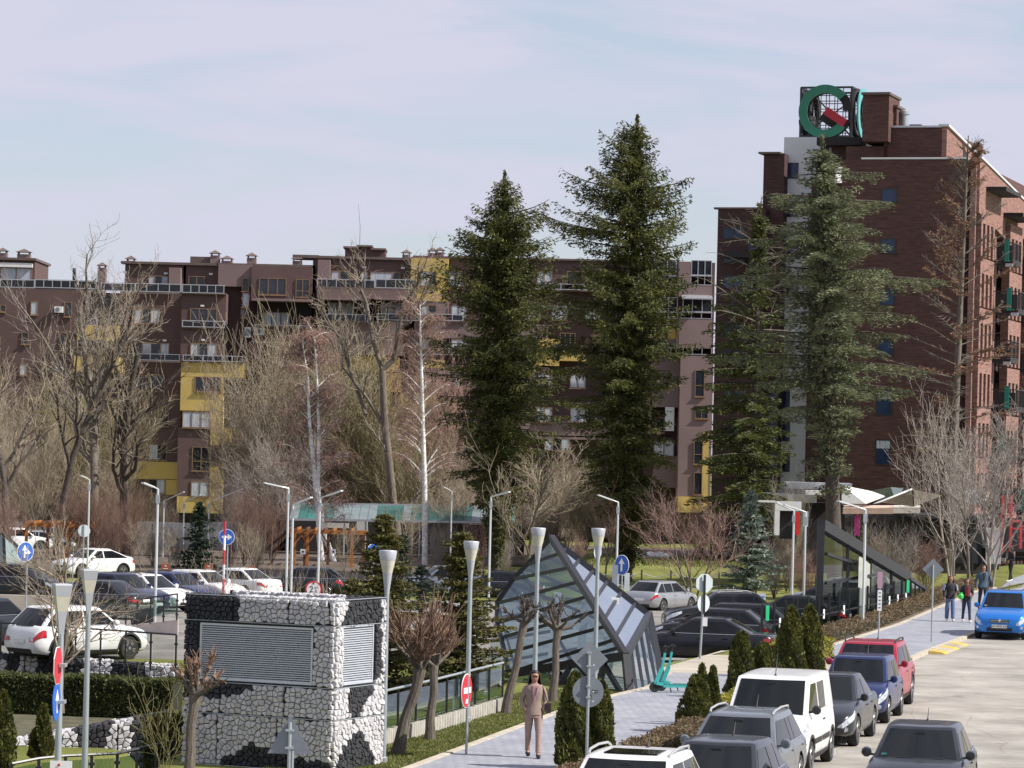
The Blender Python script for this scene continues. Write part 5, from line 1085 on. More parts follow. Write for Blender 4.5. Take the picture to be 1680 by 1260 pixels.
# right-hand part of the car park
lot = 'cars in the car park behind the glass fence'
pcar('big_sedan', p_black, 'black saloon with bright multi spoke wheels parked side on behind the steel sign pole', 1150, 1087, -.5, 167, detail=2, group=lot)
pcar('hatch', p_black, 'black hatchback hidden behind the black saloon', 1168, 1066, -.6, 166, group=lot)
pcar('wagon', p_black, 'black estate with chrome window line, second behind the black saloon', 1192, 1056, -.72, 166, group=lot)
pcar('suv', p_black, 'black suv with bright front lamp, third behind the black saloon', 1180, 1040, -.85, 186, group=lot, rails=m_silver)
pcar('hatch', p_silver, 'silver hatchback beside the lawn behind the glass pyramid', 1085, 1003, -1.25, 58, detail=1, group=lot)
pcar('sedan', p_dgrey, 'dark saloon behind the tall thuja pair, nearest behind the fence', 1300, 1036, -.8, 162, group=lot)
pcar('suv', p_silver, 'silver suv with rear spoiler farthest of the cars behind the glass fence', 1372, 1010, -.8, 160, group=lot, rails=m_silver)
pcar('wagon', p_black, 'black estate between the silver suv and the dark saloon behind the fence', 1345, 1022, -.8, 160, group=lot)
pcar('hatch', p_navy, 'navy hatchback at the far end of the fenced row under the glass wedge', 1415, 1003, -.8, 158, group=lot)
# left-hand car park
ll = 'cars in the left car park'
pcar('suv', p_white, 'white suv on the ramp behind the black railing, seen from behind its right side', 125, 1082, -.45, 47, cladding=1, detail=2, group=ll)
pcar('suv', p_dgrey, 'dark suv cut off by the left edge beside the white suv', -22, 1062, -.6, 55, group=ll)
pcar('sedan', p_dgrey, 'grey saloon seen from behind with red lamps beyond the ramp railing', 160, 1012, -.8, 152, group=ll)
pcar('suv', p_navy, 'navy suv between the grey saloon and the white estate', 195, 1006, -.85, -38, group=ll)
pcar('wagon', p_white, 'white estate with black roof rail in the left row', 240, 1000, -.95, -38, group=ll, rails=m_blackp)
pcar('hatch', p_dblue, 'dark blue hatchback between two white cars in the left row', 285, 993, -1.05, -38, group=ll)
pcar('hatch', p_white, 'white hatchback in the middle of the left row', 330, 988, -1.12, -38, group=ll)
pcar('sedan', p_white, 'white saloon at the right end of the left row, tail towards the gabion block', 386, 982, -1.2, 145, group=ll)
pcar('coupe_suv', p_white, 'white coupe suv with sloping back under the bare tree', 152, 948, -1.45, 226, group=ll)
pcar('suv', p_black, 'black suv at the left edge behind the blue arrow sign', 35, 985, -1.1, -20, group=ll)
pcar('hatch', p_dgrey, 'dark hatchback in front of the orange pergola', 500, 978, -1.4, 168, detail=1, group=ll)
pcar('hatch', p_silver, 'pale blue silver car glimpsed between the two young spruces', 725, 975, -1.3, 200, group=ll)
pcar('sedan', p_black, 'black car glimpsed left of the glass pyramid', 815, 985, -1.25, 170, group=ll)
pcar('suv', p_white, 'white suv far back under the left pergola', 30, 905, -1.6, 20, group=ll); pcar('hatch', p_silver, 'pale hatchback far back beside the pergola post', 70, 905, -1.6, 10, group=ll)
pcar('van', p_gsilver, 'large grey van at the left edge with a big windscreen', -8, 952, -1.5, -25, cat='van', name='parked_van', group=ll)
# ================================================================== TREES AND PLANTS
def seg_mesh(name, S, k, mat):
    if not len(S): S = [(0, 0, -.3, 0, 0, -.2, .02, .02)]
    S = np.asarray(S, dtype=np.float64); a, b = S[:, 0:3], S[:, 3:6]; r0, r1 = S[:, 6], S[:, 7]; d = b-a; d /= np.linalg.norm(d, axis=1)[:, None]+1e-9
    up = np.where(np.abs(d[:, 2:3]) > .9, [[1., 0, 0]], [[0, 0, 1.]]); u = np.cross(d, up); u /= np.linalg.norm(u, axis=1)[:, None]; w = np.cross(u, d); V = []
    for c, r in ((a, r0), (b, r1)):
        for i in range(k): t = 2*math.pi*i/k; V.append(c+(u*math.cos(t)+w*math.sin(t))*r[:, None])
    V = np.stack(V, axis=1).reshape(-1, 3); base = np.arange(len(S))[:, None]*2*k; q = []
    for i in range(k): j = (i+1) % k; q += [i, j, k+j, k+i]
    return npmesh(name, V, (base+np.array(q)[None, :]).ravel(), 4, [mat], smooth=True)
def bare(seed, h, levels=4, trunk=.16, split=(.25, 1), nb=(9, 7, 6, 5), ang=(35, 40, 42, 45), lr=(.55, .5, .5, .5), up=.25, gnarl=.12, rt=.013, leaders=1, lean=(0, 0), bushy=0, minr=.012, wid=1.0, droop=0, curve=0):
    rnd = random.Random(seed); big, fine = [], []
    def go(p, d, L, r, lev):
        n = max(2, min(7, int(L/.45)+1)) if lev < 3 else 2; pts = [p]; rs = [r]; dd = d.copy(); e = r*(.55 if lev == 0 else .4)
        for i in range(n):
            g = gnarl*(1.3 if lev else .6); dd = (dd+Vector((rnd.gauss(0, g), rnd.gauss(0, g), rnd.gauss(0, g)*.7))+Vector((0, 0, (up if lev else .1)*(1 if lev < 3 or not droop else -droop)*.35))).normalized()
            q = pts[-1]+dd*(L/n); rr = max(minr*.6, r+(e-r)*(i+1)/n); (big if max(rs[-1], rr) > .035 else fine).append((*pts[-1], *q, rs[-1], rr)); pts.append(q); rs.append(rr)
        if lev >= levels-1: return
        m = nb[lev]; s0 = split[0] if lev == 0 else .18
        for j in range(m):
            t = s0+(1-s0)*((j+rnd.random())/m if j < m-1 else 1.0); x = t*n; i = min(n-1, int(x)); f = x-i; q = pts[i].lerp(pts[i+1], f); ax = (pts[i+1]-pts[i]).normalized()
            az = rnd.random()*6.283; side = ax.orthogonal().normalized(); side = Matrix.Rotation(az, 3, ax) @ side; a = R(ang[lev]*rnd.uniform(.65, 1.3)*(.5 if t > .97 else 1)); cd = (ax*math.cos(a)+side*math.sin(a)); cd.x *= wid; cd.y *= wid; cd.normalize()
            cl = L*lr[lev]*rnd.uniform(.65, 1.2)*((1.25-.75*t) if lev == 0 and not bushy else 1); cr = max(minr, (rs[i]*(1-f)+rs[i+1]*f)*(.62 if lev == 0 else .58))
            if lev >= levels-2: cr = min(cr, rt*1.5)
            go(q, cd, cl, cr, lev+1)
    for k in range(leaders):
        a = 6.283*k/leaders+rnd.random(); sp = .0 if leaders == 1 else rnd.uniform(.12, .4); go(Vector((0, 0, -.3)), Vector((math.cos(a)*sp+lean[0], math.sin(a)*sp+lean[1], 1)).normalized(), h*(1 if leaders == 1 else rnd.uniform(.75, 1)), trunk*(1 if leaders == 1 else .7), 0)
    return big, fine
TREE = {}
def tree(key, name, label, cat, loc, bark, twig, scale=1, rz=0, group=None, fit=None, **kw):
    if key not in TREE:
        big, fine = bare(**kw); fa = np.array(fine); TREE[key] = (seg_mesh('trunk', big, 7, bark), seg_mesh('twigs', fine, 3, twig), float(np.percentile(fa[:, 5], 99.7)), float(np.percentile(np.hypot(fa[:, 3], fa[:, 4]), 93)))
    if fit: zt_, r_ = TREE[key][2:]; scale = (fit[1]/r_, fit[1]/r_, fit[0]/zt_)
    t = thing(name, label, cat, loc, rz, group); t.scale = scale if hasattr(scale, '__len__') else (scale,)*3
    o = link('trunk', TREE[key][0], t); o.material_slots[0].link = 'OBJECT'; o.material_slots[0].material = bark
    c = link('crown', TREE[key][1], t); c.material_slots[0].link = 'OBJECT'; c.material_slots[0].material = twig; return t
def gp(px, Y, z=None):      # ground point under picture column px at depth Y
    x = (px-840)*Y/F
    for _ in range(4): zz = gz(x, Y) if z is None else z; y = un(px, 0)[1]; yy = HY+(H-zz)*F/Y; x = ((px-840)*math.cos(RHO)+(630+yy-630)*math.sin(RHO)+0)*Y/F
    return Vector((x, Y, zz))
def top_h(px, py, base): return P(px, py, base.y).z-base.z
# --- leaf cards
def cards(C, D, Lh, Wd, rng):      # diamond leaves
    n = len(C); D = D/(np.linalg.norm(D, axis=1)[:, None]+1e-9); r = rng.normal(size=(n, 3)); s = np.cross(D, r); s /= np.linalg.norm(s, axis=1)[:, None]+1e-9
    L = (Lh*rng.uniform(.6, 1.3, n))[:, None] if np.isscalar(Lh) else Lh[:, None]; W = L*(Wd/(Lh if np.isscalar(Lh) else 1)) if np.isscalar(Lh) else L*Wd
    V = np.stack([C-D*L*.5, C+s*W*.5-D*L*.05, C+D*L*.5, C-s*W*.5-D*L*.05], axis=1).reshape(-1, 3); return V
def conifer(seed, prof, hgt, kind='fir', dens=1.0, leaf=.3, lw=.12, whorl=.42, trunk=.28, gaps=.12, first=0.0):
    """prof: (height fraction, left reach, right reach) metres"""
    rng = np.random.default_rng(seed); rnd = random.Random(seed); B = []; C = []; D = []; hs = [p[0] for p in prof]; z = hgt*max(first, prof[0][0]); zs = 0
    while z < hgt*.985:
        f = z/hgt; xl, xr = np.interp(f, hs, [p[1] for p in prof]), np.interp(f, hs, [p[2] for p in prof]); nb = rnd.randint(5, 7); a0 = rnd.random()*6.28
        wl = rnd.uniform(.7, 1.05)
        for k in range(nb):
            if rnd.random() < gaps: continue
            a = a0+6.283*k/nb+rnd.uniform(-.3, .3); ca = math.cos(a); reach = (1.17 if kind == 'fir' else 1.1)*((xr if ca > 0 else xl)*abs(ca)**.7+(xl+xr)*.45*(1-abs(ca)**.7))*wl*(rnd.uniform(.95, 1.27) if rnd.random() < .5 else rnd.uniform(.5, .82))
            if reach < .12: reach = .12
            dr = {'fir': .16, 'cedar': -.04, 'young': .12, 'column': .3}[kind]; zz = z+rnd.uniform(-.2, .2); n = max(3, int(reach/.28)); pts = []; rise = {'fir': (.38*(f-.35)), 'cedar': .12, 'young': .25, 'column': 1.0}[kind]
            for i in range(n+1):
                t = i/n; h = reach*(rise*t-(.42 if kind == 'fir' else .22)*t*t*(1-f*.8)+(.22*t**3 if kind == 'fir' else .0)); pts.append(np.array((ca*reach*t, math.sin(a)*reach*t, zz+h)))
            for i in range(n): r0 = .05*(1-i/n)*min(1, reach/2.5)+.012; B.append((*pts[i], *pts[i+1], r0, r0*.8))
            dv = np.array((ca, math.sin(a), 0)); sv = np.array((-math.sin(a), ca, 0))
            for i in range(int(n*.12), n+1):
                t = i/n; bl = (.16+min(reach, 2.6)*.40*(1-t)**.62*min(1, t*3+.3)) if kind != 'cedar' else (.3+reach*.32*(1-t)**.7*min(1, t*2.6))
                bl = min(bl, 1.5)*rnd.uniform(.7, 1.15)
                for sd in (-1, 1):
                    dd = dv*rnd.uniform(.35, .9)+sv*sd*rnd.uniform(.6, 1.0)+np.array((0, 0, rnd.uniform(-.3, .12) if kind == 'fir' else rnd.uniform(-.16, .06))); dd /= np.linalg.norm(dd); m = max(2, int(bl/(leaf*.42)*dens)); tt = rng.random(m)**.8
                    c = pts[i][None, :]+dd[None, :]*(bl*tt)[:, None]+rng.normal(size=(m, 3))*np.array((.07, .07, .06 if kind != 'cedar' else .035))*(leaf/.3)
                    if kind == 'fir': c[:, 2] -= tt*tt*bl*.28+rng.random(m)**3*.35
                    elif kind == 'cedar': c[:, 2] -= tt*tt*bl*.42+rng.random(m)**2*.22
                    C.append(c); D.append(np.repeat(dd[None, :], m, 0)+rng.normal(size=(m, 3))*(.45 if kind != 'cedar' else .28)+np.array((0, 0, -.25 if kind == 'fir' else .06)))
        z += whorl*rnd.uniform(.7, 1.3)*(1 if f < .8 else .7)
    m = int(60*dens); tt = rng.random(m); C.append(np.stack([rng.normal(0, .05, m), rng.normal(0, .05, m), hgt*(.97+.04*tt)], 1)); D.append(rng.normal(size=(m, 3))*.5+np.array((0, 0, .8)))
    n = 14; T = [(0, 0, hgt*i/n-.3*(i == 0), 0, 0, hgt*(i+1)/n, trunk*(1-i/n)**.8+.02, trunk*(1-(i+1)/n)**.8+.02) for i in range(n)]
    return T+B, np.concatenate(C), np.concatenate(D), leaf, lw, rng
def conifer_thing(name, label, cat, base, T, mat, bark=m_barkd, group=None, leanx=0, inner=None):
    seg, C, D, leaf, lw, rng = T; t = thing(name, label, cat, base, 0, group); S = np.array(seg)
    if leanx:
        for a in (0, 3): S[:, a] += S[:, a+2]*leanx
        C = C.copy(); C[:, 0] += C[:, 2]*leanx
    link('trunk', seg_mesh('trunk', S, 5, bark), t); V = cards(C, D, leaf, lw, rng); link('crown', npmesh('crown', V, np.arange(len(V)), 4, [mat]), t)
    if inner:
        hgt = inner[1]; rg_ = np.random.default_rng(5); n = inner[2]; f = rg_.random(n)**1.1*.93+.03; hs = [p[0] for p in inner[0]]; rl = np.interp(f, hs, [p[1] for p in inner[0]]); rr_ = np.interp(f, hs, [p[2] for p in inner[0]]); a = rg_.random(n)*6.283; u = np.sqrt(rg_.random(n))*.42; ca = np.cos(a); r = np.where(ca > 0, rr_, rl)*u
        Ci = np.stack([ca*r+f*hgt*leanx, np.sin(a)*(rl+rr_)*.5*u, f*hgt], 1); V = cards(Ci, rg_.normal(size=(n, 3))+np.array((0, 0, -.6)), .32, .09, rg_); link('inner_crown', npmesh('inner_crown', V, np.arange(len(V)), 4, [mat]), t)
    return t
def prof_px(base, ax, rows, hgt):       # rows: (py, xl, xr) silhouette readings in the picture -> profile in metres
    s = F/base.y; out = []
    for py_, xl, xr in rows:
        a = ax(py_); z = P(a, py_, base.y).z-base.z; out.append((z/hgt, max(.1, (a-xl)/s), max(.1, (xr-a)/s)))
    return sorted(out)
b = gp(812, 193); h = top_h(820, 287, b); ax = lambda y: 820-(y-287)*.018
PF = [(.04, .8, .8), (.2, 2.4, 2.6), (.4, 3.0, 3.3), (.65, 3.0, 2.6), (.8, 1.9, 1.6), (.93, .6, .6), (1, .1, .1)]
conifer_thing('fir_tree', 'dark fir tree, the shorter of the two tall dark firs in front of the apartments', 'fir tree', b, conifer(11, prof_px(b, ax, [(870, 800, 815), (830, 778, 850), (780, 745, 880), (700, 725, 900), (600, 728, 930), (520, 716, 915), (470, 705, 905), (435, 722, 905), (400, 742, 885), (360, 762, 872), (330, 780, 855), (300, 808, 832), (287, 816, 824)], h), h, dens=2.4, leaf=.25, lw=.075, trunk=.34, first=.06, whorl=.36), m_fir, inner=(PF, h, 9000))
b = gp(1027, 186); h = top_h(1042, 196, b); ax = lambda y: 1042-(y-196)*.018
conifer_thing('fir_tree', 'tallest dark fir tree with long ragged boughs between the pyramid and the brick building', 'fir tree', b, conifer(23, prof_px(b, ax, [(905, 1010, 1055), (870, 990, 1082), (820, 960, 1100), (770, 945, 1098), (700, 905, 1090), (640, 905, 1100), (580, 900, 1130), (520, 895, 1125), (470, 905, 1128), (430, 885, 1125), (390, 893, 1133), (350, 915, 1125), (310, 925, 1118), (290, 955, 1080), (260, 975, 1072), (230, 1000, 1060), (205, 1028, 1052), (196, 1038, 1046)], h), h, dens=2.4, leaf=.25, lw=.075, trunk=.36, first=.02, whorl=.42, gaps=.06), m_fir, inner=([(0, .8, .8), (.2, 2.6, 2.4), (.45, 3.4, 2.6), (.7, 3.2, 2.6), (.85, 1.6, 1.0), (.95, .5, .5), (1, .1, .1)], h, 10000))
b = gp(1371, 165, 0); h = top_h(1330, 228, b)
conifer_thing('cedar_tree', 'large grey green cedar with drooping layered boughs before the brick gable', 'cedar tree', b, conifer(31, prof_px(b, lambda y: 1330+(y-228)*.062, [(800, 1330, 1400), (760, 1300, 1395), (720, 1345, 1390), (680, 1275, 1455), (650, 1250, 1465), (600, 1205, 1485), (560, 1205, 1488), (520, 1210, 1488), (470, 1205, 1490), (420, 1215, 1482), (370, 1225, 1475), (330, 1262, 1445), (300, 1285, 1440), (280, 1298, 1410), (255, 1305, 1370), (235, 1322, 1345), (228, 1328, 1333)], h), h, 'cedar', dens=2.9, leaf=.24, lw=.06, trunk=.42, first=.19, whorl=.62, gaps=.12), m_cedar, m_barkd, leanx=-.055, inner=([(.2, .2, .2), (.35, 2.2, 2.6), (.5, 3.4, 3.2), (.75, 3.0, 2.8), (.9, 1.0, 1.0), (1, .1, .1)], h, 8000))
b = gp(1232, 183, -.2); h = top_h(1240, 340, b); ax = lambda y: 1240-(y-340)*.01
conifer_thing('conifer_tree', 'thin conifer with bare top and layered dark boughs left of the big cedar', 'conifer tree', b, conifer(41, prof_px(b, ax, [(850, 1180, 1262), (810, 1150, 1280), (760, 1140, 1290), (700, 1122, 1290), (650, 1128, 1275), (600, 1150, 1290), (560, 1160, 1285), (500, 1180, 1270), (470, 1215, 1262), (440, 1232, 1248)], h), h, 'cedar', dens=2.2, leaf=.24, lw=.08, trunk=.2, first=.16, whorl=.45, gaps=.06), m_conif)
bg, fn = bare(77, h*.4, 3, trunk=.11, split=(.1, 1), nb=(24, 8), ang=(78, 45), lr=(.42, .3), up=-.1, gnarl=.02); bg = [(a_[0], a_[1], a_[2]+h*.6, a_[3], a_[4], a_[5]+h*.6, a_[6], a_[7]) for a_ in bg]; fn = [(a_[0], a_[1], a_[2]+h*.6, a_[3], a_[4], a_[5]+h*.6, a_[6], a_[7]) for a_ in fn]; link('dead_boughs', seg_mesh('dead_boughs', bg+fn, 4, m_bark), bpy.data.objects['conifer_tree'])
b = gp(1229, 165); h = top_h(1236, 808, b)
conifer_thing('blue_spruce', 'small pale blue green spruce on the sunny lawn', 'spruce', b, conifer(51, [(0.12, 1.3, 1.3), (.3, 1.3, 1.3), (.6, .85, .85), (.85, .35, .35), (1, .06, .06)], h, 'young', dens=1.7, leaf=.2, lw=.1, trunk=.1, whorl=.2, first=.14, gaps=.02), m_blueSp)
b = gp(325, 186); h = top_h(327, 826, b)
conifer_thing('spruce_tree', 'small dark green spruce behind the white cars beside the blue arrow sign', 'spruce', b, conifer(52, [(0.04, 1.5, 1.5), (.3, 1.15, 1.15), (.6, .7, .7), (.85, .3, .3), (1, .06, .06)], h, 'young', dens=1.5, leaf=.22, lw=.1, trunk=.1, whorl=.22, gaps=.02), m_darkSp)
for (px, py_, Y, w, sd, lb) in ((622, 848, 90, 1.5, 53, 'young yellow green spruce behind the gabion block, left of the pair'), (752, 878, 88, 1.6, 54, 'young yellow green spruce with tan tip between the two lamp posts'), (572, 960, 92, .8, 55, 'low young spruce showing over the gabion block corner')):
    b = gp(px, Y, -1.7); h = top_h(px, py_, b); conifer_thing('young_spruce', lb, 'spruce', b, conifer(sd, [(0.02, w, w), (.35, w*.97, w*.97), (.6, w*.72, w*.72), (.74, w*.45, w*.45), (.88, w*.25, w*.25), (1, .05, .05)], h, 'young', dens=2.6, leaf=.13, lw=.05, trunk=.09, whorl=.15, gaps=.02), m_yelSp)
for (px, py_, Y, w, sd) in ((655, 880, 150, .8, 56), (690, 930, 140, .9, 57)):
    b = gp(px, Y); h = top_h(px, py_, b); conifer_thing('spruce_tree', 'narrow dark conifer '+('behind the young spruce pair' if sd == 56 else 'low between the young spruce pair')+' in the planting', 'spruce', b, conifer(sd, [(0.02, w, w), (.5, w*.8, w*.8), (1, .1, .1)], h, 'young', dens=1.2, leaf=.18, lw=.08, trunk=.08, whorl=.25), m_darkSp)
# --- rusty bald cypress with ascending bare boughs
b = gp(1556, 183, 0); h = top_h(1572, 222, b); t = thing('bare_cypress', 'bare conifer with rusty twigs and upswept boughs in front of the brick gable', 'cypress tree', b)
rnd = random.Random(9); S = []; C = []; D = []; s = F/183
n = 16
for i in range(n): S.append((h*i/n*.022, 0, h*i/n, h*(i+1)/n*.022, 0, h*(i+1)/n, .27*(1-i/n)**.8+.03, .27*(1-(i+1)/n)**.8+.03))
z = h*.28
while z < h*.97:
    f = z/h; nb = 3
    for k in range(nb):
        a = rnd.random()*6.283; reach = float(np.interp(f, [.28, .5, .7, .85, 1], [3.6, 4.2, 3.8, 2.0, .4]))*rnd.uniform(.55, 1.1); rise = float(np.interp(f, [.28, .5, .65, 1], [.0, .25, .6, 1.0])); m = 7; p = Vector((z*.022, 0, z)); d = Vector((math.cos(a), math.sin(a), rise)).normalized(); r = .055*(1-f*.5); tuft = rnd.random() < .36
        for i in range(m):
            d = (d+Vector((rnd.gauss(0, .05), rnd.gauss(0, .05), rnd.gauss(0, .04)+(.02 if i < 4 else -.03)))).normalized(); q = p+d*reach/m; S.append((*p, *q, r, r*.8)); r *= .8
            if i > 1:
                for u in range(4):
                    sd = -1 if u % 2 else 1; e = (d*.8+Vector((-d.y*sd*.9, d.x*sd*.9, rnd.gauss(0, .25)+.1))).normalized(); L = rnd.uniform(.3, .75); S.append((*p, *(p+e*L), .013, .008))
                    if tuft:
                        for v in range(8): g = p+e*L*rnd.uniform(.3, 1.1)+Vector((rnd.gauss(0, .07), rnd.gauss(0, .07), rnd.gauss(0, .04)-.03)); C.append(tuple(g)); D.append((e.x+rnd.gauss(0, .5), e.y+rnd.gauss(0, .5), rnd.gauss(0, .3)))
            p = q
    z += rnd.uniform(.4, .75)
link('trunk', seg_mesh('trunk', S, 5, m_bark), t); V = cards(np.array(C), np.array(D), .22, .07, np.random.default_rng(4)); link('crown', npmesh('crown', V, np.arange(len(V)), 4, [m_rust]), t)
# --- thujas
def thuja_mesh(seed, h, r, n, taper=1.0, leaf=.085):
    rng = np.random.default_rng(seed); t = rng.random(n)**1.15; a = rng.random(n)*6.283; lump = 1+.16*np.sin(a*3+seed+t*7)+.10*np.sin(a*7+t*15+seed*2); pr = np.minimum(1, (t*9+.55))*np.clip((1-t), 0, 1)**(.45*taper)
    rr = r*pr*lump*(1-.16*rng.random(n)**2); C = np.stack([rr*np.cos(a), rr*np.sin(a), t*h*(1+.02*np.sin(a*5))+.05], 1); D = np.stack([np.cos(a)*.45, np.sin(a)*.45, np.full(n, .9)], 1)+rng.normal(size=(n, 3))*.35
    V = cards(C, D, leaf, leaf*.55, rng); return npmesh('foliage', V, np.arange(len(V)), 4, [m_thuja])
TH_ = {}
def thuja(label, stems, group=None, cat='thuja'):
    b = stems[0][0]; t = thing('thuja_shrub', label, cat, b, 0, group)
    for (p, h, r, sd) in stems:
        key = (sd, round(h/r, 1)); me = thuja_mesh(sd, h, r*1.08, int(6500*max(.35, min(2.0, h*r/1.1))), 1.0, .1); o = link('foliage', me, t); o.location = p-b
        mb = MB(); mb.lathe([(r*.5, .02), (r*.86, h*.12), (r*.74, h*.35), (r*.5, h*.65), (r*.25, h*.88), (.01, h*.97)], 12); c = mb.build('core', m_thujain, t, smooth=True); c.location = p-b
    return t
def sp(px, pb, top, wpx, sd, z=.1): p = G(px, pb, z); s = F/p.y; return (p, (pb-top)/s, wpx/2/s, sd)
thuja('double thuja in the planting strip behind the grey road sign backs', [sp(940, 1262, 1108, 62, 1), sp(982, 1262, 1122, 56, 2)])
thuja('clump of three pointed thujas beside the garage lane kerb', [sp(1140, 1202, 1112, 56, 3), sp(1150, 1190, 1094, 26, 4), sp(1168, 1188, 1098, 26, 5)])
thuja('pointed thuja with broad base left of the tallest pair', [sp(1215, 1146, 1040, 50, 6), sp(1250, 1142, 1058, 50, 7)])
thuja('tallest thuja pair with blunt tops in front of the glass fence', [sp(1296, 1112, 998, 50, 8), sp(1326, 1110, 996, 52, 9)])
thuja('slim thuja at the left edge by the lower gabion wall', [sp(3, 1262, 1138, 44, 10, -.4)]); thuja('small double thuja before the lower gabion wall', [sp(70, 1245, 1160, 30, 11, -.4), sp(58, 1245, 1200, 22, 12, -.4)])
# --- hedges
def hedge(label, pts, w, h, mat, n, leaf=.08, name='hedge'):
    t = thing(name, label, 'hedge', pts[0]); rng = np.random.default_rng(len(label)); Cs = []; Ds = []; o0 = Vector(pts[0]); mb = MB()
    Lt = sum((b-a).length for a, b in zip(pts, pts[1:]))
    for a, b in zip(pts, pts[1:]):
        d = (b-a); L = d.length; m = int(n*L/Lt); s = rng.random(m); u = Vector((-d.y, d.x, 0)).normalized(); face = rng.random(m); tot = w+2*h; top = face < w/tot*1.3; off = np.where(top, (rng.random(m)-.5)*w, np.where(rng.random(m) < .5, -w/2, w/2)); hh = np.where(top, h, rng.random(m)*h); A = np.array(a-o0); dv = np.array(d); uv = np.array(u)
        c = A[None, :]+dv[None, :]*s[:, None]+uv[None, :]*off[:, None]; c[:, 2] += hh; c += rng.normal(size=(m, 3))*leaf*.35; c[:, 2] += .03*np.sin(s*L*2.1)*(hh/h); Cs.append(c); nn = np.where(top[:, None], np.array([[0, 0, 1.]]), uv[None, :]*np.sign(off)[:, None]); Ds.append(nn*.6+rng.normal(size=(m, 3))*.8)
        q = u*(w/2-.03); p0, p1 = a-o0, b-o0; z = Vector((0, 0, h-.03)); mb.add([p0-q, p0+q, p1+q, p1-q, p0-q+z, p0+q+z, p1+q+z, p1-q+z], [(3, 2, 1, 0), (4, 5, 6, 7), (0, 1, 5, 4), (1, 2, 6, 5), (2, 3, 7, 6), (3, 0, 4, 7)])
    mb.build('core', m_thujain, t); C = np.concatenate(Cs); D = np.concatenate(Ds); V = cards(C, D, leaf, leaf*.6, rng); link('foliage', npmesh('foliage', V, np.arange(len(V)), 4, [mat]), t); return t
g1, g2 = P(-60, 1172, 97), P(290, 1176, 96); g1.z = g2.z = -1.85; hedge('long clipped dark green hedge below the upper gabion wall', [g1, g2], 1.2, P(150, 1110, 97).z+1.85, m_hedge, 26000, .1)
kp = lambda Y, o=-.9: Vector((kx(Y)+o, Y, .12))
hedge('low golden yellow hedge between the clump of thujas and the white van', [kp(76.5, -1.1), kp(83.5, -1.1)], .75, .38, m_hedgey, 9000, .07)
hedge('low brown leaved hedge behind the white car with sunroof', [kp(57, -.8), kp(73, -.8)], .7, .3, m_hedgeb, 12000, .06)
hs = [Vector((lx(Y)-.95, Y, .05)) for Y in (103.5, 108, 114, 122, 132, 145, 160)]; hedge('low brown green hedge along the glass fence and footpath', hs, .8, .36, m_hedgeb, 22000, .08)
hedge('small yellow green hedge tuft between thujas at the fence end', [kp(97, -3.0), kp(101.5, -2.6)], .8, .55, m_hedgey, 3500, .09)
# --- pollards
def pollard(label, foot, knob, R_, seed, dense=False, group='pollarded street trees'):
    t = thing('pollard_tree', label, 'tree', foot); rnd = random.Random(seed); d = knob-foot; mb = MB(); n = 7; pts = [foot-foot+d*(i/n)+Vector((math.sin(i*1.3+seed)*.02, math.cos(i*1.7)*.02, 0)) for i in range(n+1)]; pts[0] = Vector((0, 0, -.1)); rs = [v*(1 if R_ > 1 else .82) for v in (.165, .135, .12, .11, .105, .105, .11, .13)]
    mb.tube(pts, rs, 9); mb.build('trunk', m_pol, t, smooth=True); S = []; tips = []
    for k in range(9 if not dense else 12):
        a = 6.283*k/9+rnd.random()*.7; el = rnd.uniform(.25, 1.3); e = Vector((math.cos(a)*math.cos(el), math.sin(a)*math.cos(el), math.sin(el))); L = R_*rnd.uniform(.45, .85); p = d.copy(); r = .055
        for i in range(4): q = p+(e+Vector((rnd.gauss(0, .15), rnd.gauss(0, .15), .12*i+rnd.gauss(0, .1)))).normalized()*L/4; S.append((*p, *q, r, r*.82)); r *= .82; p = q
        tips.append((p, e)); 
        if rnd.random() < .7: tips.append((Vector(S[-2][:3]), e))
    tb = seg_mesh('limbs', S, 6, m_pol); link('limbs', tb, t); W = []
    for p, e in tips:
        W.append((*p, *(p+e*.06), .06, .045))
        for j in range(18 if dense else 9):
            g = (e*.9+Vector((rnd.gauss(0, .42), rnd.gauss(0, .42), rnd.gauss(0, .35)+.45))).normalized(); L = R_*(rnd.uniform(.3, .7) if dense else rnd.uniform(.12, .34)); m = p+g*L*.5+Vector((rnd.gauss(0, .02),)*3); q = p+g*L+Vector((rnd.gauss(0, .04), rnd.gauss(0, .04), .03)); W.append((*p, *m, .016, .012)); W.append((*m, *q, .012, .006))
    tag(link('shoots', seg_mesh('shoots', W, 4, m_poltw if dense or seed == 5 else m_barkd), t), kind='stuff'); return t
def kn(px, py_, Y): return P(px, py_, Y)
f = G(650, 1238); pollard('leaning pollard tree with a broom of brown shoots, left of the crossed pair', f, kn(690, 1098, f.y), 1.15, 1, True)
f = G(705, 1215); pollard('upright pollard tree behind the leaning one with brown shoots', f, kn(713, 1092, f.y), .8, 2, True)
f = G(829, 1172); pollard('slanting pollard tree before the glass pyramid beside the tall lamp', f, kn(861, 1022, f.y), .65, 3)
f = G(907, 1152); pollard('straight pollard tree with wide clawed crown before the glass pyramid', f, kn(915, 1033, f.y), .95, 4)
f = G(306, 1298); pollard('pollard tree with clawed stubs in front of the gabion block', f, kn(319, 1142, f.y), .9, 5)
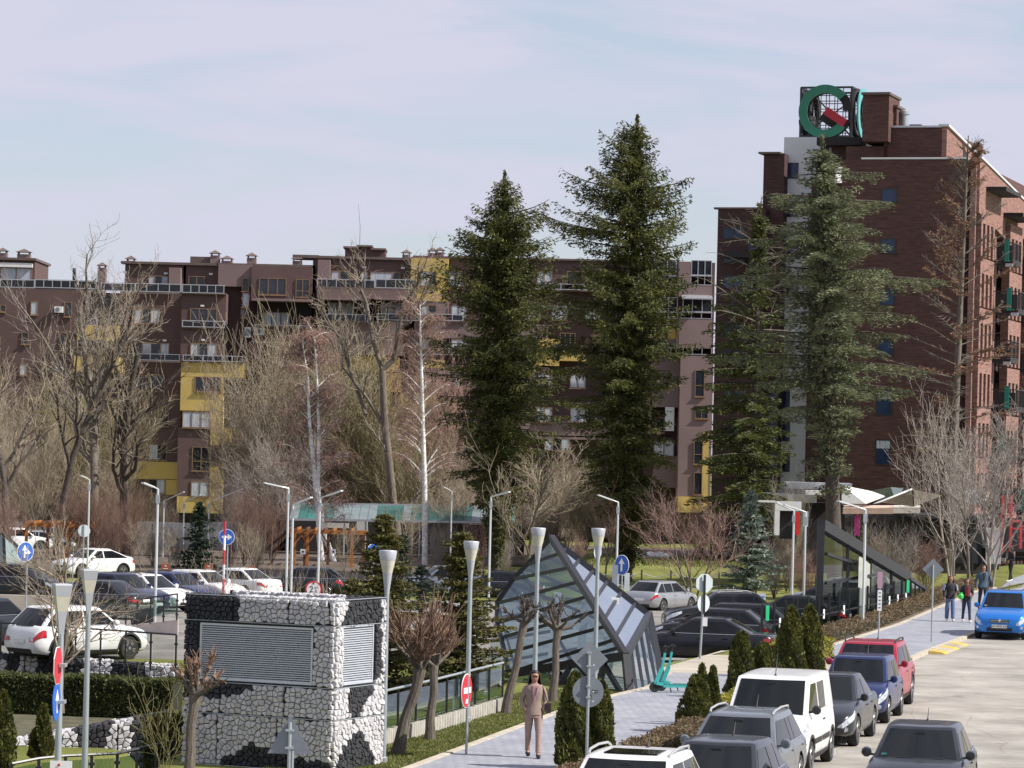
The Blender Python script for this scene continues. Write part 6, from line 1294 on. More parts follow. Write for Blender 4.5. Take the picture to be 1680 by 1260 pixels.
# --- bare broadleaf trees, background first
def bt(key, label, px, Y, top, bark=m_barkd, twig=m_barkt, h0=None, name='bare_tree', cat='tree', sx=None, **kw):
    b = gp(px, Y); h = top_h(px+10, top, b); h0 = h0 or kw.pop('h'); kw.setdefault('seed', len(TREE)*7+3)
    k = h/h0; rz = kw.pop('rz', random.random()*6); group = kw.pop('group', None)
    fr = {'t': .3, 's': .24, 'r': .36}[key[0]]; return tree(key, name, label, cat, b, bark, twig, 1, rz, group, fit=(h, fr*h*(sx or 1)), h=h0*.82, **kw)
oak = dict(levels=5, trunk=.3, split=(.42, 1), nb=(7, 6, 5, 4), ang=(38, 42, 45, 45), lr=(.52, .5, .48, .5), gnarl=.2, up=.3, rt=.014, minr=.013)
bt('tall', 'tallest thin bare tree at the left standing over the apartment roof', 152, 214, 366, m_bark, m_barkg, h0=20, seed=101, levels=5, trunk=.3, split=(.3, 1), nb=(11, 6, 5, 3), ang=(30, 38, 42, 45), lr=(.42, .5, .5, .5), gnarl=.15, up=.35, rz=.4, sx=1.0, rt=.013, minr=.014)
bt('tall2', 'tall bare tree left of the tallest one, with a dark straight trunk', 92, 212, 408, m_barkd, m_barkt, h0=19, seed=102, levels=5, trunk=.28, split=(.35, 1), nb=(10, 6, 5, 3), ang=(28, 38, 42, 45), lr=(.4, .5, .5, .5), gnarl=.15, up=.35, rz=2.1, rt=.013, minr=.014)
bt('tall', 'bare tree with curved dark limb right of the tallest left tree', 205, 218, 470, m_barkd, m_barkt, h0=20, rz=3.3, sx=1.15)
bt('tall2', 'bare tree at the left edge with pale tangled branches', 10, 205, 520, m_barkd, m_barkt, h0=19, rz=4.4, sx=1.3)
b = gp(640, 232); t = thing('bare_oak', 'old bare tree forking into two pale limbs in front of the yellow balcony wall', 'tree', b); rnd = random.Random(5); S = []; fine = []
def limb(pts, Y, r0, r1, sub=7, seed=0):
    ps = [P(x, y, Y+d)-b for x, y, d in pts]; n = len(ps)-1
    for i in range(n):
        ra = r0+(r1-r0)*i/n; rb_ = r0+(r1-r0)*(i+1)/n; S.append((*ps[i], *ps[i+1], ra, rb_))
    bg, fn = [], []; rr = random.Random(seed)
    for k in range(sub):
        i = rr.randint(max(0, n//2-1), n-1); p = ps[i].lerp(ps[i+1], rr.random()); d = (ps[i+1]-ps[i]).normalized(); g, f2 = bare(seed*10+k, rr.uniform(1.8, 3.4), 3, trunk=.06, split=(.15, 1), nb=(6, 5), ang=(45, 45), lr=(.55, .55), gnarl=.25, up=.25)
        q = (d+Vector((rr.gauss(0, .6), rr.gauss(0, .6), .5+rr.gauss(0, .3)))).normalized().to_track_quat('Z', 'Y').to_matrix()
        for L_, T_ in ((g, S), (f2, fine)):
            for s_ in L_: a_ = p+q @ Vector(s_[:3]); c_ = p+q @ Vector(s_[3:6]); T_.append((*a_, *c_, s_[6], s_[7]))
limb([(655, 900, 0), (645, 820, 0), (632, 700, 0), (627, 608, 0)], 232, .3, .24, 3, 1)
limb([(627, 608, 0), (612, 560, 0), (602, 500, 1), (590, 470, 1), (580, 430, 1)], 232, .17, .05, 8, 2); limb([(627, 608, 0), (645, 590, 0), (655, 545, -1), (660, 505, -1), (678, 475, -1), (693, 455, -1)], 232, .19, .05, 8, 3)
limb([(655, 540, 0), (672, 530, -1), (685, 510, -1)], 232, .14, .05, 4, 4); limb([(600, 680, 0), (575, 610, 1), (560, 560, 1), (535, 520, 1), (520, 470, 1)], 232, .15, .04, 7, 5); limb([(645, 860, 0), (690, 810, 1), (705, 770, 1)], 232, .18, .07, 6, 6); limb([(632, 700, 0), (600, 650, 0), (560, 600, 0)], 232, .15, .06, 5, 7)
link('trunk', seg_mesh('trunk', S, 7, m_bark), t); link('crown', seg_mesh('crown', fine, 3, m_barkt), t)
# birches
def birch(label, feet, top, Y, seed, w):
    b = gp(feet[0][0], Y); t = thing('birch_tree', label, 'birch tree', b); S = []; fine = []; rr = random.Random(seed)
    for pts in feet[1:]:
        ps = [P(x, y, Y)-b for x, y in pts]; n = len(ps)-1; ps[0].z = min(ps[0].z, .0)
        for i in range(n): S.append((*ps[i], *ps[i+1], .17*(1-i/n)+.04, .17*(1-(i+1)/n)+.04))
        L = sum((ps[i+1]-ps[i]).length for i in range(n)); h = ps[-1].z
        for k in range(54):
            f = rr.uniform(.2, 1)*n; i = min(n-1, int(f)); p = ps[i].lerp(ps[i+1], f-i); a = rr.uniform(-.5, 3.64) if rr.random() < .85 else rr.random()*6.283; Lb = w*(1.15-.6*f/n)*rr.uniform(.5, 1); d = Vector((math.cos(a), math.sin(a), .75)).normalized(); r = .035; q0 = p
            for j in range(5):
                d = (d+Vector((rr.gauss(0, .1), rr.gauss(0, .1), .1-.10*j))).normalized(); q = q0+d*Lb/5; S.append((*q0, *q, r, r*.8)); r *= .78
                for u in range(4 if j else 1):
                    e = (d*.5+Vector((rr.gauss(0, .6), rr.gauss(0, .6), .1))).normalized(); lt = rr.uniform(.5, 1.1); m1 = q+e*lt*.5; m2 = m1+(e*.4+Vector((rr.gauss(0, .2), rr.gauss(0, .2), -.55)))*lt*.6; fine.append((*q, *m1, .013, .011)); fine.append((*m1, *m2, .011, .008))
                    for v in range(4): x = m1.lerp(m2, rr.random()); y = x+Vector((rr.gauss(0, .22), rr.gauss(0, .22), rr.uniform(-.55, .15))); fine.append((*x, *y, .010, .007))
                q0 = q
    link('trunk', seg_mesh('trunk', S, 6, m_barkw), t); link('crown', seg_mesh('crown', fine, 3, m_barkp), t); return t
birch('birch with twin white stems and a leaning foot beside the orange pergola', [(556, 0), [(556, 945), (530, 870), (522, 800), (523, 700), (520, 620), (515, 545)], [(530, 860), (517, 790), (508, 700), (505, 620), (496, 560)]], 545, 214, 61, 2.7)
birch('single white stemmed birch with a pinkish crown left of the fir trees', [(697, 0), [(698, 880), (697, 800), (694, 700), (692, 620), (690, 560), (689, 500)]], 500, 212, 62, 3.0)
# the thicket of shrubs and small trees below the apartments
shr = dict(levels=4, trunk=.07, split=(.1, 1), nb=(8, 7, 6), ang=(26, 32, 38), lr=(.55, .55, .5), gnarl=.13, up=.3, leaders=9, rt=.011, minr=.012, bushy=1)
def shrub(key, label, px, Y, top, twig, sx=1, rz=0, group=None, **kw):
    k = dict(shr); k.update(kw); return bt(key, label, px, Y, top, m_barkd, twig, h0=8, name='bare_shrub', cat='shrub', sx=sx, rz=rz, group=group, **k)
gr = 'tan bare shrubs of the thicket below the apartments'
th_l = 'tan bare shrub of the dense thicket in front of the brown apartments'
S1 = [(20, 240, 600, m_barkt, 1.1), (70, 243, 585, m_barko, 1.0), (130, 240, 610, m_barko, 1.0), (175, 242, 640, m_barko, 1.0), (228, 238, 790, m_barko, .9), (400, 240, 600, m_barkt, 1.0), (440, 246, 545, m_barko, 1.0), (480, 240, 505, m_barkt, 1.0), (540, 244, 520, m_barko, 1.1), (590, 242, 535, m_barko, 1.0), (640, 246, 570, m_barkt, 1.0), (715, 240, 560, m_barkp, .9), (770, 236, 690, m_barkt, 1.0), (670, 236, 640, m_barko, 1.0), (610, 234, 650, m_barkt, 1.0), (375, 236, 760, m_barkg, 1.0), (330, 240, 815, m_barkt, .8), (270, 238, 800, m_barkt, 1.0), (-20, 236, 640, m_barkt, 1.0), (50, 228, 690, m_barkt, 1.0), (110, 230, 700, m_barkt, 1.1), (170, 229, 710, m_barkt, 1.0), (450, 230, 690, m_barkg, 1.0), (560, 228, 700, m_barkt, 1.0), (500, 232, 640, m_barkt, 1.0), (740, 228, 760, m_barkt, 1.2), (820, 232, 760, m_barkt, 1.2), (930, 232, 740, m_barkt, 1.1), (960, 226, 770, m_barko, 1.1), (900, 228, 780, m_barkt, 1.1), (1150, 205, 800, m_barkp, 1.1)]
TL = ['pale tan bare shrub at the left edge below the apartment wing', 'olive bare shrub behind the second tall left tree', 'olive bare shrub just left of the tallest left tree, low in the thicket', 'tan bare shrub under the curved limb right of the tallest left tree', 'low bare shrub below the yellow panel left of the yellow tower', 'bare shrub right of the yellow tower with arching twigs', 'tall olive shrub between yellow tower and twin stemmed birch', 'highest tan shrub crown left of the twin stemmed birch top', 'broad olive shrub behind the twin stemmed birch', 'olive shrub left of the forked old tree', 'tan shrub directly behind the forked old tree', 'pinkish shrub between single birch and shorter fir', 'tan shrub at the foot of the shorter fir', 'olive shrub between forked old tree and single birch', 'tan shrub low under the forked old tree', 'grey shrub low beside the bottom of the yellow tower', 'tan shrub over the dark small spruce', 'tan shrub left of the dark small spruce', 'pale bare shrub cut off by the left edge of the picture', 'low tan shrub below the left apartment wing, second from the edge', 'wide tan shrub under the tallest left tree', 'low tan shrub right of the tallest left tree trunk', 'grey shrub behind the left arm lamp trio', 'tan shrub above the teal shelter left end', 'tan shrub in front of the twin birch foot', 'low wide shrub above the teal shelter between birch and fir', 'wide shrub right of the shorter fir foot', 'wide tan shrub between the two firs, middle one', 'olive shrub left of the tallest fir foot', 'low tan shrub behind the pyramid apex tree', 'pinkish shrub below the yellow strip right of the tallest fir']
for i, (px, Y, top, tw, sx) in enumerate(S1):
  if px not in (640, 610, 560, 110, 500): shrub('sh%d' % (i % 4), (TL[i] if i < len(TL) else th_l), px, Y, top, tw, sx*1.25, i*1.37, gr, seed=200+i % 4)
for i, (px, Y, top, sx) in enumerate([(150, 205, 778, 1.2), (215, 203, 790, 1.0), (120, 206, 800, 1.0), (400, 203, 800, 1.1), (445, 206, 805, 1.0), (185, 201, 815, 1.0)]): shrub('sh%d' % (i % 4), 'reddish bare shrub '+['behind the white coupe', 'left of the far arm lamp in the left car park', 'at the far left of the left car row', 'left of the arm lamp trio', 'behind the arm lamp trio', 'between the white coupe and the small spruce'][i], px, Y, top, m_barkr, sx, i*2.1, 'reddish shrubs behind the left car park')
for i, (px, Y, top, sx) in enumerate([(-5, 196, 790, 1.3), (250, 199, 850, 1.2), (290, 198, 860, 1.2), (375, 196, 870, 1.0), (420, 194, 860, 1.0), (720, 190, 840, 1.0), (780, 194, 850, 1.2), (660, 196, 860, 1.1), (830, 200, 870, 1.0), (950, 205, 870, 1.1), (1290, 182, 800, .8), (1270, 176, 880, 1.3), (1320, 174, 890, 1.2), (1420, 172, 850, 1.2), (1470, 172, 860, 1.4), (1520, 174, 870, 1.2)]): shrub('sh%d' % ((i+1) % 4), 'low brownish bare shrub '+['at the left edge under the pergola', 'left of the small dark spruce', 'close left of the small dark spruce', 'right of the small dark spruce', 'left of the dark hatchback', 'between teal shelter post and young spruce pair', 'right of the young tan tipped spruce', 'behind the right young spruce tip', 'left of the pyramid ridge', 'right of the pyramid apex', 'beside the white portal of the cafe', 'below the blue green spruce', 'left of the glass wedge top', 'behind the glass wedge slope', 'behind the wedge under the cafe awning', 'at the wedge end beside the multi stemmed tree'][i], px, Y, top, (m_barkp, m_barkt, m_barkg)[i % 3], sx, i*1.9, 'low bare shrubs in the planting beds')
rnd_ = dict(levels=5, trunk=.11, split=(.22, 1), nb=(11, 6, 5, 3), ang=(34, 34, 38, 42), lr=(.62, .5, .5, .5), gnarl=.1, up=.28, rt=.011, minr=.011)
bt('round', 'dense round bare tree behind the apex of the glass pyramid', 864, 182, 706, m_bark, m_barkt, h0=9, seed=301, sx=1.05, rz=0, **rnd_)
bt('round', 'small bare tree with thin twigs right of the pyramid apex, before the tall fir', 992, 184, 790, m_bark, m_barkp, h0=9, sx=.75, rz=2)
bt('round2', 'bare round tree with several stems on the lawn by the octagonal sign', 1137, 163, 792, m_bark, m_barkp, h0=9, seed=302, sx=1.35, rz=1, **{**rnd_, 'leaders': 3, 'trunk': .1, 'nb': (9, 5, 4, 3), 'gnarl': .14})
bt('round2', 'grey multi stemmed bare tree left of the row beside the footpath, before the brick wall', 1562, 168, 628, m_barkg, m_barkg, h0=9, rz=.5, sx=.85)
bt('round2', 'pale thick stemmed bare tree beside the wheelie bin at the footpath', 1622, 152, 640, m_barkg, m_barkg, h0=9, rz=3.5, sx=1.0)
bt('round', 'slim bare tree between the multi stemmed tree and the pale one', 1592, 160, 700, m_bark, m_barkg, h0=9, rz=5, sx=.8)
bt('round', 'bare tree beside the white portal of the cafe', 1296, 182, 770, m_bark, m_barkg, h0=9, rz=4, sx=.6)
bt('round', 'young bare street tree right of the orange pergola', 650, 178, 815, m_bark, m_barkt, h0=9, rz=1, sx=.75)
bt('round', 'young bare tree with a pale stem among the left parking bays', 45, 150, 900, m_bark, m_barkt, h0=9, rz=3, sx=.8)
for px, Y, top in ((230, 186, 840), (275, 187, 860), (410, 178, 850), (565, 182, 850)): bt('round', 'young bare tree behind the left car row '+{230: 'left of the arm lamp', 275: 'beside the small dark spruce', 410: 'right of the blue arrow sign', 565: 'at the orange pergola end'}[px], px, Y, top, m_bark, m_barkt, h0=9, rz=px*.1, sx=.7, group='young bare trees behind the left car row')
# foreground sapling left
b = Vector((*P(103, 1120, 86).xy, -.6)); sap = tree('sapling', 'bare_sapling', 'slender bare sapling with fine tan twigs in front of the white suv', 'tree', b, m_bark, m_barkt, 1, 1.0, h=top_h(90, 858, b)*.86, seed=411, levels=5, trunk=.075, split=(.22, 1), nb=(15, 6, 4, 3), ang=(48, 38, 40, 42), lr=(.58, .5, .5, .5), gnarl=.12, up=.3, rt=.008, minr=.006)
b = G(268, 1262, 0); tree('yshrub', 'bare_shrub', 'yellow green twiggy shrub left of the gabion block', 'shrub', b, m_barko, M('yellow_twigs', (.19, .17, .07), .8), 1, 0, h=top_h(250, 1080, b)*.72, seed=412, levels=3, trunk=.014, leaders=5, nb=(8, 3), ang=(35, 35), lr=(.5, .5), gnarl=.15, up=.2, rt=.008, minr=.006, bushy=1)
m_ = hedge('dark evergreen bush left of the gabion block behind the twiggy shrub', [G(225, 1262)+Vector((0, 4, -.3)), G(280, 1262)+Vector((0, 3.4, -.3))], .9, .95, m_thuja, 7000, .1)
b = G(12, 1262, 0); 
for i, px in enumerate((330, 348, 400, 425, 472, 540, 600)):
    b = Vector((*P(px, 1000, 118).xy, -1.2)) if px > 300 else Vector((*P(px, 1100, 95).xy, -1.5)); tree('stalk', 'bare_stalks', 'thin bare stalks rising behind the gabion block', 'shrub', b, m_barko, m_barkt, 1.0, i, 'bare stalks behind the gabion block', h=3.2, seed=413, levels=3, trunk=.014, leaders=5, nb=(6, 3), ang=(28, 30), lr=(.4, .4), gnarl=.1, up=.3, rt=.007, minr=.006, bushy=1)
# ground cover: grass tufts on the near lawn, bank and bed edges
def grass(label, fn, n, h, seed):
    rng = np.random.default_rng(seed); P_ = []
    for _ in range(n): P_.append(fn(rng))
    P_ = np.array(P_); D = rng.normal(size=(n, 3))*.35+np.array((0, 0, 1.)); V = cards(P_+np.array((0, 0, h*.4)), D, h, h*.3, rng); o = link('grass', npmesh('grass', V, np.arange(len(V)), 4, [m_grassb])); tag(o, label, 'grass', kind='stuff')
def near(rng): Y = 63+rng.random()**1.2*23; x = lx(Y)-.2-rng.random()*2.6; return (x, Y, 0)
grass('short green grass of the lawn strip beside the footpath', near, 42000, .07, 5)
def bank(rng): Y = 196+rng.random()*16; x = 2+rng.random()*27; return (x, Y, gz(x, Y))
grass('rough grass on the bank beyond the car park', bank, 9000, .22, 6)
# ================================================================== STREET FURNITURE, SIGNS, PEOPLE
def cone_lamp(label, px, py_top, pyb, square=False, Y=None, z=0, px_b=None, group='cone headed lamp posts'):
    b = G(px_b or px, pyb, z) if Y is None else Vector((*P(px_b or px, 1250, Y).xy, z)); s = F/b.y; hh = P(px, py_top, b.y).z-b.z
    t = thing('street_lamp', label, 'street lamp', b, R(20) if square else 0, group); n = 4 if square else 20; a0 = R(45) if square else 0; k = 1.08 if square else 1.0
    mb = MB(); mb.tube([(0, 0, 0), (0, 0, hh-.78)], [.062, .045], 12); mb.lathe([(.09, 0), (.09, .12), (.065, .14)], 12); mb.build('pole', m_galv, t, smooth=True)
    mb = MB(); mb.lathe([(.045, hh-.86), (.05*k, hh-.78), (.095*k, hh-.43)], n, a0=a0); mb.build('lower_cone', m_lampgrey, t, smooth=not square)
    mb = MB(); mb.lathe([(.095*k, hh-.43), (.15*k, hh-.19)], n, a0=a0); mb.build('diffuser', m_lampglass, t, smooth=not square)
    mb = MB(); mb.lathe([(.03, hh-.43), (.07*k, hh-.25)], n, a0=a0); mb.build('reflector', m_lampgrey, t)
    mb = MB(); mb.lathe([(.152*k, hh-.19), (.178*k, hh-.02), (.168*k, hh), (.001, hh+.01)], n, a0=a0); mb.build('hood', m_lampgrey, t, smooth=not square); return t
cone_lamp('round cone lamp post beside the right corner of the gabion block', 636, 903, 1253, px_b=628)
cone_lamp('round cone lamp post behind the red no entry sign', 775, 888, 1186, px_b=766)
cone_lamp('round cone lamp post in front of the left face of the glass pyramid', 887, 866, 1166, px_b=876)
cone_lamp('round cone lamp post in front of the right face of the glass pyramid', 988, 867, 1150, px_b=975)
cone_lamp('nearer square cone lamp post at the left with red and blue signs on it', 107, 958, 0, True, 52.5, -.0, px_b=95)
cone_lamp('square cone lamp post at the left, the taller and farther one', 148, 934, 0, True, 61, -.0, px_b=139)
m_arm = M('bright_steel', (.62, .65, .66), .4, metal=.3)
def arm_lamp(label, px, py_t, pyb, Y, dx, dy, z=None, r=.05):
    b = Vector((*P(px, pyb, Y).xy, gz(P(px, pyb, Y).x, Y) if z is None else z)); T_ = P(px, py_t, Y)-b; E = P(px+dx, py_t+dy, Y-.6)-b; t = thing('street_lamp', label, 'street lamp', b, 0, 'tall arm lamp posts of the car parks'); hh = T_.z
    mb = MB(); mb.tube([(0, 0, -.1), (0, 0, hh*.55), (0, 0, hh)], [r, r, r*.8], 8); mb.build('pole', m_arm, t, smooth=True); q = Vector((0, 0, hh)); e = Vector((E.x, E.y, E.z)); mb = MB(); mb.tube([q, q.lerp(e, .35)], r*.5, 6); mb.build('arm', m_arm, t, smooth=True)
    mb = MB(); mb.beam(q.lerp(e, .3), e, .16, .05); mb.build('lamp_head', m_arm, t); mb = MB(); mb.cbox((0, 0, hh*.93), (r*2.8, r*2.8, .3)); mb.build('clamp', m_galv, t); return t
for a in [('slim arm lamp post left of the white coupe', 144, 787, 905, 175, -12, -7), ('arm lamp post rising from the left car row with head to the left', 254, 802, 1018, 120, -20, -10), ('left arm lamp post of the close trio, head to the left', 469, 801, 985, 138, -36, -9), ('middle arm lamp post of the close trio, head to the right', 477, 828, 985, 132, 34, -12), ('right arm lamp post of the close trio with long head to the right', 521, 817, 985, 134, 40, -12),
          ('far arm lamp post behind the young spruces', 739, 806, 900, 200, -12, -7), ('arm lamp post left of the round bare tree, head to the right', 802, 815, 965, 150, 34, -8), ('arm lamp post right of the glass pyramid, head to the left', 1011, 824, 960, 150, -30, -12), ('arm lamp post left of the stair wedge with double arm', 1299, 838, 985, 145, -26, -14), ('thicker arm lamp post beside the wedge corner', 1318, 840, 1000, 135, -32, -12), ('arm lamp post in front of the glass wedge', 1415, 836, 1040, 118, -40, -14),
          ('small far arm lamp left of the dark spruce, first of three', 268, 822, 870, 215, 34, -15), ('small far arm lamp behind the dark spruce, second of three', 301, 824, 870, 215, 28, -12), ('small far arm lamp above the dark spruce, third of three', 342, 824, 870, 215, 56, -22)]: arm_lamp(*a)
# ---- signs
def pole(t, h, r=.03, mat=m_galv, z0=-.1): mb = MB(); mb.tube([(0, 0, z0), (0, 0, h)], r, 10); mb.build('pole', mat, t, smooth=True)
def disc(t, c, r, mat, th=.012, n=32, yaw=0, name='sign_face', y=0, rot=0):
    mb = MB(); m_ = Matrix.Rotation(yaw, 3, 'Z'); pts = [Vector(c)+m_ @ Vector((r*math.cos(rot+2*math.pi*i/n), y, r*math.sin(rot+2*math.pi*i/n))) for i in range(n)]; mb.prism(pts, m_ @ Vector((0, th, 0))); return mb.build(name, mat, t)
def poly(t, c, pts2, mat, y=-.01, yaw=0, th=.006, name='symbol'):
    m_ = Matrix.Rotation(yaw, 3, 'Z'); mb = MB(); mb.prism([Vector(c)+m_ @ Vector((a, y, b_)) for a, b_ in pts2], m_ @ Vector((0, th, 0))); return mb.build(name, mat, t)
def arrow_up(k): return [(-.13*k, -.6*k), (.13*k, -.6*k), (.13*k, .15*k), (.42*k, .1*k), (0, .68*k), (-.42*k, .1*k), (-.13*k, .15*k)]
def sgn(name, label, px, pyb, Y, cat='road sign', z=0): p = P(px, pyb, Y); return thing(name, label, cat, Vector((p.x, Y, z)))
def hz_(t, px, py_): return P(px, py_, t.location.y).z-t.location.z
# no-entry sign, seen obliquely
t = sgn('no_entry_sign', 'red no entry sign with a small sticker on the pole before the lawn', 765, 1236, 66.5); h = hz_(t, 768, 1133); pole(t, h+.3, .028); yaw = R(63)
disc(t, (-.02, -.05, h), .34, m_signwhite, yaw=R(73), name='rim'); disc(t, (-.02, -.05, h), .325, m_red, yaw=R(73), y=-.008); poly(t, (-.02, -.05, h), [(-.23, -.05), (.23, -.05), (.23, .065), (-.23, .065)], m_signwhite, y=-.016, yaw=R(73)); poly(t, (-.02, -.05, h), [(-.1, -.25), (.06, -.25), (.08, -.17), (-.06, -.16)], m_signwhite, y=-.016, yaw=R(73), name='sticker')
# blue arrow signs
def bluesign(label, px, pyc, pyb, Y, r, kind, z, yaw=0, polem=m_galv, pxb=None):
    t = sgn('direction_sign', label, pxb or px, pyb, Y, z=z); h = hz_(t, px, pyc); off = P(px, pyc, Y).x-t.location.x; pole(t, h+r*.6, .03, polem); c = (off, -.06, h); disc(t, c, r, m_signwhite, yaw=yaw, name='rim'); disc(t, c, r*.93, m_blue, yaw=yaw, y=-.008)
    ar = arrow_up(r*1.0)
    if kind == 'right': ar = [(b_, -a) for a, b_ in ar]
    if kind == 'both': ar = [(a*.8-.1*r, b_) for a, b_ in ar]; poly(t, c, [(-.05*r, -.35*r), (.25*r, -.1*r), (.2*r, -.35*r), (.6*r, -.12*r), (.3*r, .2*r), (.2*r, .06*r), (-.05*r, -.15*r)], m_signwhite, y=-.022, yaw=yaw)
    poly(t, c, ar, m_signwhite, y=-.016, yaw=yaw); return t
t = bluesign('blue round straight ahead sign right of the glass pyramid', 1020, 927, 970, 130, .4, 'up', -.9, R(-48)); mb = MB(); mb.cbox((-.25, .1, hz_(t, 1003, 950)), (.26, .05, 1.1)); mb.build('side_board', m_signlight, t); mb = MB(); mb.cbox((.2, .1, hz_(t, 1025, 955)), (.2, .05, .7)); mb.build('side_board', m_signlight, t)
bluesign('blue round right arrow sign beside the red and white pole', 372, 881, 960, 150, .36, 'right', -1.1)
bluesign('blue round sign with straight and right arrows at the left edge', 42, 905, 1015, 112, .34, 'both', -.6, R(45))
bluesign('blue round arrow sign half hidden by the young spruce', 612, 905, 960, 125, .3, 'up', -.8, R(40))
t = sgn('striped_pole', 'red and white striped height pole at the right arrow sign', 366, 980, 146, 'pole', -1.1); h = hz_(t, 367, 855)
for i in range(6): mb = MB(); z0 = .0+h*i/6; mb.tube([(0, 0, z0), (0, 0, z0+h/6)], .055, 8); mb.build('band', m_red if i % 2 else m_signwhite, t, smooth=True)
bpy.data.objects['striped_pole']
t = sgn('height_limit_sign', 'round white height limit sign with red rim reading 2 and M above 0', 514, 985, 122, z=-1.0); h = hz_(t, 514, 967); pole(t, h-.1, .03); disc(t, (0, -.05, h), .31, m_red); disc(t, (0, -.058, h), .25, m_signwhite)
def sgtext(t, txt, c, size, mat, yaw=0, name='lettering'): return text_mesh(txt, size, mat, name, t, Matrix.Translation(c) @ Matrix.Rotation(yaw, 4, 'Z') @ Matrix.Rotation(R(90), 4, 'X'))
sgtext(t, '2', (-.075, -.068, h), .33, m_blackp); sgtext(t, 'M', (.1, -.068, h+.06), .13, m_blackp); sgtext(t, '0', (.1, -.068, h-.07), .16, m_blackp); poly(t, (0, -.05, h), [(-.05, .25), (.05, .25), (0, .17)], m_blackp, y=-.02); poly(t, (0, -.05, h), [(-.05, -.25), (.05, -.25), (0, -.17)], m_blackp, y=-.02)
# signs on the near square lamp
t = sgn('sign_pair', 'red and blue signs edge on, fixed to the near square lamp post', 95, 1250, 51.6, 'road sign', 0); h = hz_(t, 97, 1092); disc(t, (-.03, -.0, h), .3, m_red, yaw=R(86), n=8, rot=R(22.5)); disc(t, (-.03, 0, h), .31, m_signwhite, yaw=R(86), n=8, rot=R(22.5), y=.004, name='rim'); h2 = hz_(t, 95, 1152); disc(t, (-.04, 0, h2), .29, m_blue, yaw=R(86)); poly(t, (-.04, 0, h2), arrow_up(.28), m_signwhite, yaw=R(86))
for z in (h, h2): mb = MB(); mb.cbox((.03, .1, z), (.1, .24, .05)); mb.build('bracket', m_galv, t)
# grey backs: diamond and disc
t = sgn('sign_back_pair', 'grey backs of a diamond and a round sign on one pole above the double thuja', 962, 1262, 60.5, z=0); h = hz_(t, 970, 1082); pole(t, h+.14, .028); s = F/60.5
disc(t, (.02, .03, h), .33, m_signback, n=4, yaw=R(8), name='diamond_sign'); h2 = hz_(t, 966, 1135); disc(t, (0, .03, h2), .285, m_signback, yaw=R(8), name='round_sign'); 
for z in (h+.12, h-.12, h2+.1, h2-.1): mb = MB(); mb.cbox((0, -.02, z), (.09, .05, .03)); mb.build('clamp', m_galv, t)
for z in (h2, h2-.17, h-.1): mb = MB(); mb.lathe([(.014, 0), (.014, .01)], 8, (.09, .0, z), 'Y'); mb.build('sticker', m_signwhite, t)
poly(t, (.12, .02, h2+.02), [(-.06, -.005), (.06, -.005), (.06, .01), (-.06, .01)], m_blackp); poly(t, (.12, .02, h2-.02), [(-.06, -.005), (.06, -.005), (.06, .01), (-.06, .01)], m_blackp)
t = sgn('triangle_sign_back', 'grey back of a triangular sign at the bottom edge before the gabion block', 474, 1262, 51.5, z=0); h = hz_(t, 474, 1216); pole(t, hz_(t, 474, 1185), .03); disc(t, (-.0, .035, h), .395, m_signback, n=3, rot=R(90), name='triangle_sign'); mb = MB(); mb.tube([(.05, 0, 0), (.05, 0, h-.15)], .022, 8); mb.build('second_pole', m_galv, t, smooth=True)
for z in (h+.17, h-.1): mb = MB(); mb.cbox((0, -.01, z), (.13, .06, .035)); mb.build('clamp', m_galv, t)
t = sgn('white_notice', 'white notice board with a red mark at the bottom left corner', 100, 1262, 50.5, 'notice', 0); h = hz_(t, 100, 1268); mb = MB(); mb.cbox((0, 0, h), (.33, .02, .36)); mb.build('board', m_signwhite, t); disc(t, (-.03, -.02, h+.12), .02, m_red, name='mark', n=12); pole(t, h-.15, .025)
t = sgn('octagon_sign_back', 'pale back of an octagonal and an oval sign on one pole by the black saloon', 1147, 1098, 100, z=-.4); h = hz_(t, 1152, 957); off = .1; mb = MB(); mb.tube([(0, 0, 0), (.1, 0, h+.1)], .035, 8); mb.build('pole', m_galv, t, smooth=True); disc(t, (.1, .05, h), .30, m_signlight, n=8, rot=R(22.5), yaw=R(25), name='octagon_sign'); disc(t, (.09, .05, hz_(t, 1150, 990)), .27, m_signlight, yaw=R(45), name='round_sign'); mb = MB(); mb.cbox((.1, -.03, h-.32), (.07, .05, 1.15)); mb.build('holder', m_black, t); mb = MB(); mb.cbox((.13, -.02, hz_(t, 1154, 1020)), (.16, .02, .26)); mb.build('small_plate', m_signwhite, t)
t = sgn('diamond_sign_back', 'grey back of a diamond sign on the footpath near the three walkers', 1528, 1057, 111, z=.1); h = hz_(t, 1528, 934); pole(t, h+.15, .028); disc(t, (0, .03, h), .36, m_signback, n=4, name='diamond_sign')
t = sgn('narrow_sign', 'narrow post sign with pink and white panels on the footpath edge', 1441, 1065, 108, z=.1); pole(t, hz_(t, 1443, 940), .025)
m_pinks = M('faded_pink', (.42, .26, .34), .6); mb = MB(); a, b_ = hz_(t, 1443, 938), hz_(t, 1443, 965); mb.cbox((0, -.04, (a+b_)/2), (.16, .015, a-b_)); mb.build('pink_panel', m_pinks, t); a, b_ = hz_(t, 1443, 968), hz_(t, 1443, 1002); mb = MB(); mb.cbox((0, -.04, (a+b_)/2), (.14, .015, a-b_)); mb.build('white_panel', m_signwhite, t)
for i in range(5): mb = MB(); mb.cbox((0, -.05, b_+.1+i*.12), (.07, .004, .03)); mb.build('print_mark', m_blackp, t)
t = sgn('round_sign_back', 'pale round sign back on a thin pole above the white coupe', 136, 940, 160, z=-1.3); h = hz_(t, 135, 871); pole(t, h+.3, .03); disc(t, (0, .05, h), .3, m_signlight, yaw=R(20))
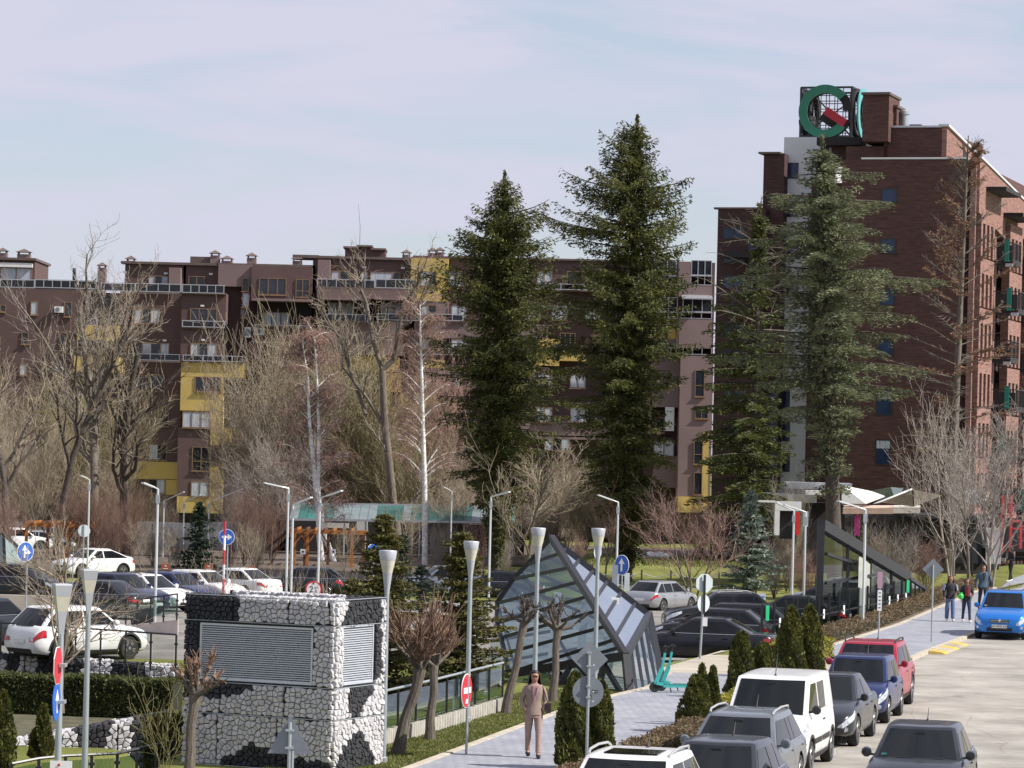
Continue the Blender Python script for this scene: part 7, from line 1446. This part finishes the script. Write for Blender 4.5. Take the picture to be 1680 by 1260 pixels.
t = sgn('small_lamp', 'small white globe lamp on a thin pole in the left car park', 119, 950, 150, 'lamp', -1.1); h = hz_(t, 117, 893); pole(t, h, .025); mb = MB(); mb.lathe([(.001, -.1), (.09, -.06), (.1, .04), (.001, .11)], 12, (0, 0, h)); mb.build('globe', m_white, t, smooth=True)
t = sgn('road_sign', 'pale round sign edge on behind the pyramid ridge', 980, 935, 150, z=-1.2); h = hz_(t, 980, 905); pole(t, h, .03); disc(t, (0, 0, h), .35, m_signlight, yaw=R(60))
m_board = M('board_red_brown', (.30, .07, .03), .6, var=.2, vs=3)
for px, py_, Y, lb in ((271, 930, 168, 'left'), (342, 931, 165, 'middle'), (412, 935, 160, 'right')):
    t = sgn('parking_board', 'small red brown parking board on a stake behind white cars, '+lb+' of three', px, 960, Y, 'board', -1.35); h = hz_(t, px, py_); pole(t, h, .025, m_blackp); mb = MB(); mb.cbox((0, -.04, h), (.42, .03, .32)); mb.build('board', m_board, t)
    sgtext(t, 'SB', (0, -.06, h+.05), .13, m_signwhite); poly(t, (0, -.05, h), [(-.12, -.1), (.12, -.1), (.12, -.07), (-.12, -.07)], m_signwhite)
for px, py_, lb in ((1176, 975, 'left'), (1248, 979, 'right')):
    t = sgn('parking_board', 'pale blue parking board on a thin stake in the lawn, '+lb+' one of two', px, 995, 150, 'board', -1.2); h = hz_(t, px, py_); pole(t, h, .015, m_blackp); mb = MB(); mb.cbox((0, -.03, h), (.42, .02, .28)); mb.build('board', M('pale_blue_board', (.5, .58, .68), .5), t)
    mb = MB(); pts = 18; mb.lathe([(.07, 0), (.07, .01), (.045, .01), (.045, 0)], 16, (-.1, -.055, h), 'Y'); mb.build('ring_mark', m_blue, t); poly(t, (.08, -.04, h), [(-.08, -.02), (.1, -.02), (.1, .02), (-.08, .02)], m_blue)
for px, Y, lb in ((497, 199, 'left'), (547, 199, 'right')):
    t = sgn('camera_notice', 'small white notice on the orange pergola, '+lb+' one', px, 905, Y, 'notice', 0); h = hz_(t, px, 905); mb = MB(); mb.cbox((0, 0, h), (.3, .03, .3)); mb.build('board', m_signwhite, t); mb = MB(); mb.cbox((0, -.02, h), (.12, .01, .1)); mb.build('mark', m_blackp, t)
# rope fence on the bank
t = thing('rope_fence', 'thin dark post fence with slack wires along the grass bank', 'fence', P(1150, 960, 174)); ps = []
for i, px in enumerate((960, 1007, 1052, 1100, 1179, 1240, 1300, 1338)):
    p = gp(px, 176); ps.append(p); mb = MB(); mb.beam(p-Vector((0, 0, .1)), p+Vector((0, 0, 1.35)), .09); mb.build('post', m_barkd, t, world=True)
for h in (.6, 1.15): mb = MB(); [mb.tube([a+Vector((0, 0, h)), (a+b_)/2+Vector((0, 0, h-.18)), b_+Vector((0, 0, h))], .018, 4) for a, b_ in zip(ps, ps[1:])]; mb.build('wire', m_galv, t, world=True)
for i in range(7):
    px = 1040+i*9; t2 = None
rk_ = thing('rock_pile', 'heap of pale rocks on top of the grass bank', 'rocks', gp(1080, 208)); rr = random.Random(8)
for i in range(14): p = gp(1040+i*4.2+rr.uniform(-3, 3), 208+rr.uniform(-1, 1)); mb = MB(); q = rr.uniform(.2, .42); mb.lathe([(q*.7, -.2), (q, .05), (q*.7, q*.6), (.001, q*.8)], 7, p+Vector((0, 0, .15))); mb.build('rock', m_white, rk_, world=True)
# scooters
m_tealp = M('scooter_teal', (.05, .42, .40), .4, coat=.3)
def scooter(label, px, pyb, ang):
    t = thing('kick_scooter', label, 'scooter', G(px, pyb, .1), R(ang), 'parked teal kick scooters')
    mb = MB(); mb.box(-.1, .75, -.075, .075, .13, .19); mb.beam((.75, 0, .17), (.98, 0, .23), .1, .07); mb.build('deck', m_tealp, t)
    for x in (-.32, .92): mb = MB(); mb.lathe([(.04, -.025), (.13, -.03), (.13, .03), (.04, .025)], 16, (x, 0, .13), 'Y'); mb.build('wheel', m_tyre, t, smooth=True)
    mb = MB(); mb.beam((-.28, 0, .24), (-.1, 0, .2), .12, .08); mb.beam((-.3, 0, .2), (-.14, 0, .62), .07, .1); mb.beam((-.14, 0, .6), (-.07, 0, 1.0), .055, .07); mb.build('stem', m_tealp, t)
    mb = MB(); mb.beam((-.07, 0, .98), (-.04, 0, 1.14), .04); mb.tube([(-.02, -.25, 1.17), (-.05, -.1, 1.15), (-.05, .1, 1.15), (-.02, .25, 1.17)], .018, 6); mb.tube([(-.05, -.12, 1.12), (-.15, -.14, 1.18)], .01, 5); mb.cbox((-.05, 0, 1.17), (.08, .06, .04)); mb.build('handlebar', m_blackp, t)
    mb = MB(); mb.beam((.1, .09, .12), (.14, .14, -.0), .02); mb.build('kickstand', m_blackp, t); mb = MB(); mb.box(-.02, .7, -.06, .06, .191, .196); mb.build('foot_mat', m_blackp, t)
scooter('teal kick scooter parked at the pyramid corner, the front one', 1094, 1136, 8); scooter('teal kick scooter parked at the pyramid corner, the rear one', 1105, 1134, 6)
# wheelie bin, planter
p = G(1626, 937, .1); t = thing('wheelie_bin', 'dark green wheelie bin at the footpath under the pale bare tree', 'waste bin', p, R(14)); m_bin = M('bin_green_black', (.018, .03, .025), .5)
mb = MB(); mb.add([(-.26, -.3, .12), (.26, -.3, .12), (.26, .3, .12), (-.26, .3, .12), (-.36, -.38, 1.0), (.36, -.38, 1.0), (.36, .4, 1.0), (-.36, .4, 1.0)], [(3, 2, 1, 0), (4, 5, 6, 7), (0, 1, 5, 4), (1, 2, 6, 5), (2, 3, 7, 6), (3, 0, 4, 7)]); mb.build('body', m_bin, t); mb = MB(); mb.prism([(-.39, -.42, 1.0), (.39, -.42, 1.0), (.39, .42, 1.1), (-.39, .42, 1.1)], (0, 0, .06)); mb.build('lid', m_bin, t); t.scale = (1.15, 1.15, 1.25)
for x in (-.27, .27): mb = MB(); mb.lathe([(.1, -.03), (.1, .03)], 12, (x, .3, .1), 'X'); mb.build('wheel', m_tyre, t)
t = thing('small_bin', 'black waste container behind the ramp railing beside the grey lamp post', 'waste bin', P(235, 1000, 122)); t.location.z = -1.0; mb = MB(); mb.add([(-.35, -.35, 0), (.35, -.35, 0), (.35, .35, 0), (-.35, .35, 0), (-.45, -.4, 1.05), (.45, -.4, 1.05), (.45, .4, 1.05), (-.45, .4, 1.05)], [(3, 2, 1, 0), (4, 5, 6, 7), (0, 1, 5, 4), (1, 2, 6, 5), (2, 3, 7, 6), (3, 0, 4, 7)]); mb.build('body', m_blackp, t); mb = MB(); mb.box(-.48, .48, -.43, .43, 1.05, 1.12); mb.build('lid', m_conc, t)
# grey glass facade cube at the far left
t = thing('glass_shelter', 'grey faceted glass shelter at the left edge above the dark suv', 'glass pavilion', P(0, 920, 150)); a, b_, c_, d_ = P(-60, 868, 150), P(6, 876, 150), P(58, 925, 156), P(-60, 925, 150); mb = MB(); mb.quad(a, b_, P(8, 926, 150), d_); mb.build('glass_pane', m_skl, t, world=True); mb = MB(); mb.quad(b_, c_, P(8, 926, 150)); mb.build('glass_pane', m_skl, t, world=True)
for u, v in ((a, b_), (b_, c_), (b_, P(8, 926, 150)), (P(-20, 873, 150), P(-14, 926, 150))): mb = MB(); mb.beam(u, v, .12); mb.build('frame_beam', m_black, t, world=True)
# ---- people
def skin(name, J, E, mat, parent, root=0, sub=1, rz=None):
    me = bpy.data.meshes.new(name); me.from_pydata([j[:3] for j in J], E, []); me.materials.append(mat); o = bpy.data.objects.new(name, me); col.objects.link(o); md = o.modifiers.new('s', 'SKIN'); md.use_smooth_shade = True; md.branch_smoothing = .6
    for i, j in enumerate(J): r = j[3]; me.skin_vertices[0].data[i].radius = (r, r) if not hasattr(r, '__len__') else r
    me.skin_vertices[0].data[root].use_root = True; s = o.modifiers.new('u', 'SUBSURF'); s.levels = sub; s.render_levels = sub; dg = bpy.context.evaluated_depsgraph_get(); m2 = bpy.data.meshes.new_from_object(o.evaluated_get(dg)); bpy.data.objects.remove(o); m2.materials.clear(); m2.materials.append(mat); m2.name = name
    return link(name, m2, parent)
m_skin = M('skin', (.42, .22, .15), .55); m_hairk = M('black_hair', (.012, .01, .01), .5); m_hairr = M('auburn_hair', (.16, .05, .03), .6); m_hairb = M('dark_brown_hair', (.03, .02, .015), .6)
def person(label, loc, rz, h, top_c, leg_c, shoe_c, hair, stride=.18, inner=None, longhair=False, arms='down', bag=None, jacket_open=False, female=True, knee_lift=0, wide=1.0, skirt=0):
    t = thing('person', label, 'person', loc, rz); k = h/1.7; sw = .185 if female else .215; L = lambda x, y, z: (x*k, y*k, z*k)
    s = stride; hip = .9
    lk, rk2 = (.10, -s*.45+knee_lift*.0, .50), (-.10, s*.35, .50); la, ra = (.095, -s*.9, .09), (-.095, s*.9, .12 if s > .1 else .09)
    if arms == 'down': le, lh, re, rh = (sw+.07, .04, 1.12), (sw+.06, -.07, .88), (-sw-.07, .04, 1.12), (-sw-.06, -.07, .88)
    elif arms == 'pocket': le, lh, re, rh = (sw+.055, .07, 1.13), (sw-.01, -.08, .94), (-sw-.055, .07, 1.13), (-sw+.01, -.08, .94)
    else: le, lh, re, rh = (sw+.07, .03, 1.12), (sw-.04, -.22, 1.05), (-sw-.07, .04, 1.12), (-sw-.06, -.09, .9)
    # local -y is the walking direction
    J = [(*L(0, 0, .95), .12*k), (*L(0, 0, 1.12), (.105*k, .085*k)), (*L(0, 0, 1.32), (.125*k, .09*k)), (*L(0, .01, 1.42), .08*k), (*L(0, .0, 1.5), .052*k), (*L(0, -.01, 1.57), .07*k), (*L(0, -.01, 1.65), .075*k),
         (*L(.09, 0, hip), .085*k), (*L(*lk), .06*k), (*L(*la), .042*k), (*L(la[0], la[1]-.13, .035), .033*k), (*L(-.09, 0, hip), .085*k), (*L(*rk2), .06*k), (*L(*ra), .042*k), (*L(ra[0], ra[1]-.12, ra[2]-.06), .033*k),
         (*L(sw-.03, 0, 1.375), .04*k), (*L(*le), .04*k), (*L(*lh), .028*k), (*L(-sw+.03, 0, 1.375), .04*k), (*L(*re), .04*k), (*L(*rh), .028*k)]
    E = [(0, 1), (1, 2), (2, 3), (3, 4), (4, 5), (5, 6), (0, 7), (7, 8), (8, 9), (9, 10), (0, 11), (11, 12), (12, 13), (13, 14), (3, 15), (15, 16), (16, 17), (3, 18), (18, 19), (19, 20)]
    skin('body', J, E, m_skin, t)
    def loft(name, rings, mt, n=18):
        mb = MB(); rows = [[Vector((rx*k*math.cos(6.2832*i/n), yo*k+ry*k*math.sin(6.2832*i/n), z*k)) for i in range(n)] for z, rx, ry, yo in rings]; vs = [v for r_ in rows for v in r_]
        mb.add(vs, [(a*n+i, a*n+(i+1) % n, (a+1)*n+(i+1) % n, (a+1)*n+i) for a in range(len(rows)-1) for i in range(n)]+[tuple(range(n)), tuple((len(rows)-1)*n+i for i in range(n))]); return mb
    q = sw/.185; hem = .86 if female else .88
    mb = loft('jacket', [(1.5, .05, .05, .01), (1.475, .1*q, .07, .01), (1.45, .16*q, .085, .005), (1.4, .2*q, .105, 0), (1.28, .18*q, .118, -.005), (1.18, .158*q, .105, 0), (1.08, .15*q, .1, 0), (.98, .17*q, .115, 0), (hem, .192*q, .128, 0), (hem-.005, .17*q, .11, 0)], top_c)
    for sA, e_, h_ in ((1, J[16], J[17]), (-1, J[19], J[20])):
        s0 = Vector((sA*(sw-.04)*k, 0, 1.395*k)); e0 = Vector(e_[:3]); h0 = Vector(h_[:3]); w0 = e0.lerp(h0, .88); mb.tube([s0, s0.lerp(e0, .3)+Vector((sA*.012, 0, 0)), e0, e0.lerp(w0, .5), w0], [.066*k, .064*k, .052*k, .047*k, .043*k], 10)
    mb.build('jacket', top_c, t, smooth=True, sharp=60)
    mb = loft('trousers', [(1.02, .14*q, .095, 0), (.95, .165*q, .11, 0), (.86, .178*q, .115, 0), (.8, .17*q, .11, 0)], leg_c)
    for sA, kn_, an_ in ((1, J[8], J[9]), (-1, J[12], J[13])): hp = Vector((sA*.088*k, 0, .87*k)); k0 = Vector(kn_[:3]); a0 = Vector(an_[:3])+Vector((0, 0, .02*k)); mb.tube([hp, hp.lerp(k0, .5), k0, k0.lerp(a0, .5), a0], [.095*k, .083*k, .064*k*wide, .058*k*wide, .056*k*wide], 12)
    mb.build('trousers', leg_c, t, smooth=True, sharp=60)
    for a, b2 in ((9, 10), (13, 14)): mb = MB(); p0, p1 = Vector(J[a][:3]), Vector(J[b2][:3]); mb.tube([p0+Vector((0, .05*k, -.02*k)), p0+Vector((0, 0, -.03*k)), p1+Vector((0, .02, 0)), p1+Vector((0, -.05*k, -.005))], [.03*k, .05*k, .045*k, .02*k], 8); mb.build('shoe', shoe_c, t, smooth=True)
    hd = Vector(L(0, -.01, 1.61)); mb = MB()       # head with face
    prof = [(.001, -.125), (.04, -.115), (.062, -.07), (.075, -.02), (.08, .03), (.072, .075), (.045, .105), (.001, .118)]; b0 = len(mb.v); mb.lathe([(r*k, z*k) for r, z in prof], 14, hd); 
    for i in range(b0, len(mb.v)): v = mb.v[i]; v.y = hd.y+(v.y-hd.y)*1.18
    mb.add([hd+Vector((-.014*k, -.085*k, -.03*k)), hd+Vector((.014*k, -.085*k, -.03*k)), hd+Vector((0, -.118*k, -.028*k)), hd+Vector((0, -.088*k, .015*k))], [(0, 1, 2), (0, 2, 3), (2, 1, 3), (0, 3, 1)]); hd_o = mb.build('head', m_skin, t, smooth=True)
    for sx in (-1, 1): mb = MB(); mb.lathe([(.013*k, 0), (.001, .004)], 8, hd+Vector((sx*.028*k, -.093*k, .008*k)), 'Y'); mb.build('eye', m_blackp, hd_o)
    mb = MB(); mb.cbox(hd+Vector((0, -.09*k, -.06*k)), (.045*k, .01, .012*k)); mb.build('mouth', M('lips', (.3, .08, .07), .5), hd_o)
    mb = MB(); b0 = 0; pr = [(.001, .135), (.06, .12), (.098, .075), (.118, .0), (.13 if longhair else .1, -.07), (.14 if longhair else .08, -.15 if longhair else -.07)]+([(.095, -.19), (.07, -.24)] if longhair == 2 else [(.08, -.16)] if longhair else []); mb.lathe([(r*k, z*k) for r, z in pr], 16, hd+Vector((0, .012*k, .005*k)))
    mb.f = [f for f in mb.f if not (len(f) == 4 and sum(mb.v[i].y for i in f)/4 < hd.y-.045*k and sum(mb.v[i].z for i in f)/4 < hd.z+.062*k) and len(f) < 9]; mb.m = [0]*len(mb.f); o = mb.build('hair', hair, t, smooth=True); so_ = o.modifiers.new('t', 'SOLIDIFY'); so_.thickness = .012
    for sx, i in ((1, 17), (-1, 20)):
        if arms == 'pocket': break
        p = Vector(J[i][:3]); mb = MB(); mb.cbox(p+Vector((0, -.01, -.035*k)), (.03*k, .07*k, .08*k)); 
        for f in range(4): mb.tube([p+Vector((0, (-.03+.018*f)*k, -.07*k)), p+Vector((-sx*.006, (-.035+.017*f)*k, -.105*k)), p+Vector((-sx*.02, (-.035+.017*f)*k, -.13*k))], .0085*k, 5)
        mb.tube([p+Vector((0, -.035*k, -.03*k)), p+Vector((0, -.06*k, -.06*k)), p+Vector((0, -.062*k, -.085*k))], .009*k, 5); mb.build('hand', m_skin, t, smooth=True)
    if inner: mb = MB(); mb.grid([[Vector(L(x*w, -.128+.012*abs(x)-(.0 if z > 1.4 else .004), z)) for x in (-1, 0, 1)] for w, z in ((.06, 1.44), (.05, 1.3), (.008, 1.13))]); mb.build('shirt', inner, t, smooth=True)
    if bag: mb = MB(); mb.cbox(Vector(L(sw+.1, .02, 1.0)), (.09*k, .26*k, .2*k)); mb.tube([L(sw+.09, -.06, 1.1), L(sw-.03, -.05, 1.43), L(sw-.02, .06, 1.42), L(sw+.09, .1, 1.1)], .012, 6); mb.build('shoulder_bag', bag, t)
    return t
m_trou = M('blush_trousers', (.34, .235, .205), .85, var=.1, vs=14)
m_beige = M('beige_suit', (.28, .205, .17), .85, var=.12, vs=14); m_blush = M('pink_blouse', (.5, .26, .3), .8); m_shoek = M('dark_shoes', (.02, .015, .015), .5); m_bagd = M('dark_bag', (.04, .02, .02), .5)
g = G(874, 1243, .1); wm = person('person in beige trouser suit and pink blouse walking on the footpath with a bag', g, R(4), 1.68, m_beige, m_trou, m_shoek, m_hairk, .14, inner=m_blush, longhair=1, arms='pocket', bag=m_bagd)
for sx in (-1, 1): mb = MB(); mb.prism([(sx*.05, -.135, 1.43), (sx*.085, -.12, 1.4), (sx*.03, -.14, 1.2), (sx*.008, -.14, 1.14)], (0, -.008, 0)); mb.build('lapel', m_beige, wm)
mb = MB(); mb.cbox((0, -.1, 1.612), (.105, .02, .026)); mb.build('sunglasses', m_blackp, wm)
m_jean = M('blue_denim', (.10, .15, .27), .85, var=.2, vs=12); m_jeand = M('dark_denim', (.03, .045, .09), .85); m_blk = M('black_cloth', (.02, .02, .025), .85); m_maroon = M('maroon_sweater', (.17, .02, .03), .85); m_denj = M('denim_jacket', (.05, .08, .12), .85)
g = G(1558, 1019, .1); w1 = person('person with auburn hair in dark jacket and wide blue jeans, left of the three walkers', g, R(10), 1.66, m_blk, m_jean, m_signwhite, m_hairr, .1, longhair=1, wide=1.35, arms='hold'); mb = MB(); mb.tube([(.22, 0, 1.36), (.26, .03, 1.15)], .062, 8); mb.tube([(-.22, 0, 1.36), (-.26, .03, 1.15)], .062, 8); mb.build('jacket_sleeve', M('pale_sleeve', (.3, .34, .4), .8), w1, smooth=True)
g = G(1585, 1021, .1); w2 = person('person in maroon sweater holding a bright green packet, middle of the three walkers', g, R(8), 1.6, m_blk, m_jeand, m_signwhite, m_hairb, .2, longhair=False, arms='hold', inner=m_maroon); mb = MB(); mb.grid([[Vector((x, -.155+abs(x)*.25, z)) for x in (-.1, 0, .1)] for z in (1.3, 1.1, .98)]); mb.build('sweater', m_maroon, w2)
mb = MB(); mb.lathe([(.03, -.12), (.1, -.08), (.11, .03), (.05, .1), (.08, .13)], 8, (-.24, -.15, .98)); pk2 = mb.build('green_packet', M('bright_green_bag', (.05, .6, .1), .5), None, smooth=False)
pk2.location = w2.location; tag(pk2, 'bright green packet held by the middle walker', 'packet')
g = G(1612, 1001, .1); w3 = person('tall person in denim jacket walking behind the other two, cut by the blue suv', g, R(8), 1.78, m_denj, m_blk, m_blk, m_hairb, .22, longhair=False, female=False, inner=m_blk, bag=m_blk)
g = G(1660, 918, .1); g.y = min(g.y, 168); p = P(1659, 905, 166); w4 = person('person in dark tracksuit bending arms at the red kiosk', Vector((p.x, 166, .15)), R(-70), 1.7, m_blk, m_blk, m_signwhite, m_hairb, .12, arms='hold', female=False)
# driver of the moving car seen as small pale figure is inside the cabin glass
